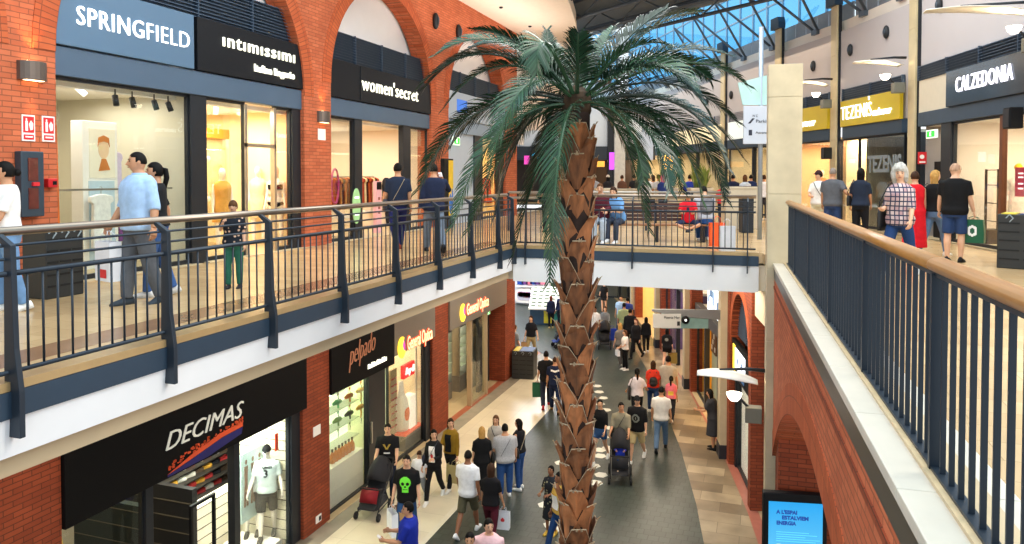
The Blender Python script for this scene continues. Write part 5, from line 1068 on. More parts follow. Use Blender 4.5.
# ------------------------------------------------------------------ upper right shops
def wing(label, M, L_=1.15, group='curved reflector lamps', power=45, mirror=1):      # origin on the wall face, reflector reaching out along -y
    r = thing('reflector_lamp', label, 'lamp', M, group); b = MB(); n = 12; rr = []
    for i in range(n+1):
        t = i/n; yy = -.12-L_*t; zz = .02+.18*math.sin(PI*(.12+.55*t)); w_ = .30*math.sin(PI*(.12+.75*t))**.7
        rr.append([Vector((-w_,yy,zz-.03)), Vector((0,yy,zz)), Vector((w_,yy,zz-.03)), Vector((w_,yy,zz-.015)), Vector((0,yy,zz+.018)), Vector((-w_,yy,zz-.015))])
    b.loft(rr); b.build('reflector', mat('reflector_white', '#f6f1e6', .5, var=.02), r, True)
    MB().tube([(0,0,.27),(0,-.3,.28),(0,-L_*.75,.24)], [.035,.03,.015], 8).build('arm', DARK, r, True)
    MB().box(-.11,.11,-.32,-.05,-.62,-.36).build('gear_box', mat('gear_grey', '#77766a', .5, .3, var=.05), r, bevel=.01)
    l = MB(); l.tube([(0,-.25,-.4),(0,-.42,-.22)], [.025,.02], 6); l.build('bracket', DARK, r)
    h = MB(); h.loft([[Vector((.12*k*math.cos(2*PI*i/12), -.5+.13*k*math.sin(2*PI*i/12), z_)) for i in range(12)] for z_, k in ((-.28,.5),(-.22,.85),(-.15,1.0))]); h.build('flood_head', mat('flood_glow', '#fff1da', .4, var=0, emit=7), r, True)
    p = M @ Vector((0,-.5,-.1)); q = M @ Vector((0,-.7,.2)); spot('flood_lamp', p, q, power, 110, '#ffe4b4'); spot('flood_spill', M @ Vector((0,-.55,-.1)), M @ Vector((0,.6,1.2)), power*.8, 70, '#ffe4b4')
    return r
wing('curved white reflector lamp on the pilaster beside the hosiery sign', SEG[0] @ Matrix.Translation((-.14,0,4.22)))
wing('curved white reflector lamp on the pilaster left of the yellow sign', SEG[1] @ Matrix.Translation((-.14,0,4.2)))
x, z = hit(SEG[0],1032,12,0); wing('curved white reflector lamp at the top right frame corner', SEG[0] @ Matrix.Translation((x,.2,z-.1)), 1.9)
wing('curved white reflector lamp low on the near stone pillar over the ground floor', RR @ Matrix.Translation((-13.2,.68,3.72)), 1.0)
S0_, S1_ = SEG[0], SEG[1]; H0 = lambda px, py, y=0: hit(S0_, px, py, y)
xa = .24; xs = H0(942,90)[0]; xe = SLEN[0]+1
xd = H0(946,180,.3)[0]; xw = H0(956,180,.3)[0]
f = front('slate front with tall glass of the hosiery shop on the right', S0_, xa, xe, .2, 2.72, .34, [(xd,xw)], [(xw,H0(1006,180,.3)[0]),(H0(1006,180,.3)[0],xe)], None, beamm=mat('navy_beam', '#2f4254'))
louver(f, xa, xe, 3.85, 4.22, .12)
MB().box(H0(1004,180,.3)[0],H0(1007,180,.3)[0],.2,.3,0,2.7).build('bronze_mullion', mat('bronze', '#7a4a32', .4, .5), f)
MB().box(xa,xs,.16,.24,3.06,3.85).build('cream_side_panel', mat('cream_side', '#cfc6b2', .6, var=.03), f)
s = sign('dark glossy shop sign with glowing white capitals on the right gallery', S0_, xs, xe, .08, 3.06, 3.85, mat('sign_gloss_dark', '#28323c', .12, .2, var=.3, scale=1.5)); a = H0(956,80,.07)[0]
text('CALZEDONIA', mat('letter_cool', '#f4f2ff', .5, var=0, emit=1.7), s, a, 3.34, .06, .34, H0(1013,70,.07)[0]-a, bold=.0, spacing=1.08)
room(S0_, xw-.3, xe, .4, 4.2, 2.72, mat('peach_shop', '#f6e8d8', .8, var=.03)); lamp_in(S0_, xw+2.2, 2, 2.65, 3.4, 2.6, 190, '#ffeed8')
# service recess with exit sign, hose box, dark cabinet
room(S0_, xa+.02, xd-.02, .35, 2.4, 2.72, mat('recess_grey', '#9b9490', .7, var=.04)); lamp_in(S0_, (xa+xd)/2, 1.2, 2.66, .7, .7, 14, '#fff0d8')
x, z = H0(932,134,.14); exitsign('green exit sign in the recess beside the hosiery shop', S0_ @ Matrix.Translation((x,.14,z)), .5, .2)
F2 = S0_ @ Matrix.Translation((.285,0,0)) @ Matrix.Rotation(R(90), 4, 'Z'); x, z = hit(F2,922,158,0); r = thing('hose_sign', 'red fire hose sign in the recess beside the hosiery shop', 'sign', F2 @ Matrix.Translation((x,-.02,z))); MB().box(-.1,.1,0,.02,-.15,.15).build('plate', mat('sign_red', '#d8242c'), r); b = MB(); b.tube([(-.01,-.008,.03),(-.01,0,.03)], .055, 14); b.box(-.07,.07,-.006,0,-.12,-.08); b.build('symbol', mat('sign_white', '#f4f1ee'), r)
x, z = H0(941,200,.5); r = thing('tall_cabinet', 'tall black narrow cabinet beside the hosiery shop door', 'cabinet', S0_ @ Matrix.Translation((x,.4,0))); MB().box(-.16,.16,0,.3,0,1.85).build('body', BLACK, r, bevel=.01); MB().box(.1,.13,-.015,0,.9,1.1).build('handle', CHROME, r)
for i, (px, lb) in enumerate(((966,'left of the bronze mullion'),(992,'right of the low gate posts'))):
    x = H0(px,190,.9)[0]; r = thing('display_stand', 'dark metal clothes stand in the hosiery window, '+lb, 'clothes stand', S0_ @ Matrix.Translation((x,.9,0)))
    for q in (-.25,.25): MB().box(q-.02,q+.02,-.02,.02,0,1.65).build('upright', mat('stand_brown', '#3a261d', .5, .3), r)
    for q in (.5,.9,1.3,1.63): MB().box(-.25,.25,-.01,.01,q-.008,q+.008).build('crossbar', mat('stand_brown', '#3a261d'), r)
    MB().box(-.27,.27,-.2,.2,0,.32).build('dark_base', mat('stand_brown', '#3a261d'), r)
mann('white mannequin with gold wrap at the left of the hosiery window', 964, 200, S0_, 1.5, sex='f', H=1.7, top='#f0d9a8', sleeve='none', bottom='shorts', legs='#f0c26a', z0=.02)
mann('white mannequin in pale long dress at the right of the hosiery window', 1018, 200, S0_, 1.4, sex='f', H=1.75, top='#f3dfcf', sleeve='half', bottom='dress', dresslen=.2, z0=.02, hat='#e2b02e')
x, z = H0(1021,182,.8); o = MB().box(-.22,.22,0,.03,-.3,.3).build('pink_poster', mat('poster_pink', '#d8355e', .5, var=.05), M=S0_ @ Matrix.Translation((x,.8,z))); tag(o, 'bright pink poster card at the right edge of the hosiery window', 'poster')
cz = MB(); [cz.box(-.08,.08,-.012,0,q,q+.03) for q in (-.15,-.05,.08,.16)]; cz.build('print', LETTER, o)
x, z = H0(1022,118,.1); r = thing('wall_speaker', 'black box speaker hanging above the hosiery window, right edge', 'speaker', S0_ @ Matrix.Translation((x,.02,z))); MB().box(-.12,.12,-.2,.05,-.2,.2).build('body', BLACK, r, bevel=.02); MB().box(-.1,.1,-.21,-.2,-.17,.17).build('grille', DARK, r)
x, z = H0(1000,145,1.8); r = thing('hat_stand', 'gold and orange straw hats on a shelf in the hosiery window', 'shelf', S0_ @ Matrix.Translation((x,2.0,1.3))); MB().box(-.7,.9,0,.3,-.05,0).build('board', mat('display_white', '#f4efe8'), r)
for q in range(4):
    b = MB(); b.lathe([(.001,.14),(.06,.13),(.09,.02),(.2,0),(.2,-.01),(.001,-.01)], n=16); o = b.build('straw_hat', mat('straw_orange', '#e8a53c', .7, var=.2), smooth=True); o.matrix_world = S0_ @ Matrix.Translation((x-.5+q*.42,2.15,1.30)); tag(o, 'orange straw hat on the shelf in the hosiery window', 'hat', 'straw hats in the hosiery window')
# yellow underwear shop on two wall segments
YEL = mat('sign_yellow', '#c9b021', .45, .15, var=.08, scale=1.2, emit=.08)
TEZ = mat('letter_ice', '#e8f6ff', .5, var=0, emit=1.6)
W1 = SLEN[1]; xg0, xg1, xg2 = hit(S1_,838,180,.3)[0], hit(S1_,861,180,.3)[0], hit(S1_,903,180,.3)[0]
f = front('dark front of the yellow signed underwear shop on the right', S1_, .24, W1-.52, .2, 2.62, .36, [], [(.0,xg1),(xg1,W1-.52)], None, beamm=mat('navy_beam', '#2f4254')); louver(f, .24, W1-.52, 3.74, 4.12, .12)
s = sign('yellow shop sign with icy white capitals between two pilasters', S1_, .24, W1-.52, .08, 2.98, 3.74, YEL); a = hit(S1_,841,115,.06)[0]; b_ = hit(S1_,871,115,.06)[0]
text('TEZENIS', TEZ, s, a, 3.17, .06, .42, b_-a, bold=-.006, spacing=1.12); text('´' if False else "'", TEZ, s, b_-.17, 3.43, .06, .3); text('underwear', TEZ, s, b_+.08, 3.17, .06, .19, hit(S1_,891,115,.06)[0]-b_-.08, shear=.25, bold=.01)
room(S1_, .0, xg1+.1, .4, 1.5, 2.62, mat('curtain_cream', '#f6dfb6', .8, var=.06, scale=2), cm=CEILW); lamp_in(S1_, (xg0+xg1)/2, .9, 2.58, 1.2, .7, 75, '#ffe8c4')
room(S1_, xg1+.16, W1-.25, .4, 3.0, 2.62, mat('dark_shop', '#5a5a5e', .7, var=.1)); lamp_in(S1_, W1-1, 1.6, 2.58, .8, .8, 10, '#e8f0ff')
a = hit(S1_,868,165,.2)[0]; t = thing('window_lettering', 'large grey window lettering on the dark glass of the underwear shop', 'lettering', S1_); text('TEZENIS', mat('letter_frost', '#7d878d', .6, var=0), t, a, 1.62, .19, .46, hit(S1_,902,165,.2)[0]-a, bold=.02, ext=.004)
x, z = hit(S1_,850,190,.8); 
for q in range(3): garment(S1_ @ Matrix.Translation((x-.4+q*.4,1.1,1.5)), clothm(('#e9cf9c','#f3e6cc','#d9b478')[q]), 'cream garment hung in the lit left window of the underwear shop, %s' % ('left','middle','right')[q], 'cream window garments', .8)
S2_ = SEG[2]; W2 = SLEN[2]
f = front('dark front with warm display left of the second pilaster', S2_, .24, W2-.52, .2, 2.62, .36, [], [(.24,W2-.52)], None, beamm=mat('navy_beam', '#2f4254')); louver(f, .24, W2-.52, 3.74, 4.12, .12)
s = sign('yellow sign showing only the end of a word behind the stone pillar', S2_, .24, W2-.52, .08, 2.98, 3.74, YEL); b_ = hit(S2_,815,128,.06)[0]; text('underwear', TEZ, s, b_-1.35, 3.14, .06, .22, 1.35, shear=.25, bold=.012)
room(S2_, .1, W2-.2, .4, 3.0, 2.62, mat('orange_shop', '#ecc9a0', .8, var=.1, scale=2)); lamp_in(S2_, W2/2, 1.6, 2.56, 2.4, 2, 130, '#ffe0b8')
r = thing('wall_speaker', 'black box speaker on the pilaster left of the lit curtain window', 'speaker', S1_ @ Matrix.Translation((-.2,-.03,2.2))); MB().box(-.12,.12,-.22,.03,-.18,.18).build('body', BLACK, r, bevel=.02); MB().box(-.1,.1,-.23,-.22,-.15,.15).build('grille', DARK, r)
mann('mannequin in coral top behind the women at the warm display', 822, 190, S2_, 1.0, sex='f', H=1.7, top='#e88a5a', sleeve='short', bottom='shorts', legs='#f2d5b0', z0=.02)
for i in (3, 4, 5):
    W = SLEN[i]; f = front('dark shop front along the far right gallery, %s beyond the stone pillar' % ('first','second','third')[i-3], SEG[i], .2, W-.1, .2, 2.62, .36, [(W*.5,W*.5+.12)], [(.2,W*.5),(W*.5+.12,W-.1)], (3.74,4.12), beamm=mat('navy_beam', '#2f4254'))
    s = sign(('pale lit sign','cream lit sign','white lit sign')[i-3]+' over the far right gallery shops', SEG[i], .4, W-.4, .08, 3.0, 3.7, mat('far_sign_%d' % i, ('#dfe7e2','#e6d6b0','#e9ecee')[i-3], .5, var=.05, emit=.5))
    room(SEG[i], .1, W-.05, .4, 3.0, 2.62, mat('far_shop_warm', '#e6d8ba', .8, var=.08)); lamp_in(SEG[i], W/2, 1.6, 2.56, W*.7, 2, 80, '#ffe8c8')
for i, (px, py, k) in enumerate(((939,5,0),(886,32,1),(850,50,1),(813,66,2),(731,95,3),(707,101,3))):
    x, z = hit(SEG[k],px,py,.2); r = thing('wall_speaker', 'dark oval speaker on the pale right wall, %s from the right' % ('first','second','third','fourth','fifth','sixth')[i], 'speaker', SEG[k] @ Matrix.Translation((x,.25,z)), 'oval speakers on the right wall'); MB().ball((0,-.05,0), (.10,.08,.18), 14, 10).build('body', DARK, r, True); MB().ball((0,-.10,0), (.06,.04,.10), 12, 8).build('grille', mat('speaker_grille', '#3c4956'), r, True)
# ------------------------------------------------------------------ ground floor, right side beyond the stone pillar
LR = [frame(RW[i+1], RW[i]-RW[i+1]) for i in range(6)]; LRL = [(RW[i]-RW[i+1]).length for i in range(6)]
for i in range(2, 6):      # stone columns with brick flanks at the nodes
    M = LR[i-1]
    b = MB(); z = .35
    while z < 5: b.box(-.22,.22,-.25,.3,z+.003,min(z+1.35,5.0)-.003); z += 1.35
    b.box(-.21,.21,-.24,.3,0,5); o = b.build('column_stone', STONE, bevel=.004); o.matrix_world = M; struct(o)
    o = MB().box(-.24,.24,-.27,.3,0,.36).build('trim_plinth', mat('plinth_navy', '#1d2430', .4)); o.matrix_world = M; struct(o)
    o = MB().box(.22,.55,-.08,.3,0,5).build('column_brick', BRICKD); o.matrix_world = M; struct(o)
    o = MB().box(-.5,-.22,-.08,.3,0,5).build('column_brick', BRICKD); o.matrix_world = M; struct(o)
for i in range(6):
    o = MB().box(0,LRL[i],.0,.25,4.3,5.2).build('wall_right_ground', mat('cream_band', '#d8cbb0', .7, var=.04)) if i != 1 else MB().box(0,LRL[i],.3,.4,0,5.2).build('wall_right_ground', mat('dark_wall', '#1c1c20', .6)); o.matrix_world = LR[i]; struct(o)
W = LRL[1]
arcade('wall_right_arch', .2, W-.1, 5.2, [(W/2+.1,1.15,3.1,1.4)], .3, BRICKD, RING, LR[1], ring=.25, y0=-.05)
f = front('dark front with glass door in the brick arch beyond the stone pillar', LR[1], W/2-1.05, W/2+1.25, .08, 2.3, .1, [(W/2-1.05,W/2-.9),(W/2+1.1,W/2+1.25)], [(W/2-.9,W/2+1.1)], (3.3,4.4), beamm=BLACK)
s = sign('dark arch sign with white and yellow lettering beyond the stone pillar', LR[1], W/2-1.0, W/2+1.2, -.03, 2.42, 3.25, SIGNB); MB().box(W/2-.5,W/2+.75,-.045,-.03,2.62,3.12).build('lit_panel', mat('logo_white_cool', '#eef4ff', .5, var=0, emit=1.4), s); cp = MB(); [cp.box(W/2-.1+q*.16,W/2-.0+q*.16,-.045,-.03,2.48,2.54) for q in range(5)]; cp.ball((W/2-.1,-.046,2.85), (.1,.004,.1), 12, 6); cp.ball((W/2+.35,-.046,2.85), (.1,.004,.1), 12, 6); cp.build('caption', mat('panel_figures', '#4a86c8', .5, var=.5, scale=4), s); MB().box(W/2-.8,W/2-.55,-.045,-.03,2.5,3.15).build('yellow_bar', mat('logo_yellow', '#ffd93a'), s)
o = MB().box(W/2-1.05,W/2+1.25,.2,.24,0,2.3).build('lit_shop_back', mat('bright_shop', '#f7f0e4', .5, var=.03, emit=.35)); o.matrix_world = LR[1]; struct(o)
W = LRL[2]
f = front('pale green glass front with dark beam, second bay beyond the stone pillar', LR[2], .55, W-.5, .1, 2.7, .35, [(2.2,2.35),(4.3,4.45)], [(.55,2.2),(4.45,W-.5)], None, beamm=mat('dark_brown_beam', '#3c3836', .5))
s = sign('white lit panel sign over the second bay beyond the stone pillar', LR[2], W*.55, W*.93, -.06, 3.3, 4.2, mat('lit_panel_cool', '#e6f2ff', .5, var=.02, emit=1.3)); b = MB(); rnd = random.Random(1)
for q in range(9): b.box(W*.58+q*.22,W*.58+q*.22+.14,-.07,-.06,3.6+.2*(q % 3),3.8+.2*(q % 2))
b.build('coloured_figures', mat('panel_figures', '#4a86c8', .5, var=.5, scale=4), s)
room(LR[2], .5, W-.45, .2, 3.0, 2.9, mat('yellow_shop', '#f0b840', .7, var=.1, scale=2)); lamp_in(LR[2], W/2, 1.5, 2.8, 4, 1.5, 110, '#ffdb8a')
o = MB().box(.6,2.1,.6,.65,0,2.6).build('wall_shop_pale_green', mat('pale_green', '#bfc9b8', .6, var=.05)); o.matrix_world = LR[2]; struct(o)
bd = thing('notice_board', 'brown notice board behind the pale green glass', 'notice board', LR[2]); MB().box(.9,1.7,.52,.58,1.5,2.3).build('board', mat('board_brown', '#6a4a38', .7), bd); b = MB(); [b.box(1.0+.17*q,1.13+.17*q,.51,.52,1.6+.2*(q % 3),1.75+.2*(q % 3)) for q in range(4)]; b.build('pinned_paper', mat('sign_white', '#f4f1ee'), bd)
W = LRL[3]
f = front('purple lit shop front, third bay beyond the stone pillar', LR[3], .55, W-.5, .1, 3.0, .3, [(W*.5,W*.5+.1)], [(.55,W*.5)], None, beamm=DARK)
room(LR[3], .5, W-.45, .2, 3.0, 3.1, mat('purple_shop', '#6a5578', .7, var=.2, scale=2)); lamp_in(LR[3], W/2, 1.5, 3.0, 4, 1.5, 90, '#ffe6f0')
for q in range(5): 
    b = MB(); b.ball((0,0,0), (.22,.2,.26), 12, 8, lambda d: 1+.2*noise.noise(d*4+Vector((q,0,0)))); o = b.build('pink_goods', mat('pink_goods', '#e86a90', .6, var=.3), smooth=True); o.matrix_world = LR[3] @ Matrix.Translation((3.4+q*.42,.55,1.1)); tag(o, 'pink bundle on the counter of the purple lit shop', 'goods', 'pink goods on the purple shop counter')
ct = thing('counter', 'white counter of the purple lit shop', 'counter', LR[3]); MB().box(3.2,W-.6,.4,.8,.06,.85).build('body', mat('display_white', '#f4efe8'), ct, bevel=.01); MB().box(3.15,W-.55,.36,.84,.8,.86).build('top', MARBLE, ct)
W = LRL[4]; f = front('bright warm shop front, fourth bay beyond the stone pillar', LR[4], .55, W-.5, .1, 3.4, .3, [], [], None, beamm=mat('gold_frame', '#c8a060', .4, .4)); room(LR[4], .5, W-.45, .2, 2.2, 3.5, mat('bright_gold_shop', '#ffe0a0', .7, var=.05)); lamp_in(LR[4], W/2, 1.0, 3.4, W-2, 1.2, 200, '#ffd58a')
sh = thing('display_shelf', 'tall lit gold shelving with rows of goods in the fourth bay', 'shelf', LR[4]); 
for q in range(8): MB().box(.7,W-.7,1.6,2.1,.3+q*.4,.34+q*.4).build('shelf_board', mat('gold_frame', '#c8a060'), sh)
go = {}
for q in range(8):
    for c in range(12):
        k = (q*3+c*5) % 4
        if k not in go: go[k] = MB().lathe([(.001,0),(.09,0),(.1,.05),(.09,.2),(.04,.26),(.001,.26)], n=8).mesh('boxed_goods', clothm(('#8a4a2a','#f2e2c0','#d8864a','#5a3a4a')[k]))
        o = bpy.data.objects.new('boxed_goods', go[k]); COL.objects.link(o); o.matrix_world = LR[4] @ Matrix.Translation((.95+c*(W-1.9)/11,1.75,.341+q*.4)); tag(o, 'small item on the lit gold shelving in the fourth bay', 'goods', 'goods on the gold shelving')
W = LRL[5]; f = front('dark brown shop front at the far right end of the ground floor', LR[5], .3, W, .1, 3.2, .3, [(2,2.2),(4.5,4.7)], [(.3,2)], None, beamm=DARK); room(LR[5], .2, W, .2, 3, 3.3, mat('brown_shop', '#6e5a48', .7, var=.1)); lamp_in(LR[5], W/2, 1.5, 3.2, 4, 1.5, 60)
# back walls of the ground floor
BG = frame((-15,44,0), (1,-.02))
o = MB().box(0,8,0,.3,0,5.2).build('wall_back_ground', mat('grey_back', '#6b6258', .7, var=.1)); o.matrix_world = BG; struct(o)
f = front('grey glass doors at the far end of the ground floor', BG, 3.2, 7.5, -.1, 3.0, .4, [(3.2,3.4),(5.0,5.15),(7.3,7.5)], [(3.4,5.0),(5.15,7.3)], None, beamm=DARK)
o = MB().box(0,3.0,-2,-1.7,0,5.0).build('wall_white_shop', mat('bright_white_wall', '#eef0f4', .6, var=.02)); o.matrix_world = frame((-14.5,42,0),(1,0)); struct(o)
area('white_shop_lamp', Matrix.Translation((-11.8,36,4.6)), 3, 4, 420, '#f4f8ff')
p = gp(524, 310, 0); M = frame((-15.2, 39.6, 0), (1,0)); x0, z1 = hit(M,515,288,0); x1, z0 = hit(M,535,309,0)
ad = thing('accessory_display', 'rounded white frame filled with hanging coloured accessories, far left of the ground floor', 'display unit', M); fr_ = MB()
rc = lambda x0, x1, z0, z1, r: [(x1-r+r*math.cos(R(a)), z1-r+r*math.sin(R(a))) for a in (0,30,60,90)]+[(x0+r+r*math.cos(R(a)), z1-r+r*math.sin(R(a))) for a in (90,120,150,180)]+[(x0+r+r*math.cos(R(a)), z0+r+r*math.sin(R(a))) for a in (180,210,240,270)]+[(x1-r+r*math.cos(R(a)), z0+r+r*math.sin(R(a))) for a in (270,300,330,360)]
fr_.prism(rc(x0,x1,max(.15,z0),z1,.3), -.08, .12).build('frame', mat('display_white', '#f4efe8'), ad); MB().prism(rc(x0+.15,x1-.15,max(.3,z0+.15),z1-.15,.2), -.1, -.07).build('backboard', mat('accessory_back', '#c9c6d8', .6), ad)
cols = ('#d23a4a','#2a4aa0','#e8e8ee','#7a4a90','#3a8ac0','#e07a90')
for q in range(5):
    for c in range(6):
        o = MB().box(-.1,.1,-.05,.0,-.11,.11).build('accessory', clothm(cols[(q*2+c*3+q*c) % 6]), bevel=.01); o.matrix_world = M @ Matrix.Translation((x0+.32+c*(x1-x0-.64)/5,-.11,max(.3,z0)+.35+q*(z1-max(.3,z0)-.7)/4)); tag(o, 'coloured packet hanging in the rounded white display frame', 'packet', 'packets in the white display frame')
for c in range(6):
    x, z = hit(M,521+c*4.2,283.5,0); o = MB().box(-.2,.2,-.1,.1,-.15,.2).build('bag', clothm(cols[(c*2+1) % 6]), bevel=.02); o.matrix_world = M @ Matrix.Translation((x,0,z+.1)); tag(o, 'coloured bag on the shelf above the rounded white frame', 'bag', 'bags above the white frame')
o = MB().box(x0,x1+1,-.2,.2,z1+.12,z1+.18).build('shelf_board', mat('display_white', '#f4efe8')); o.matrix_world = M; o.name = 'wall_shelf'; tag(o, 'white wall shelf above the rounded white display frame', 'shelf')
# market stall with slanted trays
p = gp(548, 327, 0); KM = frame((p.x-1.0,p.y+.2,0), (1,.15)); ks = thing('market_stall', 'white stall with slanted trays of sweets and yellow and teal base, far left', 'stall', KM)
MB().box(0,1.9,.1,1.3,.0,.8).build('base', mat('stall_blue', '#2f4d6a', .6), ks, bevel=.02); MB().box(.7,1.2,.05,.12,.1,.7).build('yellow_panel', mat('stall_yellow', '#d8c832', .6), ks); MB().box(1.2,1.9,.05,.12,.1,.7).build('teal_panel', mat('stall_teal', '#2f8a80', .6), ks); MB().box(-.06,1.96,-.05,.2,.76,.84).build('rim', mat('display_white', '#f4efe8'), ks)
for q in range(6):
    t = MB(); t.loft([[Vector((-.05,y_,z_)),Vector((1.95,y_,z_)),Vector((1.95,y_+.02,z_-.08)),Vector((-.05,y_+.02,z_-.08))] for y_, z_ in ((.1+q*.18,.86+q*.15),(.26+q*.18,.97+q*.15))]); tr_ = t.build('tray', mat('display_white', '#f4efe8'), ks)
    g_ = MB()
    for c in range(6): g_.box(.05+c*.31,.26+c*.31,.13+q*.18,.18+q*.18,.90+q*.15,.95+q*.15)
    g_.build('tray_fill', mat('tray_green', '#4a6a42', .7, var=.5, scale=8), tr_)
area('stall_lamp', Matrix.Translation(KM @ Vector((1.0,-1,4.6))), 3, 2, 160, '#f8fbff')
lf = frame((-15,30.5,0), (-.02,1)); o = MB().box(-.2,14,0,.3,0,5.2).build('wall_left_far', mat('white_blue_wall', '#dfe3ea', .6, var=.03)); o.matrix_world = lf; struct(o)
# hanging sign over the ground floor
M = frame(gp(690,459,0)*0 + LR[1] @ Vector((0,0,0)), RGT); cxp = LR[1].translation; HM_ = frame((cxp.x,cxp.y-.1,0), RGT)
hs_ = thing('hanging_sign', 'grey direction sign on a bracket arm reaching left from the stone column', 'sign', HM_)
x0, z1 = hit(HM_,652,309,0); x1 = hit(HM_,722,309,0)[0]; zb = hit(HM_,690,320,0)[1]
b = MB(); b.prism([(x0,z1),(x1,z1-.02),(x1,z1-.28),(x0+1.0,z1-.22),(x0,z1-.06)], -.05, .05); b.build('arm', mat('sign_grey', '#77797a', .45, .2, var=.05), hs_, bevel=.01)
MB().box(x0+.25,x0+1.45,-.03,.03,z1-.5,z1-.06).build('teal_fin', mat('sign_teal', '#6f8f8a', .3, var=.15), hs_); a, zz_ = hit(HM_,653,328,-.1); c_ = hit(HM_,681,328,-.1)[0]
bd = MB().box(a,c_,-.1,-.07,zz_,zz_+.36).build('board', mat('sign_board', '#b9b9b6', .5, var=.03), hs_); text('Puerta Mar', mat('print_black', '#1c1c20'), hs_, c_-.44, zz_+.24, -.105, .07, .40, ext=.003); MB().tube([(c_+.12,-.1,zz_+.2),(c_+.12,-.04,zz_+.2)], .1, 16).build('round_lens', BLACK, hs_, True); MB().tube([(c_+.12,-.105,zz_+.2),(c_+.12,-.1,zz_+.2)], .03, 10).build('lens_light', LETTER, hs_); MB().box(c_-.10,c_-.03,-.106,-.1,zz_+.06,zz_+.17).build('symbol', mat('print_black', '#1c1c20'), hs_)
# information screen under the brick arch
k0 = cw(4.36, 11.3); IM = frame((k0.x,k0.y,0), RGT*math.cos(R(8))+FWD*math.sin(R(-8))); w2 = .47; kt = thing('screen_totem', 'black information totem with a bright blue screen under the right brick arch', 'screen', IM)
ztop = hit(IM,790,492,0)[1]
MB().box(-w2,w2,-.07,.07,.1,ztop).build('housing', BLACK, kt, bevel=.02); MB().box(-w2-.05,w2+.05,-.2,.2,0,.1).build('base', DARK, kt, bevel=.02)
m = bpy.data.materials.new('screen_blue'); m.use_nodes = True; nt = m.node_tree; b_ = nt.nodes['Principled BSDF']; tc = nd(nt,'ShaderNodeTexCoord'); sp_ = nd(nt,'ShaderNodeSeparateXYZ'); rp = nd(nt,'ShaderNodeValToRGB'); nt.links.new(tc.outputs['Generated'], sp_.inputs[0]); nt.links.new(sp_.outputs[2], rp.inputs[0])
rp.color_ramp.elements[0].color = lin('#7fdcf4'); rp.color_ramp.elements[1].color = lin('#159fe6'); nt.links.new(rp.outputs[0], b_.inputs['Emission Color']); b_.inputs['Emission Strength'].default_value = 1.0; b_.inputs['Base Color'].default_value = (.01,.02,.03,1)
MB().box(-w2+.075,w2-.07,-.078,-.07,.5,ztop-.13).build('screen', m, kt)
SN = mat('screen_navy', '#1b3f9a', .5, var=0, emit=.5)
for q, (t_, x_) in enumerate((("A L'ESPAI", -.28),("ESTALVIEM", -.2),("ENERGIA", -.28))): text(t_, SN, kt, x_, ztop-.31-q*.085, -.082, .058, (.31,.39,.29)[q], ext=.002, bold=.004)
b = MB(); [b.box(-.28,(.2,.32,.15,.36,.3)[q],-.081,-.078,ztop-.60-q*.035,ztop-.59-q*.035) for q in range(5)]; b.build('small_print', mat('screen_pale', '#5cc4ee', .5, var=0, emit=.7), kt)
b = MB(); b.ball((-.24,-.08,ztop-.87), (.09,.012,.09), 18, 10); b.build('globe_icon', mat('globe_icon', '#c9d8a0', .5, var=.4, scale=20, emit=.5), kt, True); text('27º', SN, kt, -.08, ztop-.9, -.082, .065, .15, ext=.002); b = MB(); b.box(.11,.2,-.081,-.078,ztop-.87,ztop-.855).box(.11,.26,-.081,-.078,ztop-.9,ztop-.885); b.build('forecast_lines', SN, kt)
# ------------------------------------------------------------------ bridge: bench, bags, rail, planters, signs, food court
BW = mat('bench_wood', '#8a5c38', .5, var=.2, scale=3, stretch=(1,6,6)); 
p = gp(600, 242, UF); q = gp(716, 243, UF); BMx = frame((p.x,p.y,UF), q-p); BL = (q-p).length
bn = thing('bench', 'long brown slatted bench on the bridge with dark backrest', 'bench', BMx)
for s_ in range(4): MB().box(-.3,BL,.05+s_*.11,.14+s_*.11,.37,.405).build('seat_slat', BW, bn, bevel=.008)
for s_ in range(5): MB().box(-.2,BL-.6,.52,.55,.46+s_*.085,.53+s_*.085).build('back_slat', mat('bench_dark', '#4a2f26', .5, var=.15), bn, bevel=.006)
for x in (.1, BL*.5, BL-.25): MB().box(x-.03,x+.03,.08,.48,0,.37).box(x-.025,x+.025,.48,.52,0,.88).build('leg', DARK, bn, bevel=.005)
Zr = 20.3; RBm = frame(cw(-.1,Zr,UF), RGT); LR_ = 6.3
rl = thing('guard_rail', 'double grey guard rail behind the bench on the bridge', 'railing', RBm)
for z in (.90,1.05): MB().tube([(0,0,z),(LR_-.2,0,z)], .035, 8).build('rail', mat('rail_grey', '#a3a09a', .4, .5, var=.05), rl, True)
for k in range(5): MB().box(k*LR_/5-.03,k*LR_/5+.03,-.03,.03,0,1.05).build('post', RAILM, rl)
PLN = mat('planter_cream', '#cfc3ac', .6, var=.05)
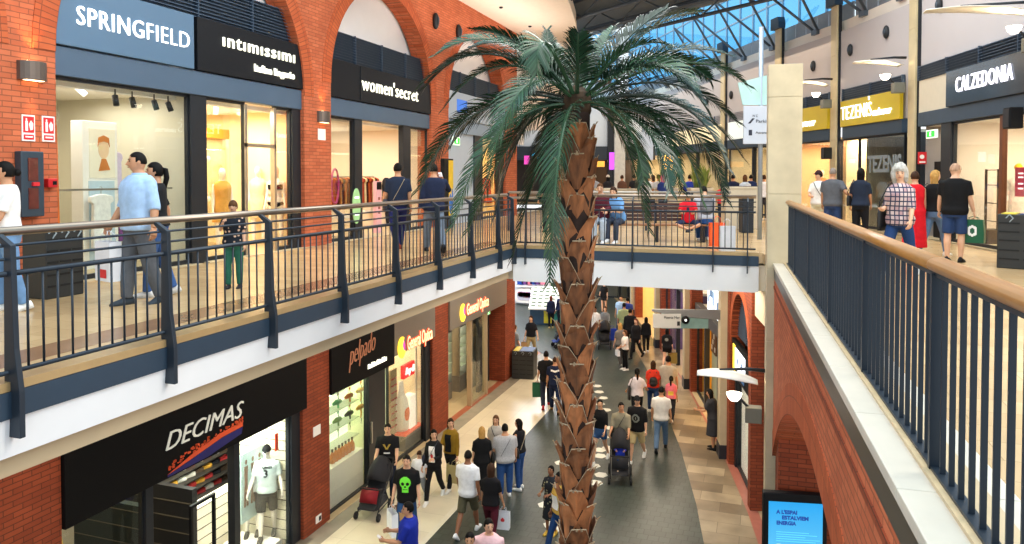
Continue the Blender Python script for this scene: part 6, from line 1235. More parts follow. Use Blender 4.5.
for i, (px, py, w_, h_, Z_) in enumerate(((743,236,.95,1.2,20.8),(702,226,.7,1.12,23.5),(604,222,.5,1.1,24.5),(668,224,.7,1.08,25.5),(630,222,.9,1.05,26.5))):
    p = cw((px-512)/F*Z_, Z_, UF); M = frame(p, RGT); r = thing('planter', 'cream planter box on the upper plaza, ' + ('nearest, by the grey sign pole','second, under the right palm fronds','just right of the palm trunk','beside the person in a headscarf','farthest, behind the bench')[i], 'planter', M, 'cream planters')
    MB().box(-w_/2,w_/2,0,.5,0,h_).build('box', PLN, r, bevel=.015); MB().box(-w_/2-.02,w_/2+.02,-.02,.52,h_-.06,h_).build('rim', PLN, r, bevel=.01); MB().box(-w_/2+.04,w_/2-.04,.04,.46,h_-.02,h_+.01).build('soil', mat('soil', '#3a2c20', .9), r)
    if i in (1, 3):
        b = MB(); rnd = random.Random(i)
        for k in range(60):
            a = rnd.random()*2*PI; t = rnd.uniform(.3,1.0); c = Vector((rnd.uniform(-.2,.2),.25+rnd.uniform(-.1,.1),h_)); e = c+Vector((math.cos(a)*.4*t,math.sin(a)*.3*t,.35+.45*rnd.random())); d = Vector((-math.sin(a),math.cos(a),0))*.03; mid = c.lerp(e,.6)+Vector((0,0,.12)); b.quad(c-d*.3,c+d*.3,mid+d,mid-d); b.quad(mid-d,mid+d,e+d*.1,e-d*.1)
        b.build('plant', mat('plant_green', '#7a8a3a', .6, var=.3), r)
p = gp(748, 233, UF); r = thing('litter_bin', 'dark litter bin in front of the cream planter by the sign pole', 'bin', frame(p, RGT)); MB().box(-.15,.15,0,.35,0,.95).build('body', mat('bin_navy', '#1e2630', .5), r, bevel=.012); MB().box(-.17,.17,-.02,.37,.95,.99).build('lid', DARK, r)
def signpost(label, px, Z, ztop, bx0, bx1, bz0, bz1, lines, fin=None, ph=None):
    p = cw((px-512)/F*Z, Z, UF); M = frame(p, RGT); r = thing('sign_post', label, 'sign', M); MB().tube([(0,0,0),(0,0,ztop)], .055, 12).build('pole', mat('pole_grey', '#97a3b0', .4, .4, var=.04), r, True)
    MB().box(bx0,bx1,-.12,-.06,bz0,bz1).build('board', mat('board_white_blue', '#c3cbd8', .5, var=.02), r, bevel=.01)
    if fin: b = MB(); b.prism([(bx0-.12,bz1+.55),(bx1,bz1+.75),(bx1,bz1+.03),(bx0-.0,bz1+.03)], -.05, -.02); b.build('teal_fin', mat('fin_teal', '#a8d0cc', .25, var=.2, scale=1.5), r)
    PB = mat('print_navy', '#20263a', .6, var=0)
    for i, (t_, x_, z_, h_, w_) in enumerate(lines): text(t_, PB, r, x_, z_, -.125, h_, w_, ext=.003)
    if lines:
        b = MB(); b.box(bx0+.12,bx0+.2,-.125,-.12,bz0+.2,bz0+.33); b.prism([(bx0+.1,bz0+.48),(bx0+.16,bz0+.48),(bx0+.26,bz0+.6),(bx0+.2,bz0+.6)], -.125, -.12); b.build('pictogram', PB, r)
    return r
Zs = 17.5; M_ = frame(cw((760-512)/F*Zs, Zs, UF), RGT); a0, b1 = hit(M_,743.5,106,-.1); a1, b0 = hit(M_,771,144,-.1)
signpost('tall grey sign pole with white direction board beside the stone pillar', 760, Zs, hit(M_,760,27,0)[1], a0, a1, b0, b1, [('W C', a0+.2, b1-.26, .06, .13),('Parking', a0+.28, b0+.5, .075, .36),('Ascensor', a0+.28, b0+.24, .06, .36)], True)
Zs = 25; M_ = frame(cw((643-512)/F*Zs, Zs, UF), RGT); a0, b1 = hit(M_,637,132,-.1); a1, b0 = hit(M_,653,160,-.1)
signpost('second grey sign pole with white board seen between the palm fronds', 643, Zs, b1+.2, a0, a1, b0, b1, [])
# food court back wall with fascia, interiors and hanging lamps
BK = frame(cw(-10,39,UF), RGT); X = lambda px, y=0: hit(BK,px,176,y)[0]
o = MB().box(0,17.5,0,.3,3.0,5.2).build('wall_plaza_back', mat('white_back', '#e6e9ee', .8, var=.02)); o.matrix_world = BK; struct(o)
o = MB().box(0,17.5,-.2,.3,2.35,3.05).build('beam_plaza_fascia', mat('navy_fascia', '#26303c', .5, var=.05)); o.matrix_world = BK; struct(o)
for i, (a, b_, c, p_, cl) in enumerate(((0.3,X(592),'#2e2a2c',40,'#ffe8c8'),(X(592),X(634),'#4a3a30',55,'#ffe4c0'),(X(634),X(684),'#e8d8bc',80,'#ffe8c8'),(X(684),X(770),'#efdcae',130,'#ffe6bc'))):
    room(BK, a+.07, b_-.07, .2, 3.5, 2.5, mat('plaza_room_%d' % i, c, .8, var=.06, scale=.7), name='plaza'); lamp_in(BK, (a+b_)/2, 1.6, 2.45, (b_-a)*.7, 2, p_, cl)
o = MB().box(X(610)-.15,X(610)+.15,-.3,.1,0,5.2).build('column_plaza_dark', DARK); o.matrix_world = BK; struct(o)
o = MB().box(X(618)-.25,X(618)+.3,-.5,.1,0,5.2).build('column_plaza_white', mat('pale_column', '#d9d4cc', .7)); o.matrix_world = BK; struct(o)
for i, (px, py, lb) in enumerate(((665,160,'left of two'),(671,160.5,'right of two'))):
    x, z = hit(BK,px,py,-.8); r = thing('pendant_lamp', 'amber glass pendant lamp in the food court, '+lb, 'lamp', BK @ Matrix.Translation((x,-.8,0)), 'amber pendant lamps'); MB().tube([(0,0,z+.1),(0,0,3.3)], .015, 6).build('cord', DARK, r)
    for dz in (0,.42): b = MB(); b.ball((0,0,z-dz+.1), (.13,.13,.2), 12, 8); b.build('glass_shade', mat('amber_glow', '#ffb648', .4, var=0, emit=5), r, True)
for i, (px, py, c, w_, h_, lb) in enumerate(((535,158,'#38b8e8',.35,.5,'small cyan screen'),(527,160,'#d040a0',.3,.45,'small pink screen'),(616,161,'#c050e0',.7,.9,'glowing purple sign'),(722,152,'#e8d020',.7,1.3,'yellow hanging banner'),(729,155,'#8a70d0',.35,.8,'pale violet hanging banner'),(595,164,'#e8a040',1.0,.3,'warm menu strip'))):
    x, z = hit(BK,px,py,-.35); r = thing('lit_sign', lb+' in the food court at the back of the upper floor', 'sign', BK @ Matrix.Translation((x,-.35,z))); MB().box(-w_/2,w_/2,0,.06,-h_/2,h_/2).build('panel', mat('lit_'+c, c, .5, var=.3, scale=4, emit=1.0), r, bevel=.01); MB().box(-w_/2-.02,w_/2+.02,.05,.09,-h_/2-.02,h_/2+.02).build('housing', DARK, r)
# far gable glazing above the plaza
GB = frame(cw(-3,46,UF), RGT); W = 9.5
o = MB().box(0,W,0,.2,4.8,7.2).build('wall_far_gable', mat('white_back', '#e6e9ee')); o.matrix_world = GB; struct(o)
fr_ = MB()
for q in range(7): fr_.box(q*W/6-.06,q*W/6+.06,-.05,.1,7.2,10.4)
for z in (7.25,8.8,10.35): fr_.box(0,W,-.05,.1,z-.06,z+.06)
o = fr_.build('window_7', GL); o.matrix_world = GB; struct(o); struct(MB().box(0,W,0,.01,7.2,10.4).build('glass_pane', glassmat('sky_glass', '#a9dcf5'), o))
# paper bags standing on the bridge
def standbag(label, px, py, w_, h_, m, hm=None, name='paper_bag', mark=None): return handbag(label, Dummy(px, py, UF), 0, m, w=w_, h=h_, d=.14, at=gp(px,py,UF)+Vector((0,0,.14+h_)), hm=hm, name=name, mark=mark)
class Dummy:
    def __init__(s, px, py, z): s.W = Matrix.Rotation(YAW, 4, 'Z'); s.hands = [Vector((0,0,0))]*2
standbag('tall orange paper bag standing beside the bench on the bridge', 717, 246, .32, .50, mat('bag_orange', '#ee5a1e', .6, var=.08))
standbag('white paper bag standing right of the orange bag', 727, 251, .30, .50, mat('bag_white', '#e9ebf2', .6, var=.05))
# ------------------------------------------------------------------ people on the left upper walkway
WHB = mat('bag_white', '#e9ebf2', .6, var=.05); BRB = mat('bag_kraft', '#b98f5e', .7, var=.1); BKB = mat('bag_black', '#1b1a1c', .5, var=.1)
g = person('woman in white tee and light jeans with black hair bun at the left frame edge', 8, 311, UF, 98, 1.67, 'f', 1.05, 'm', 'k', 'bun', '#f0efee', 'short', .9, 'trousers', '#6f93bd', '#efeeec', 'walk', (-12,6,15,0), (20,6,20,0), stride=.35)
g.patch('print_yellow', mat('print_yellow', '#e8c34a', .8), lambda u, v: v > -.1 and abs(u) < .9, -.08, .08, 1.16, 1.34); g.patch('print_red', mat('print_red', '#d04a50', .8), lambda u, v: v < .8, -.08, .08, 1.1, 1.2)
g = person('man in light blue polo and grey jeans looking left on the upper walkway', 140, 304, UF, 118, 1.78, 'm', 1.22, 'm', 'k', 'buzz', '#a9c8ec', 'half', .86, 'trousers', '#5a5d63', '#3a424b', 'walk', (12,10,18,0), (-6,12,15,0), head=(-18,0), collar='#9cbfe8', stride=.45)
handbag('white shopping bag with red mark carried by the man in the blue polo', g, 0, WHB, .34, .46, .14, drop=.12, mark=(mat('sign_red', '#d8242c'), lambda u, v: abs(u) < .5 and v < -.5, .2))
g = person('woman in black tee and blue jeans walking behind the man in the blue polo', 157, 296, UF, 80, 1.68, 'f', 1.0, 'm', 'k', 'pony', '#1f1f22', 'short', .92, 'trousers', '#3f5f96', '#d9d9d9', 'walk2', (-20,10,25,0), (15,8,15,0), head=(20,0), stride=.45)
g = person('small child in dotted dark top and green trousers eating beside the balustrade', 234, 288, UF, 165, 1.18, 'f', 1.12, 'l', 'n', 'fringe', '#262a33', 'short', .84, 'trousers', '#2f6a58', '#2b2b30', 'stand', (45,6,85,25), (8,8,12,0), topmat=dotmat('dotted_cloth', '#20242c', '#d8b49a', 16, .26))
g = person('man in navy tee and navy trousers with a cream bag strap seen from behind', 398, 250, UF, 12, 1.76, 'm', 1.05, 'm', 'k', 'short', '#232c40', 'short', .9, 'trousers', '#20265a', '#8a4538', 'walk', (-8,7,12,0), (12,7,12,0))
sidebag('small navy crossbody bag of the man in the navy tee', g, -1, mat('bag_navy', '#23283a', .6), strapm=mat('strap_cream', '#b8a586', .7), s0=1, z=.94)
g = person('man in dark navy jacket and grey jeans holding a phone to his ear', 434, 252, UF, 10, 1.74, 'm', 1.15, 'm', 'k', 'short', '#1f2740', 'long', .84, 'trousers', '#6a7686', '#2b2d33', 'walk2', (48,28,128,12), (-8,8,14,0), head=(-12,6))
phone('dark phone at the ear of the man in the navy jacket', g, 0)
g = person('man in dark shirt with beard looking left inside the second arch shop', 0, 0, 0, 80, 1.7, 'm', 1, 'm', 'k', 'short', '#24262c', 'short', .9, 'trousers', '#2a2c35', '#1d1d1f', 'stand', pos=LU @ Vector((hit(LU,387,180,1.6)[0],1.6,.012)))
g = person('person in black clothes standing left of the palm trunk on the upper plaza', 548, 232, UF, 20, 1.72, 'm', 1.0, 'm', 'k', 'short', '#15161a', 'long', .86, 'trousers', '#17181c', '#111113', 'stand')
# seated on the bridge bench
def onbench(px, dy=.26): x = hit(BMx,px,220,dy)[0]; return BMx @ Vector((x,dy,0))
bh = lambda a: None
g = person('seated person in maroon top and pale jeans, left on the bench', 0, 0, 0, 172, 1.72, 'm', 1.08, 'l', 'n', 'buzz', '#5a2430', 'long', .86, 'trousers', '#aebccb', '#d9d9dd', 'sit', (38,6,62,20), (38,6,62,20), sitz=.405, pos=onbench(601), lean=12)
g = person('seated person in blue shirt and dark trousers leaning forward on the bench', 0, 0, 0, 160, 1.7, 'f', 1.05, 'l', 'b', 'bob', '#6d9fd6', 'short', .86, 'trousers', '#3a4254', '#d9dadd', 'sit', (45,6,75,20), (50,6,75,20), sitz=.405, pos=onbench(618), lean=26, head=(0,-14))
g = person('child in red shirt and dark cap sitting cross-legged on the bench', 0, 0, 0, 180, 1.32, 'm', 1.05, 'm', 'k', 'short', '#d3202e', 'short', .84, 'shorts', '#2a3350', '#26262a', 'cross', (40,10,50,25), (40,10,50,25), sitz=.405, pos=onbench(688), lean=8, hat='#2a2c33')
g.patch('print', mat('cloth_#2a3350', '#2a3350'), lambda u, v: abs(u) < .6 and abs(v) < .7, -.07, .07, 1.15, 1.36)
g = person('person in grey hoodie and jeans bending over on the bench, seen from behind', 0, 0, 0, 10, 1.68, 'm', 1.08, 'l', 'k', 'short', '#b9bcc6', 'long', .86, 'trousers', '#2f5590', '#e2e2e2', 'sit', (55,8,40,10), (55,8,40,10), sitz=.405, pos=onbench(706), lean=24)
backpack('grey backpack on the person bending over the bench', g, mat('pack_grey', '#6d7078', .7, var=.2), .46, .32)
# food court crowd
fc = [('man in navy tee with black hair in the food court, left of two navy backs',733,26,5,'m','k','short','#1f2745'),('woman with light brown hair and white and blue top in the food court',745,24.5,10,'f','n','bob','#c9d4e2'),('man in navy shirt at the right of the food court, near the sign pole',751,27,-10,'m','k','short','#22305c'),
 ('person in white top right of the grey sign pole in the food court',764,25,20,'f','b','short','#e6e6ea'),('person in pink headscarf and navy top in the food court',663,25,10,'f','k','scarf','#23346e'),('man in white shirt next to the second sign pole',648,27,-30,'m','k','short','#eceef2'),
 ('woman in tan top left of the headscarf',653,28,60,'f','b','bob','#a8785a'),('person in pale top with black hair left of the headscarf',658.5,26.5,20,'m','k','short','#d8dce4'),('person in deep blue top half hidden by palm fronds',690,25,0,'m','k','short','#2c3fa0'),
 ('person in red shirt sitting by the cream planter',722,22.5,30,'m','b','short','#d02c38'),('person in pale cap and grey top right of the trunk in the food court',594,28,-20,'m','n','short','#9aa0aa'),('dark haired person in black right of the pale cap',608,29,10,'f','k','bob','#2a2a30'),
 ('person in brown top farther right behind the bench',622,30,-15,'f','b','short','#6a4a3c'),('person in black top at the centre back of the food court',634,31,30,'m','k','short','#26262b')]
for i, (lb, px, Z_, fa, sx, hr, stl, c) in enumerate(fc):
    person(lb, 0,0,0, fa, 1.55 if i != 9 else 1.3, sx, 1.0, 'm', hr, stl, c, 'short', .88, 'trousers', '#2a2d38', '#d0d0d0', 'stand', pos=cw((px-512)/F*Z_, Z_, UF), hat='#b8586a' if stl == 'scarf' else ('#d8d4cc' if 'pale cap' in lb else None), feat=False)
# ------------------------------------------------------------------ people on the right upper walkway
g = person('woman in white tee and dark cap looking sideways by the stone pillar', 818, 238, UF, 168, 1.64, 'f', 1.05, 'l', 'k', 'short', '#e9e6e2', 'short', .86, 'shorts', '#cfc6a8', '#d0d0d0', 'stand', (20,10,60,30), (8,8,15,0), head=(-40,0), hat='#3a2428')
sidebag('dark waist bag of the woman in the white tee', g, -1, BKB, s0=1, z=.95)
g = person('grey haired man in dark grey polo with hand on hip', 832, 243, UF, -20, 1.68, 'm', 1.12, 'm', 'h', 'buzz', '#5a5d64', 'short', .86, 'trousers', '#2c3f66', '#50505a', 'stand', (-25,32,70,-20), (5,8,12,0))
g = person('woman with black bob and dark navy clothes facing the underwear shop', 860, 245, UF, -12, 1.68, 'f', 1.02, 'm', 'k', 'bob', '#232c3e', 'short', .88, 'trousers', '#17181d', '#1a1a1e', 'stand', (6,8,30,10), (8,10,20,0))
sidebag('black shoulder bag of the woman with the black bob', g, -1, BKB, cross=False, z=1.0)
PLAID = brickmat('plaid_cloth', '#d9c7c4', '#b58f94', '#2d3550', .07, .07, msize=.011, off=0, bump=0)
g = person('woman with curly grey hair and plaid shirt carrying a black bag', 899, 275, UF, 150, 1.66, 'f', 1.1, 'l', 'g', 'curly', '#d9c7c4', 'half', .82, 'trousers', '#26406e', '#cfcfcf', 'walk', (8,10,75,25), (14,12,18,0), head=(30,0), topmat=PLAID)
sidebag('large black shoulder bag of the woman in the plaid shirt', g, 1, BKB, .98, .34, .32, .1, cross=False) if False else sidebag('large black shoulder bag of the woman in the plaid shirt', g, 1, BKB, z=.9, w=.34, h=.34, cross=False)
g = person('person in long bright red dress half hidden behind the curly haired woman', 914, 256, UF, 20, 1.6, 'f', 1.05, 'l', 'b', 'short', '#e0202e', 'none', .88, 'dress', '#e0202e', '#b02030', 'stand', dresslen=.18, flare=1.25)
g = person('blonde woman in black tee and blue jeans looking right', 934, 256, UF, -28, 1.62, 'f', 1.02, 'l', 'y', 'long', '#19191b', 'short', .92, 'trousers', '#6382a8', '#d8d4cf', 'walk', (5,8,20,0), (8,8,15,0), head=(-20,0))
sidebag('black shoulder bag of the blonde woman', g, -1, BKB, cross=False, z=1.0)
g = person('bald man in black tee and denim shorts seen from behind', 954, 262, UF, -14, 1.72, 'm', 1.12, 'l', 's', 'buzz', '#161618', 'short', .84, 'shorts', '#2b3f66', '#1b1b1d', 'stand', (4,9,14,0), (4,9,14,0), head=(-35,0))
handbag('dark green shop bag with a white ring mark held by the bald man', g, 0, mat('bag_green', '#0f5a3c', .5, var=.08), .34, .40, .14, drop=.05, taper=.9, mark=(mat('sign_white', '#f4f1ee'), lambda u, v: .5 < (u*u*1.6+v*v)**.5 < .95, .1))
# ------------------------------------------------------------------ people on the ground floor, front left
g = person('bearded man in black tee with gold print pushing the red and black stroller', 388, 500, 0, 172, 1.74, 'm', 1.1, 'l', 'k', 'short', '#17171a', 'short', .86, 'trousers', '#20273c', '#26262a', 'stand', (30,6,32,0), (30,6,32,0))
g.patch('gold_print', mat('gold_print', '#b89a3a', .6), lambda u, v: v > -.4 and abs(abs(u)-.55*(v+.4)) < .22, -.09, .09, 1.16, 1.34, 12, 12); g.patch('white_print', mat('sign_white', '#f4f1ee'), None, -.07, .07, 1.12, 1.15, 6, 2)
p = gp(374, 514); sm = Matrix.Translation(p+FWD*.02) @ Matrix.Rotation(YAW+R(165), 4, 'Z'); stroller('red and black stroller with dark hood pushed by the bearded man', sm, mat('hood_black', '#1a1a20', .8), mat('seat_red', '#8e1522', .7))
g = person('man in black tee with green skull print carrying paper bags', 407, 541, 0, 168, 1.74, 'm', 1.04, 'l', 'k', 'short', '#151517', 'short', .84, 'trousers', '#2f4f7c', '#202226', 'walk', (6,9,14,0), (6,9,14,0))
def skull(u, v):
    if v > -.25: ok = (u/.92)**2+((v-.3)/.7)**2 < 1
    else: ok = abs(u) < .55 and v > -.95
    eye = min(((abs(u)-.4)/.27)**2+((v-.12)/.2)**2, 9) < 1; nose = abs(u) < .12 and -.35 < v < -.12; mouth = abs(u) < .42 and -.62 < v < -.5
    return ok and not (eye or nose or mouth)
g.patch('skull_print', mat('skull_green', '#6fe03a', .6, var=.08, emit=.15), skull, -.12, .12, 1.06, 1.38, 26, 30)
handbag('white paper bag of the man in the skull tee, left of his kraft bag', g, 0, WHB, .34, .46, .13, drop=.13, yaw=-60); handbag('kraft paper bag behind the white bag of the man in the skull tee', g, 0, BRB, .38, .5, .14, drop=.12, at=wp(g, g.hands[0])+RGT*.14+FWD*.1, yaw=-60)
g = person('small child in white top next to the man with the skull tee', 419.5, 500, 0, 165, 1.12, 'm', 1.1, 'l', 'b', 'fringe', '#eef0f4', 'short', .86, 'trousers', '#9aa2ac', '#d8d8d8', 'walk', (10,8,15,0), (10,12,10,0))
g = person('woman in black jacket over white printed tee looking right', 434, 500, 0, 160, 1.62, 'f', 1.0, 'l', 'k', 'bob', '#1a1a1d', 'long', .9, 'trousers', '#17171a', '#ecebe8', 'walk', (10,8,20,0), (30,10,70,25), head=(30,0))
g.patch('white_tee', mat('sign_white', '#f4f1ee'), lambda u, v: not ((u*1.3)**2+((v+.1)*2)**2 < .12), -.075, .075, 1.0, 1.38, 12, 16); g.patch('red_print', mat('sign_red', '#d8242c'), lambda u, v: u*u+v*v < 1, -.03, .035, 1.10, 1.19, 6, 6, off=.04)
sidebag('dark navy crossbody bag at the hip of the woman in the black jacket', g, 1, mat('bag_navy', '#23283a'), s0=-1, z=1.02, w=.3)
g = person('long haired woman in mustard cardigan and black top looking left', 451, 487, 0, 150, 1.64, 'f', 1.02, 'l', 'b', 'long', '#8a6a1e', 'long', .9, 'trousers', '#18181b', '#e6e4e0', 'walk2', (25,8,65,20), (8,10,15,0), head=(40,0))
g.patch('black_top', mat('cloth_#18181b', '#18181b'), None, -.085, .085, .96, 1.38, 8, 12)
handbag('large beige canvas tote of the woman in the mustard cardigan', g, 1, mat('canvas_beige', '#b3a06e', .85, var=.1, bump=.3), .46, .42, .14, name='tote_bag', drop=.1)
g = person('man in royal blue polo looking at his phone at the bottom of the picture', 409, 604, 0, 78, 1.76, 'm', 1.12, 'm', 'k', 'short', '#1f2f9a', 'short', .86, 'trousers', '#262c3e', '#2a2a2c', 'stand', (25,6,68,10), (28,6,66,10), head=(25,0), collar='#1f2f9a')
phone('pale phone held by the man in the royal blue polo', g, 1)
g = person('dark skinned man in white tee and olive shorts striding right', 468, 534, 0, -22, 1.72, 'm', 1.06, 'd', 'k', 'buzz', '#eceef2', 'short', .84, 'shorts', '#55523f', '#e8e8ea', 'walk', (-10,9,14,0), (14,9,14,0), head=(10,0))
g = person('long haired woman in black top and burgundy trousers holding a white bag', 491, 544, 0, -15, 1.62, 'f', 1.0, 'm', 'b', 'long', '#18171a', 'short', .9, 'trousers', '#4a1622', '#c8c8c8', 'walk2', (8,9,14,0), (8,7,14,0))
handbag('small white paper bag with red mark held by the woman in burgundy trousers', g, 0, WHB, .26, .34, .12, drop=.1, mark=(mat('sign_red', '#d8242c'), lambda u, v: u*u+(v-.3)**2 < .25, .08))
g = person('man in pale pink sweater facing the camera at the bottom edge', 489, 624, 0, 172, 1.74, 'm', 1.06, 'l', 'k', 'short', '#efc3c8', 'long', .86, 'trousers', '#2b3040', '#e0e0e0', 'stand', head=(25,0))
text('YALE', mat('print_white', '#fbf0f0', .7, var=0), g.root, 0,0,0, .09, name='print').matrix_local = Matrix.Translation((.11, g.surf(0,1.27,1,.04).y*g.S, 1.24)) @ Matrix.Rotation(PI, 4, 'Z') @ TXT
g = person('black haired person whose head just enters the bottom edge left of the pink sweater', 470, 640, 0, 175, 1.72, 'm', 1.0, 'm', 'k', 'short', '#2a2c33', 'short', .86, 'trousers', '#2b3040', '#e0e0e0', 'stand')
g = person('blonde woman in long black dress in the middle of the chatting group', 482, 498, 0, 5, 1.64, 'f', 1.12, 'l', 'y', 'bob', '#161618', 'short', .88, 'dress', '#161618', '#2a2a2c', 'stand', dresslen=.35, flare=1.12)
g = person('woman in pale grey top with dark strap facing the chatting group', 496, 482, 0, 168, 1.62, 'f', 1.0, 'l', 'n', 'bob', '#b9b4ae', 'short', .88, 'trousers', '#39465e', '#dcdcdc', 'stand'); sidebag('dark crossbody bag of the woman in the pale grey top', g, -1, BKB, s0=1)
g = person('stout person in speckled grey tee with black crossbody strap, seen from behind', 505, 496, 0, 8, 1.66, 'm', 1.32, 'm', 'k', 'short', '#b4b3b6', 'short', .84, 'trousers', '#2d4f86', '#e8e8e8', 'stand', topmat=mat('speckled_grey', '#b4b3b6', .85, var=.35, scale=60)); sidebag('black crossbody bag of the person in the speckled tee', g, -1, BKB, s0=1)
g = person('woman with long black hair in black tee and jeans, right of the group', 519, 489, 0, 60, 1.66, 'f', 1.02, 'm', 'k', 'long', '#1b1b20', 'none', .94, 'trousers', '#2b4a80', '#e9e9e9', 'stand', (10,14,40,0), (45,8,100,20)); sidebag('white strapped small bag of the woman with long black hair', g, -1, BKB, s0=1, strapm=mat('strap_cream', '#b8a586'))
# the couple with the green bag, and beyond
g = person('man in black tee walking away left of the man with the white shoulder logo', 546, 407, 0, 2, 1.78, 'm', 1.04, 'm', 'k', 'short', '#17171a', 'short', .86, 'trousers', '#222838', '#a02a30', 'walk'); handbag('dark green shop bag held by the man in the black tee', g, 1, mat('bag_green', '#0f5a3c'), .36, .44, .14, drop=.06)
g = person('man in navy tee with white logo across the shoulders, seen from behind', 555, 412, 0, 0, 1.72, 'm', 1.06, 'm', 'b', 'buzz', '#18213c', 'short', .86, 'trousers', '#1d2a4a', '#8a6a4a', 'walk2'); g.patch('shoulder_logo', mat('sign_white', '#f4f1ee'), lambda u, v: abs(v+.5*(1-abs(u))-.3) < .42, -.13, .13, 1.28, 1.42, 14, 10, -1)
g = person('girl in dark floral dress looking down beside the palm trunk', 551, 534, 0, 150, 1.42, 'f', 1.02, 'd', 'k', 'short', '#24262c', 'short', .88, 'dress', '#24262c', '#d8b04a', 'stand', (25,6,70,20), (25,6,70,20), head=(0,-15), dresslen=.4, topmat=dotmat('floral_cloth', '#23252b', '#8f8a70', 14, .3))
g = person('woman in yellow and white top and jeans partly behind the palm trunk', 560, 553, 0, 120, 1.6, 'f', 1.02, 'd', 'k', 'long', '#c8a04a', 'short', .9, 'trousers', '#22406e', '#d8d8d8', 'walk'); g.patch('white_panel', mat('sign_white', '#f4f1ee'), None, -.12, .12, 1.0, 1.3, 8, 8)
g = person('woman in black top and denim shorts right of the palm trunk', 600, 462, 0, 160, 1.62, 'f', 1.02, 'l', 'k', 'bun', '#1a1a1c', 'half', .98, 'shorts', '#3b5c8c', '#ececec', 'walk', (30,8,60,25), (15,8,40,0), head=(20,-12))
g = person('man in khaki tee with strap pushing the black stroller', 621, 470, 0, 172, 1.7, 'm', 1.02, 'm', 'k', 'buzz', '#8d8672', 'half', .86, 'trousers', '#2b2d33', '#2a2a2c', 'stand', (26,6,34,0), (26,6,34,0), head=(25,0)); sidebag('small black crossbody bag of the man in the khaki tee', g, 1, BKB, s0=-1)
p = gp(620, 479); stroller('black stroller with pale frame and a child in blue', Matrix.Translation(p-FWD*.0) @ Matrix.Rotation(YAW+R(180)-R(8), 4, 'Z'), mat('hood_black', '#1a1a20'), mat('seat_black', '#1d1d22', .8), frm='#b8b8b4'); SM2 = Matrix.Translation(p-FWD*.0) @ Matrix.Rotation(YAW+R(172), 4, 'Z')
g = person('small child in blue sitting in the black stroller', 0,0,0, 0, .95, 'm', 1.1, 'm', 'k', 'short', '#2238b0', 'long', .84, 'trousers', '#1d3358', '#e0c0a0', 'sit', (30,8,50,15), (30,8,50,15), sitz=.5, pos=SM2 @ Vector((0,-.02,0)), heading=SM2.to_euler().z, lean=-18)
g = person('man in dark cap, black printed tee and cream shorts', 637, 461, 0, 165, 1.68, 'm', 1.06, 'l', 'k', 'short', '#18181b', 'half', .84, 'shorts', '#cdb98a', '#f0f0f0', 'walk', (10,8,40,15), (6,8,15,0), head=(30,0), hat='#1d1d20'); g.patch('print', mat('print_grey', '#8d9088', .7), lambda u, v: .3 < u*u+v*v < 1 or (abs(u) < .2 and abs(v) < .3), -.1, .1, 1.1, 1.32, 14, 14)
g = person('man in white tee and blue jeans walking away in the middle', 661, 450, 0, -4, 1.7, 'm', 1.06, 'm', 'k', 'buzz', '#e3e0dc', 'short', .86, 'trousers', '#56708f', '#1f2023', 'walk')
g = person('woman in white tee with black ponytail and dark jacket over her arm', 637, 423, 0, 5, 1.64, 'f', 1.06, 'm', 'k', 'pony', '#dfd6de', 'short', .9, 'trousers', '#1b1b20', '#cfcfcf', 'walk', (8,26,60,0), (8,20,50,0))
sidebag('dark jacket bundle at the side of the woman with the ponytail', g, -1, BKB, z=1.0, w=.34, h=.4, cross=False, name='jacket_bundle')
g = person('woman in coral red top with brown hair seen from behind', 653, 414, 0, 2, 1.66, 'f', 1.08, 'm', 'b', 'bob', '#e0402e', 'short', .9, 'trousers', '#2b4470', '#d8d8d8', 'walk2'); backpack('small black backpack of the woman in coral red', g, BKB, .3, .26, z=1.12)
g = person('tall man in beige shirt walking away', 668, 415, 0, -3, 1.82, 'm', 1.1, 'm', 'k', 'short', '#b6ad9e', 'short', .84, 'trousers', '#4a4640', '#3a3a3a', 'walk')
g = person('girl in pink and yellow tee and dark leggings', 671, 421, 0, -8, 1.36, 'f', 1.0, 'm', 'k', 'pony', '#f07a8a', 'short', .9, 'trousers', '#24262e', '#e8d8d0', 'walk2'); g.patch('yellow_patch', mat('print_yellow', '#e8c34a'), None, -.1, .1, 1.05, 1.2, 8, 5, -1)
g = person('woman in dark grey dress leaning by the stone column looking at her phone', 713, 449, 0, 70, 1.62, 'f', 1.12, 'm', 'k', 'bob', '#35353a', 'short', .88, 'dress', '#35353a', '#17171a', 'stand', (30,6,60,10), (35,6,60,10), lean=8, dresslen=.42, flare=1.2)
g = person('woman in black oversized tee and bare legs by the purple shop', 667, 367, 0, -10, 1.5, 'f', 1.12, 'l', 'k', 'long', '#161619', 'half', .8, 'shorts', '#161619', '#e0ddd8', 'walk'); g.patch('back_print', mat('print_grey', '#8d9088'), lambda u, v: u*u+v*v < 1, -.08, .08, 1.2, 1.34, 10, 10, -1); handbag('yellowish shop bag of the woman in the black oversized tee', g, 0, mat('bag_ochre', '#8a7432', .6), .34, .4, .12, drop=.1)
g = person('person in black hoodie walking away beside the lit gold shelves', 646, 353, 0, 4, 1.5, 'f', 1.04, 'm', 'k', 'long', '#141417', 'long', .86, 'trousers', '#141417', '#d8d8d8', 'walk')
g = person('woman in black with auburn hair left of the black hoodie', 636, 358, 0, 150, 1.6, 'f', 1.06, 'l', 'r', 'long', '#19171a', 'long', .86, 'trousers', '#17171b', '#202022', 'walk')
g = person('tall person in black behind the auburn haired woman', 630, 350, 0, 10, 1.74, 'm', 1.08, 'm', 'k', 'short', '#1b1b1e', 'long', .86, 'trousers', '#1b1b1e', '#202022', 'walk2')
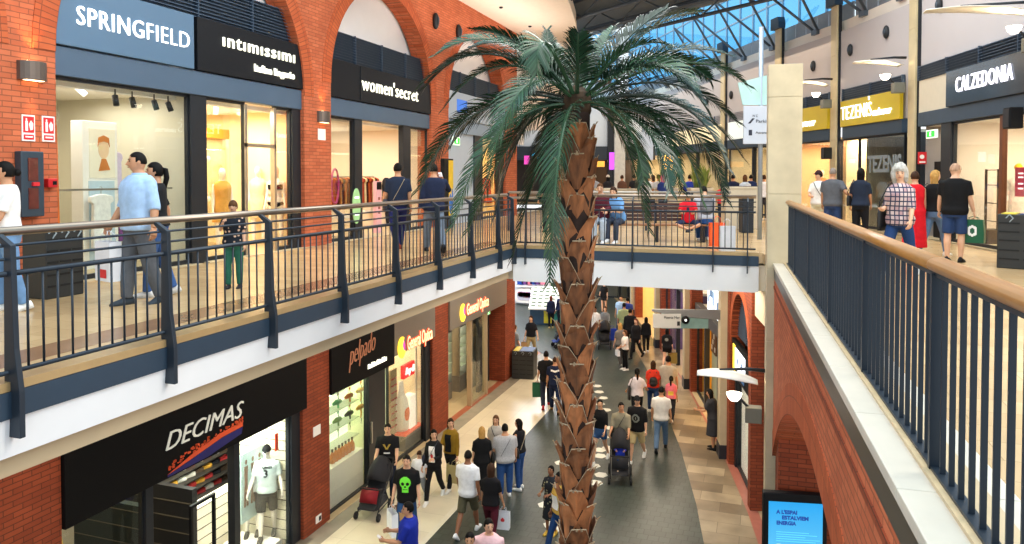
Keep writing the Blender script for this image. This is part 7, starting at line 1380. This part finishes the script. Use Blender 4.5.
g = person('woman in white top and black trousers with long brown hair, walking right', 625, 370, 0, 110, 1.52, 'f', 1.0, 'l', 'n', 'long', '#e6e0da', 'short', .9, 'trousers', '#17171a', '#e8e6e2', 'stand', (10,8,40,0), (20,8,50,10)); handbag('small white handbag of the woman in white and black', g, 1, WHB, .26, .2, .1, name='handbag', drop=.08)
g = person('person in grey top with tan bag behind the woman in white and black', 620, 366, 0, 20, 1.68, 'f', 1.05, 'l', 'y', 'bob', '#6e6a66', 'short', .86, 'trousers', '#4d4a48', '#8a8a88', 'walk')
g = person('man in pale green polo seen from behind in the distance', 624, 343, 0, 5, 1.76, 'm', 1.15, 'm', 'k', 'short', '#a9b88c', 'half', .84, 'trousers', '#7a705c', '#333333', 'walk')
g = person('man in light blue shirt facing the camera at the far end', 621, 333, 0, 165, 1.74, 'm', 1.05, 'm', 'k', 'buzz', '#a9c6e6', 'short', .86, 'trousers', '#3a4256', '#333333', 'walk')
g = person('person in blue tee behind the pale green polo', 627.5, 334, 0, 0, 1.7, 'm', 1.0, 'm', 'k', 'short', '#2c3f9a', 'short', .86, 'trousers', '#2a3040', '#333333', 'walk')
g = person('woman in grey jacket pushing a dark stroller in the distance', 605, 344, 0, 172, 1.66, 'f', 1.05, 'l', 'n', 'bob', '#7e8288', 'long', .86, 'trousers', '#26282e', '#e0e0e0', 'stand', (30,6,32,0), (30,6,32,0))
p = gp(604, 346.5); stroller('dark stroller pushed by the woman in the grey jacket', Matrix.Translation(p-FWD*.25) @ Matrix.Rotation(YAW+R(172), 4, 'Z'), mat('hood_black', '#1a1a20'), mat('seat_black', '#1d1d22'))
o = gp(612, 340); handbag('bright blue bag beside the distant stroller', Dummy(0,0,0), 0, mat('bag_blue', '#2448c8', .6), .4, .5, .16, at=o+Vector((0,0,.64)))
g = person('man in white tee walking beside the trunk in the distance', 594.5, 346, 0, 165, 1.72, 'm', 1.02, 'd', 'k', 'buzz', '#eceef2', 'short', .86, 'trousers', '#6a717c', '#e8e8e8', 'walk')
g = person('shop assistant in black with bare legs standing at the far doors', 604, 313, 0, 160, 1.7, 'f', 1.05, 'l', 'k', 'short', '#17171a', 'short', .86, 'shorts', '#2a2a30', '#202022', 'stand', (20,8,50,20), (8,8,15,0))
g = person('woman in black polo and khaki trousers with a kraft bag, far left', 531, 358, 0, 160, 1.72, 'f', 1.05, 'l', 'b', 'long', '#1a1a20', 'short', .9, 'trousers', '#a8966c', '#b89a50', 'walk', (8,8,12,0), (10,22,20,0)); handbag('kraft paper bag of the woman in khaki trousers', g, 0, BRB, .26, .36, .12, drop=.1)
g = person('man in grey top and black trousers by the far brick pier', 514.5, 369, 0, -50, 1.68, 'm', 1.0, 'l', 'n', 'short', '#8d959c', 'short', .86, 'trousers', '#1d1d22', '#2a2a2c', 'walk')
g = person('woman in dark blue coat standing at the sweets stall', 551, 328, 0, 10, 1.56, 'f', 1.05, 'l', 'r', 'long', '#1d2340', 'long', .8, 'trousers', '#17181d', '#b8a070', 'stand')
g = person('person in navy beside the woman at the sweets stall', 560.5, 327, 0, 20, 1.66, 'f', 1.0, 'l', 'b', 'short', '#20264a', 'long', .86, 'trousers', '#1d2230', '#2a2a2c', 'stand')
p = gp(562, 347); stroller('dark stroller with blue cover half hidden by the trunk', Matrix.Translation(p) @ Matrix.Rotation(YAW+R(100), 4, 'Z'), mat('hood_blue', '#1f3f9a', .8), mat('seat_black', '#1d1d22'))
# ------------------------------------------------------------------ light and picture settings
w = bpy.data.worlds.new('world'); sc.world = w; w.use_nodes = True; nt = w.node_tree; bg = nt.nodes['Background']
tc = nd(nt, 'ShaderNodeTexCoord'); sp = nd(nt, 'ShaderNodeSeparateXYZ'); rp = nd(nt, 'ShaderNodeValToRGB'); nt.links.new(tc.outputs['Generated'], sp.inputs[0]); nt.links.new(sp.outputs[2], rp.inputs[0])
rp.color_ramp.elements[0].color = (.93,.97,1,1); rp.color_ramp.elements[0].position = .05; rp.color_ramp.elements[1].color = (.50,.80,1,1); rp.color_ramp.elements[1].position = .55
nt.links.new(rp.outputs[0], bg.inputs[0]); bg.inputs[1].default_value = 1.3
area('skylight_front', Matrix.Translation((-1.5,6,15.5)), 9, 13, 850, '#fff6ea')
q_ = (Vector((-9,13,8.5))-Vector((6.5,9,15))).to_track_quat('-Z','Y').to_matrix().to_4x4(); area('clerestory_light', Matrix.Translation((6.5,9,15)) @ q_, 5, 14, 1300, '#fff3e4')
area('skylight_bridge', cw(1,22,15.6) if False else Matrix.Translation((-2,19,15.2)), 8, 8, 1100, '#fff6ea')
area('soffit_fill', Matrix.Translation((-7.9,22,UF+5.3)) @ Matrix.Rotation(PI, 4, 'X'), 1, 9, 110, '#fff2e4')  # unseen area lamp, added to brighten the soffit from below
point('arch_lamp', RR @ Vector((-9.6,1.3,3.6)), 14, '#ffb468', .1)
area('plaza_lamp', Matrix.Translation((-1,33,11.5)), 14, 16, 900, '#ffe6c4')
for x, y, p in ((-6.9,6,55),(-6.9,12,70),(-6.9,20,100),(-6.9,27,120),(-3.5,19,150),(-3.5,26,170),(-4.5,34,240),(-6,42,240),(-1,17,90)):
    area('ground_ceiling_lamp', Matrix.Translation((x,y,4.95)), 1.6, 3, p, '#ffeed6')
sc.view_settings.view_transform = 'Standard'; sc.view_settings.look = 'None'; sc.view_settings.gamma = 1; sc.view_settings.use_curve_mapping = False
sc.view_settings.exposure = 0.2
sc.cycles.max_bounces = 6; sc.cycles.transparent_max_bounces = 16; sc.cycles.use_denoising = True
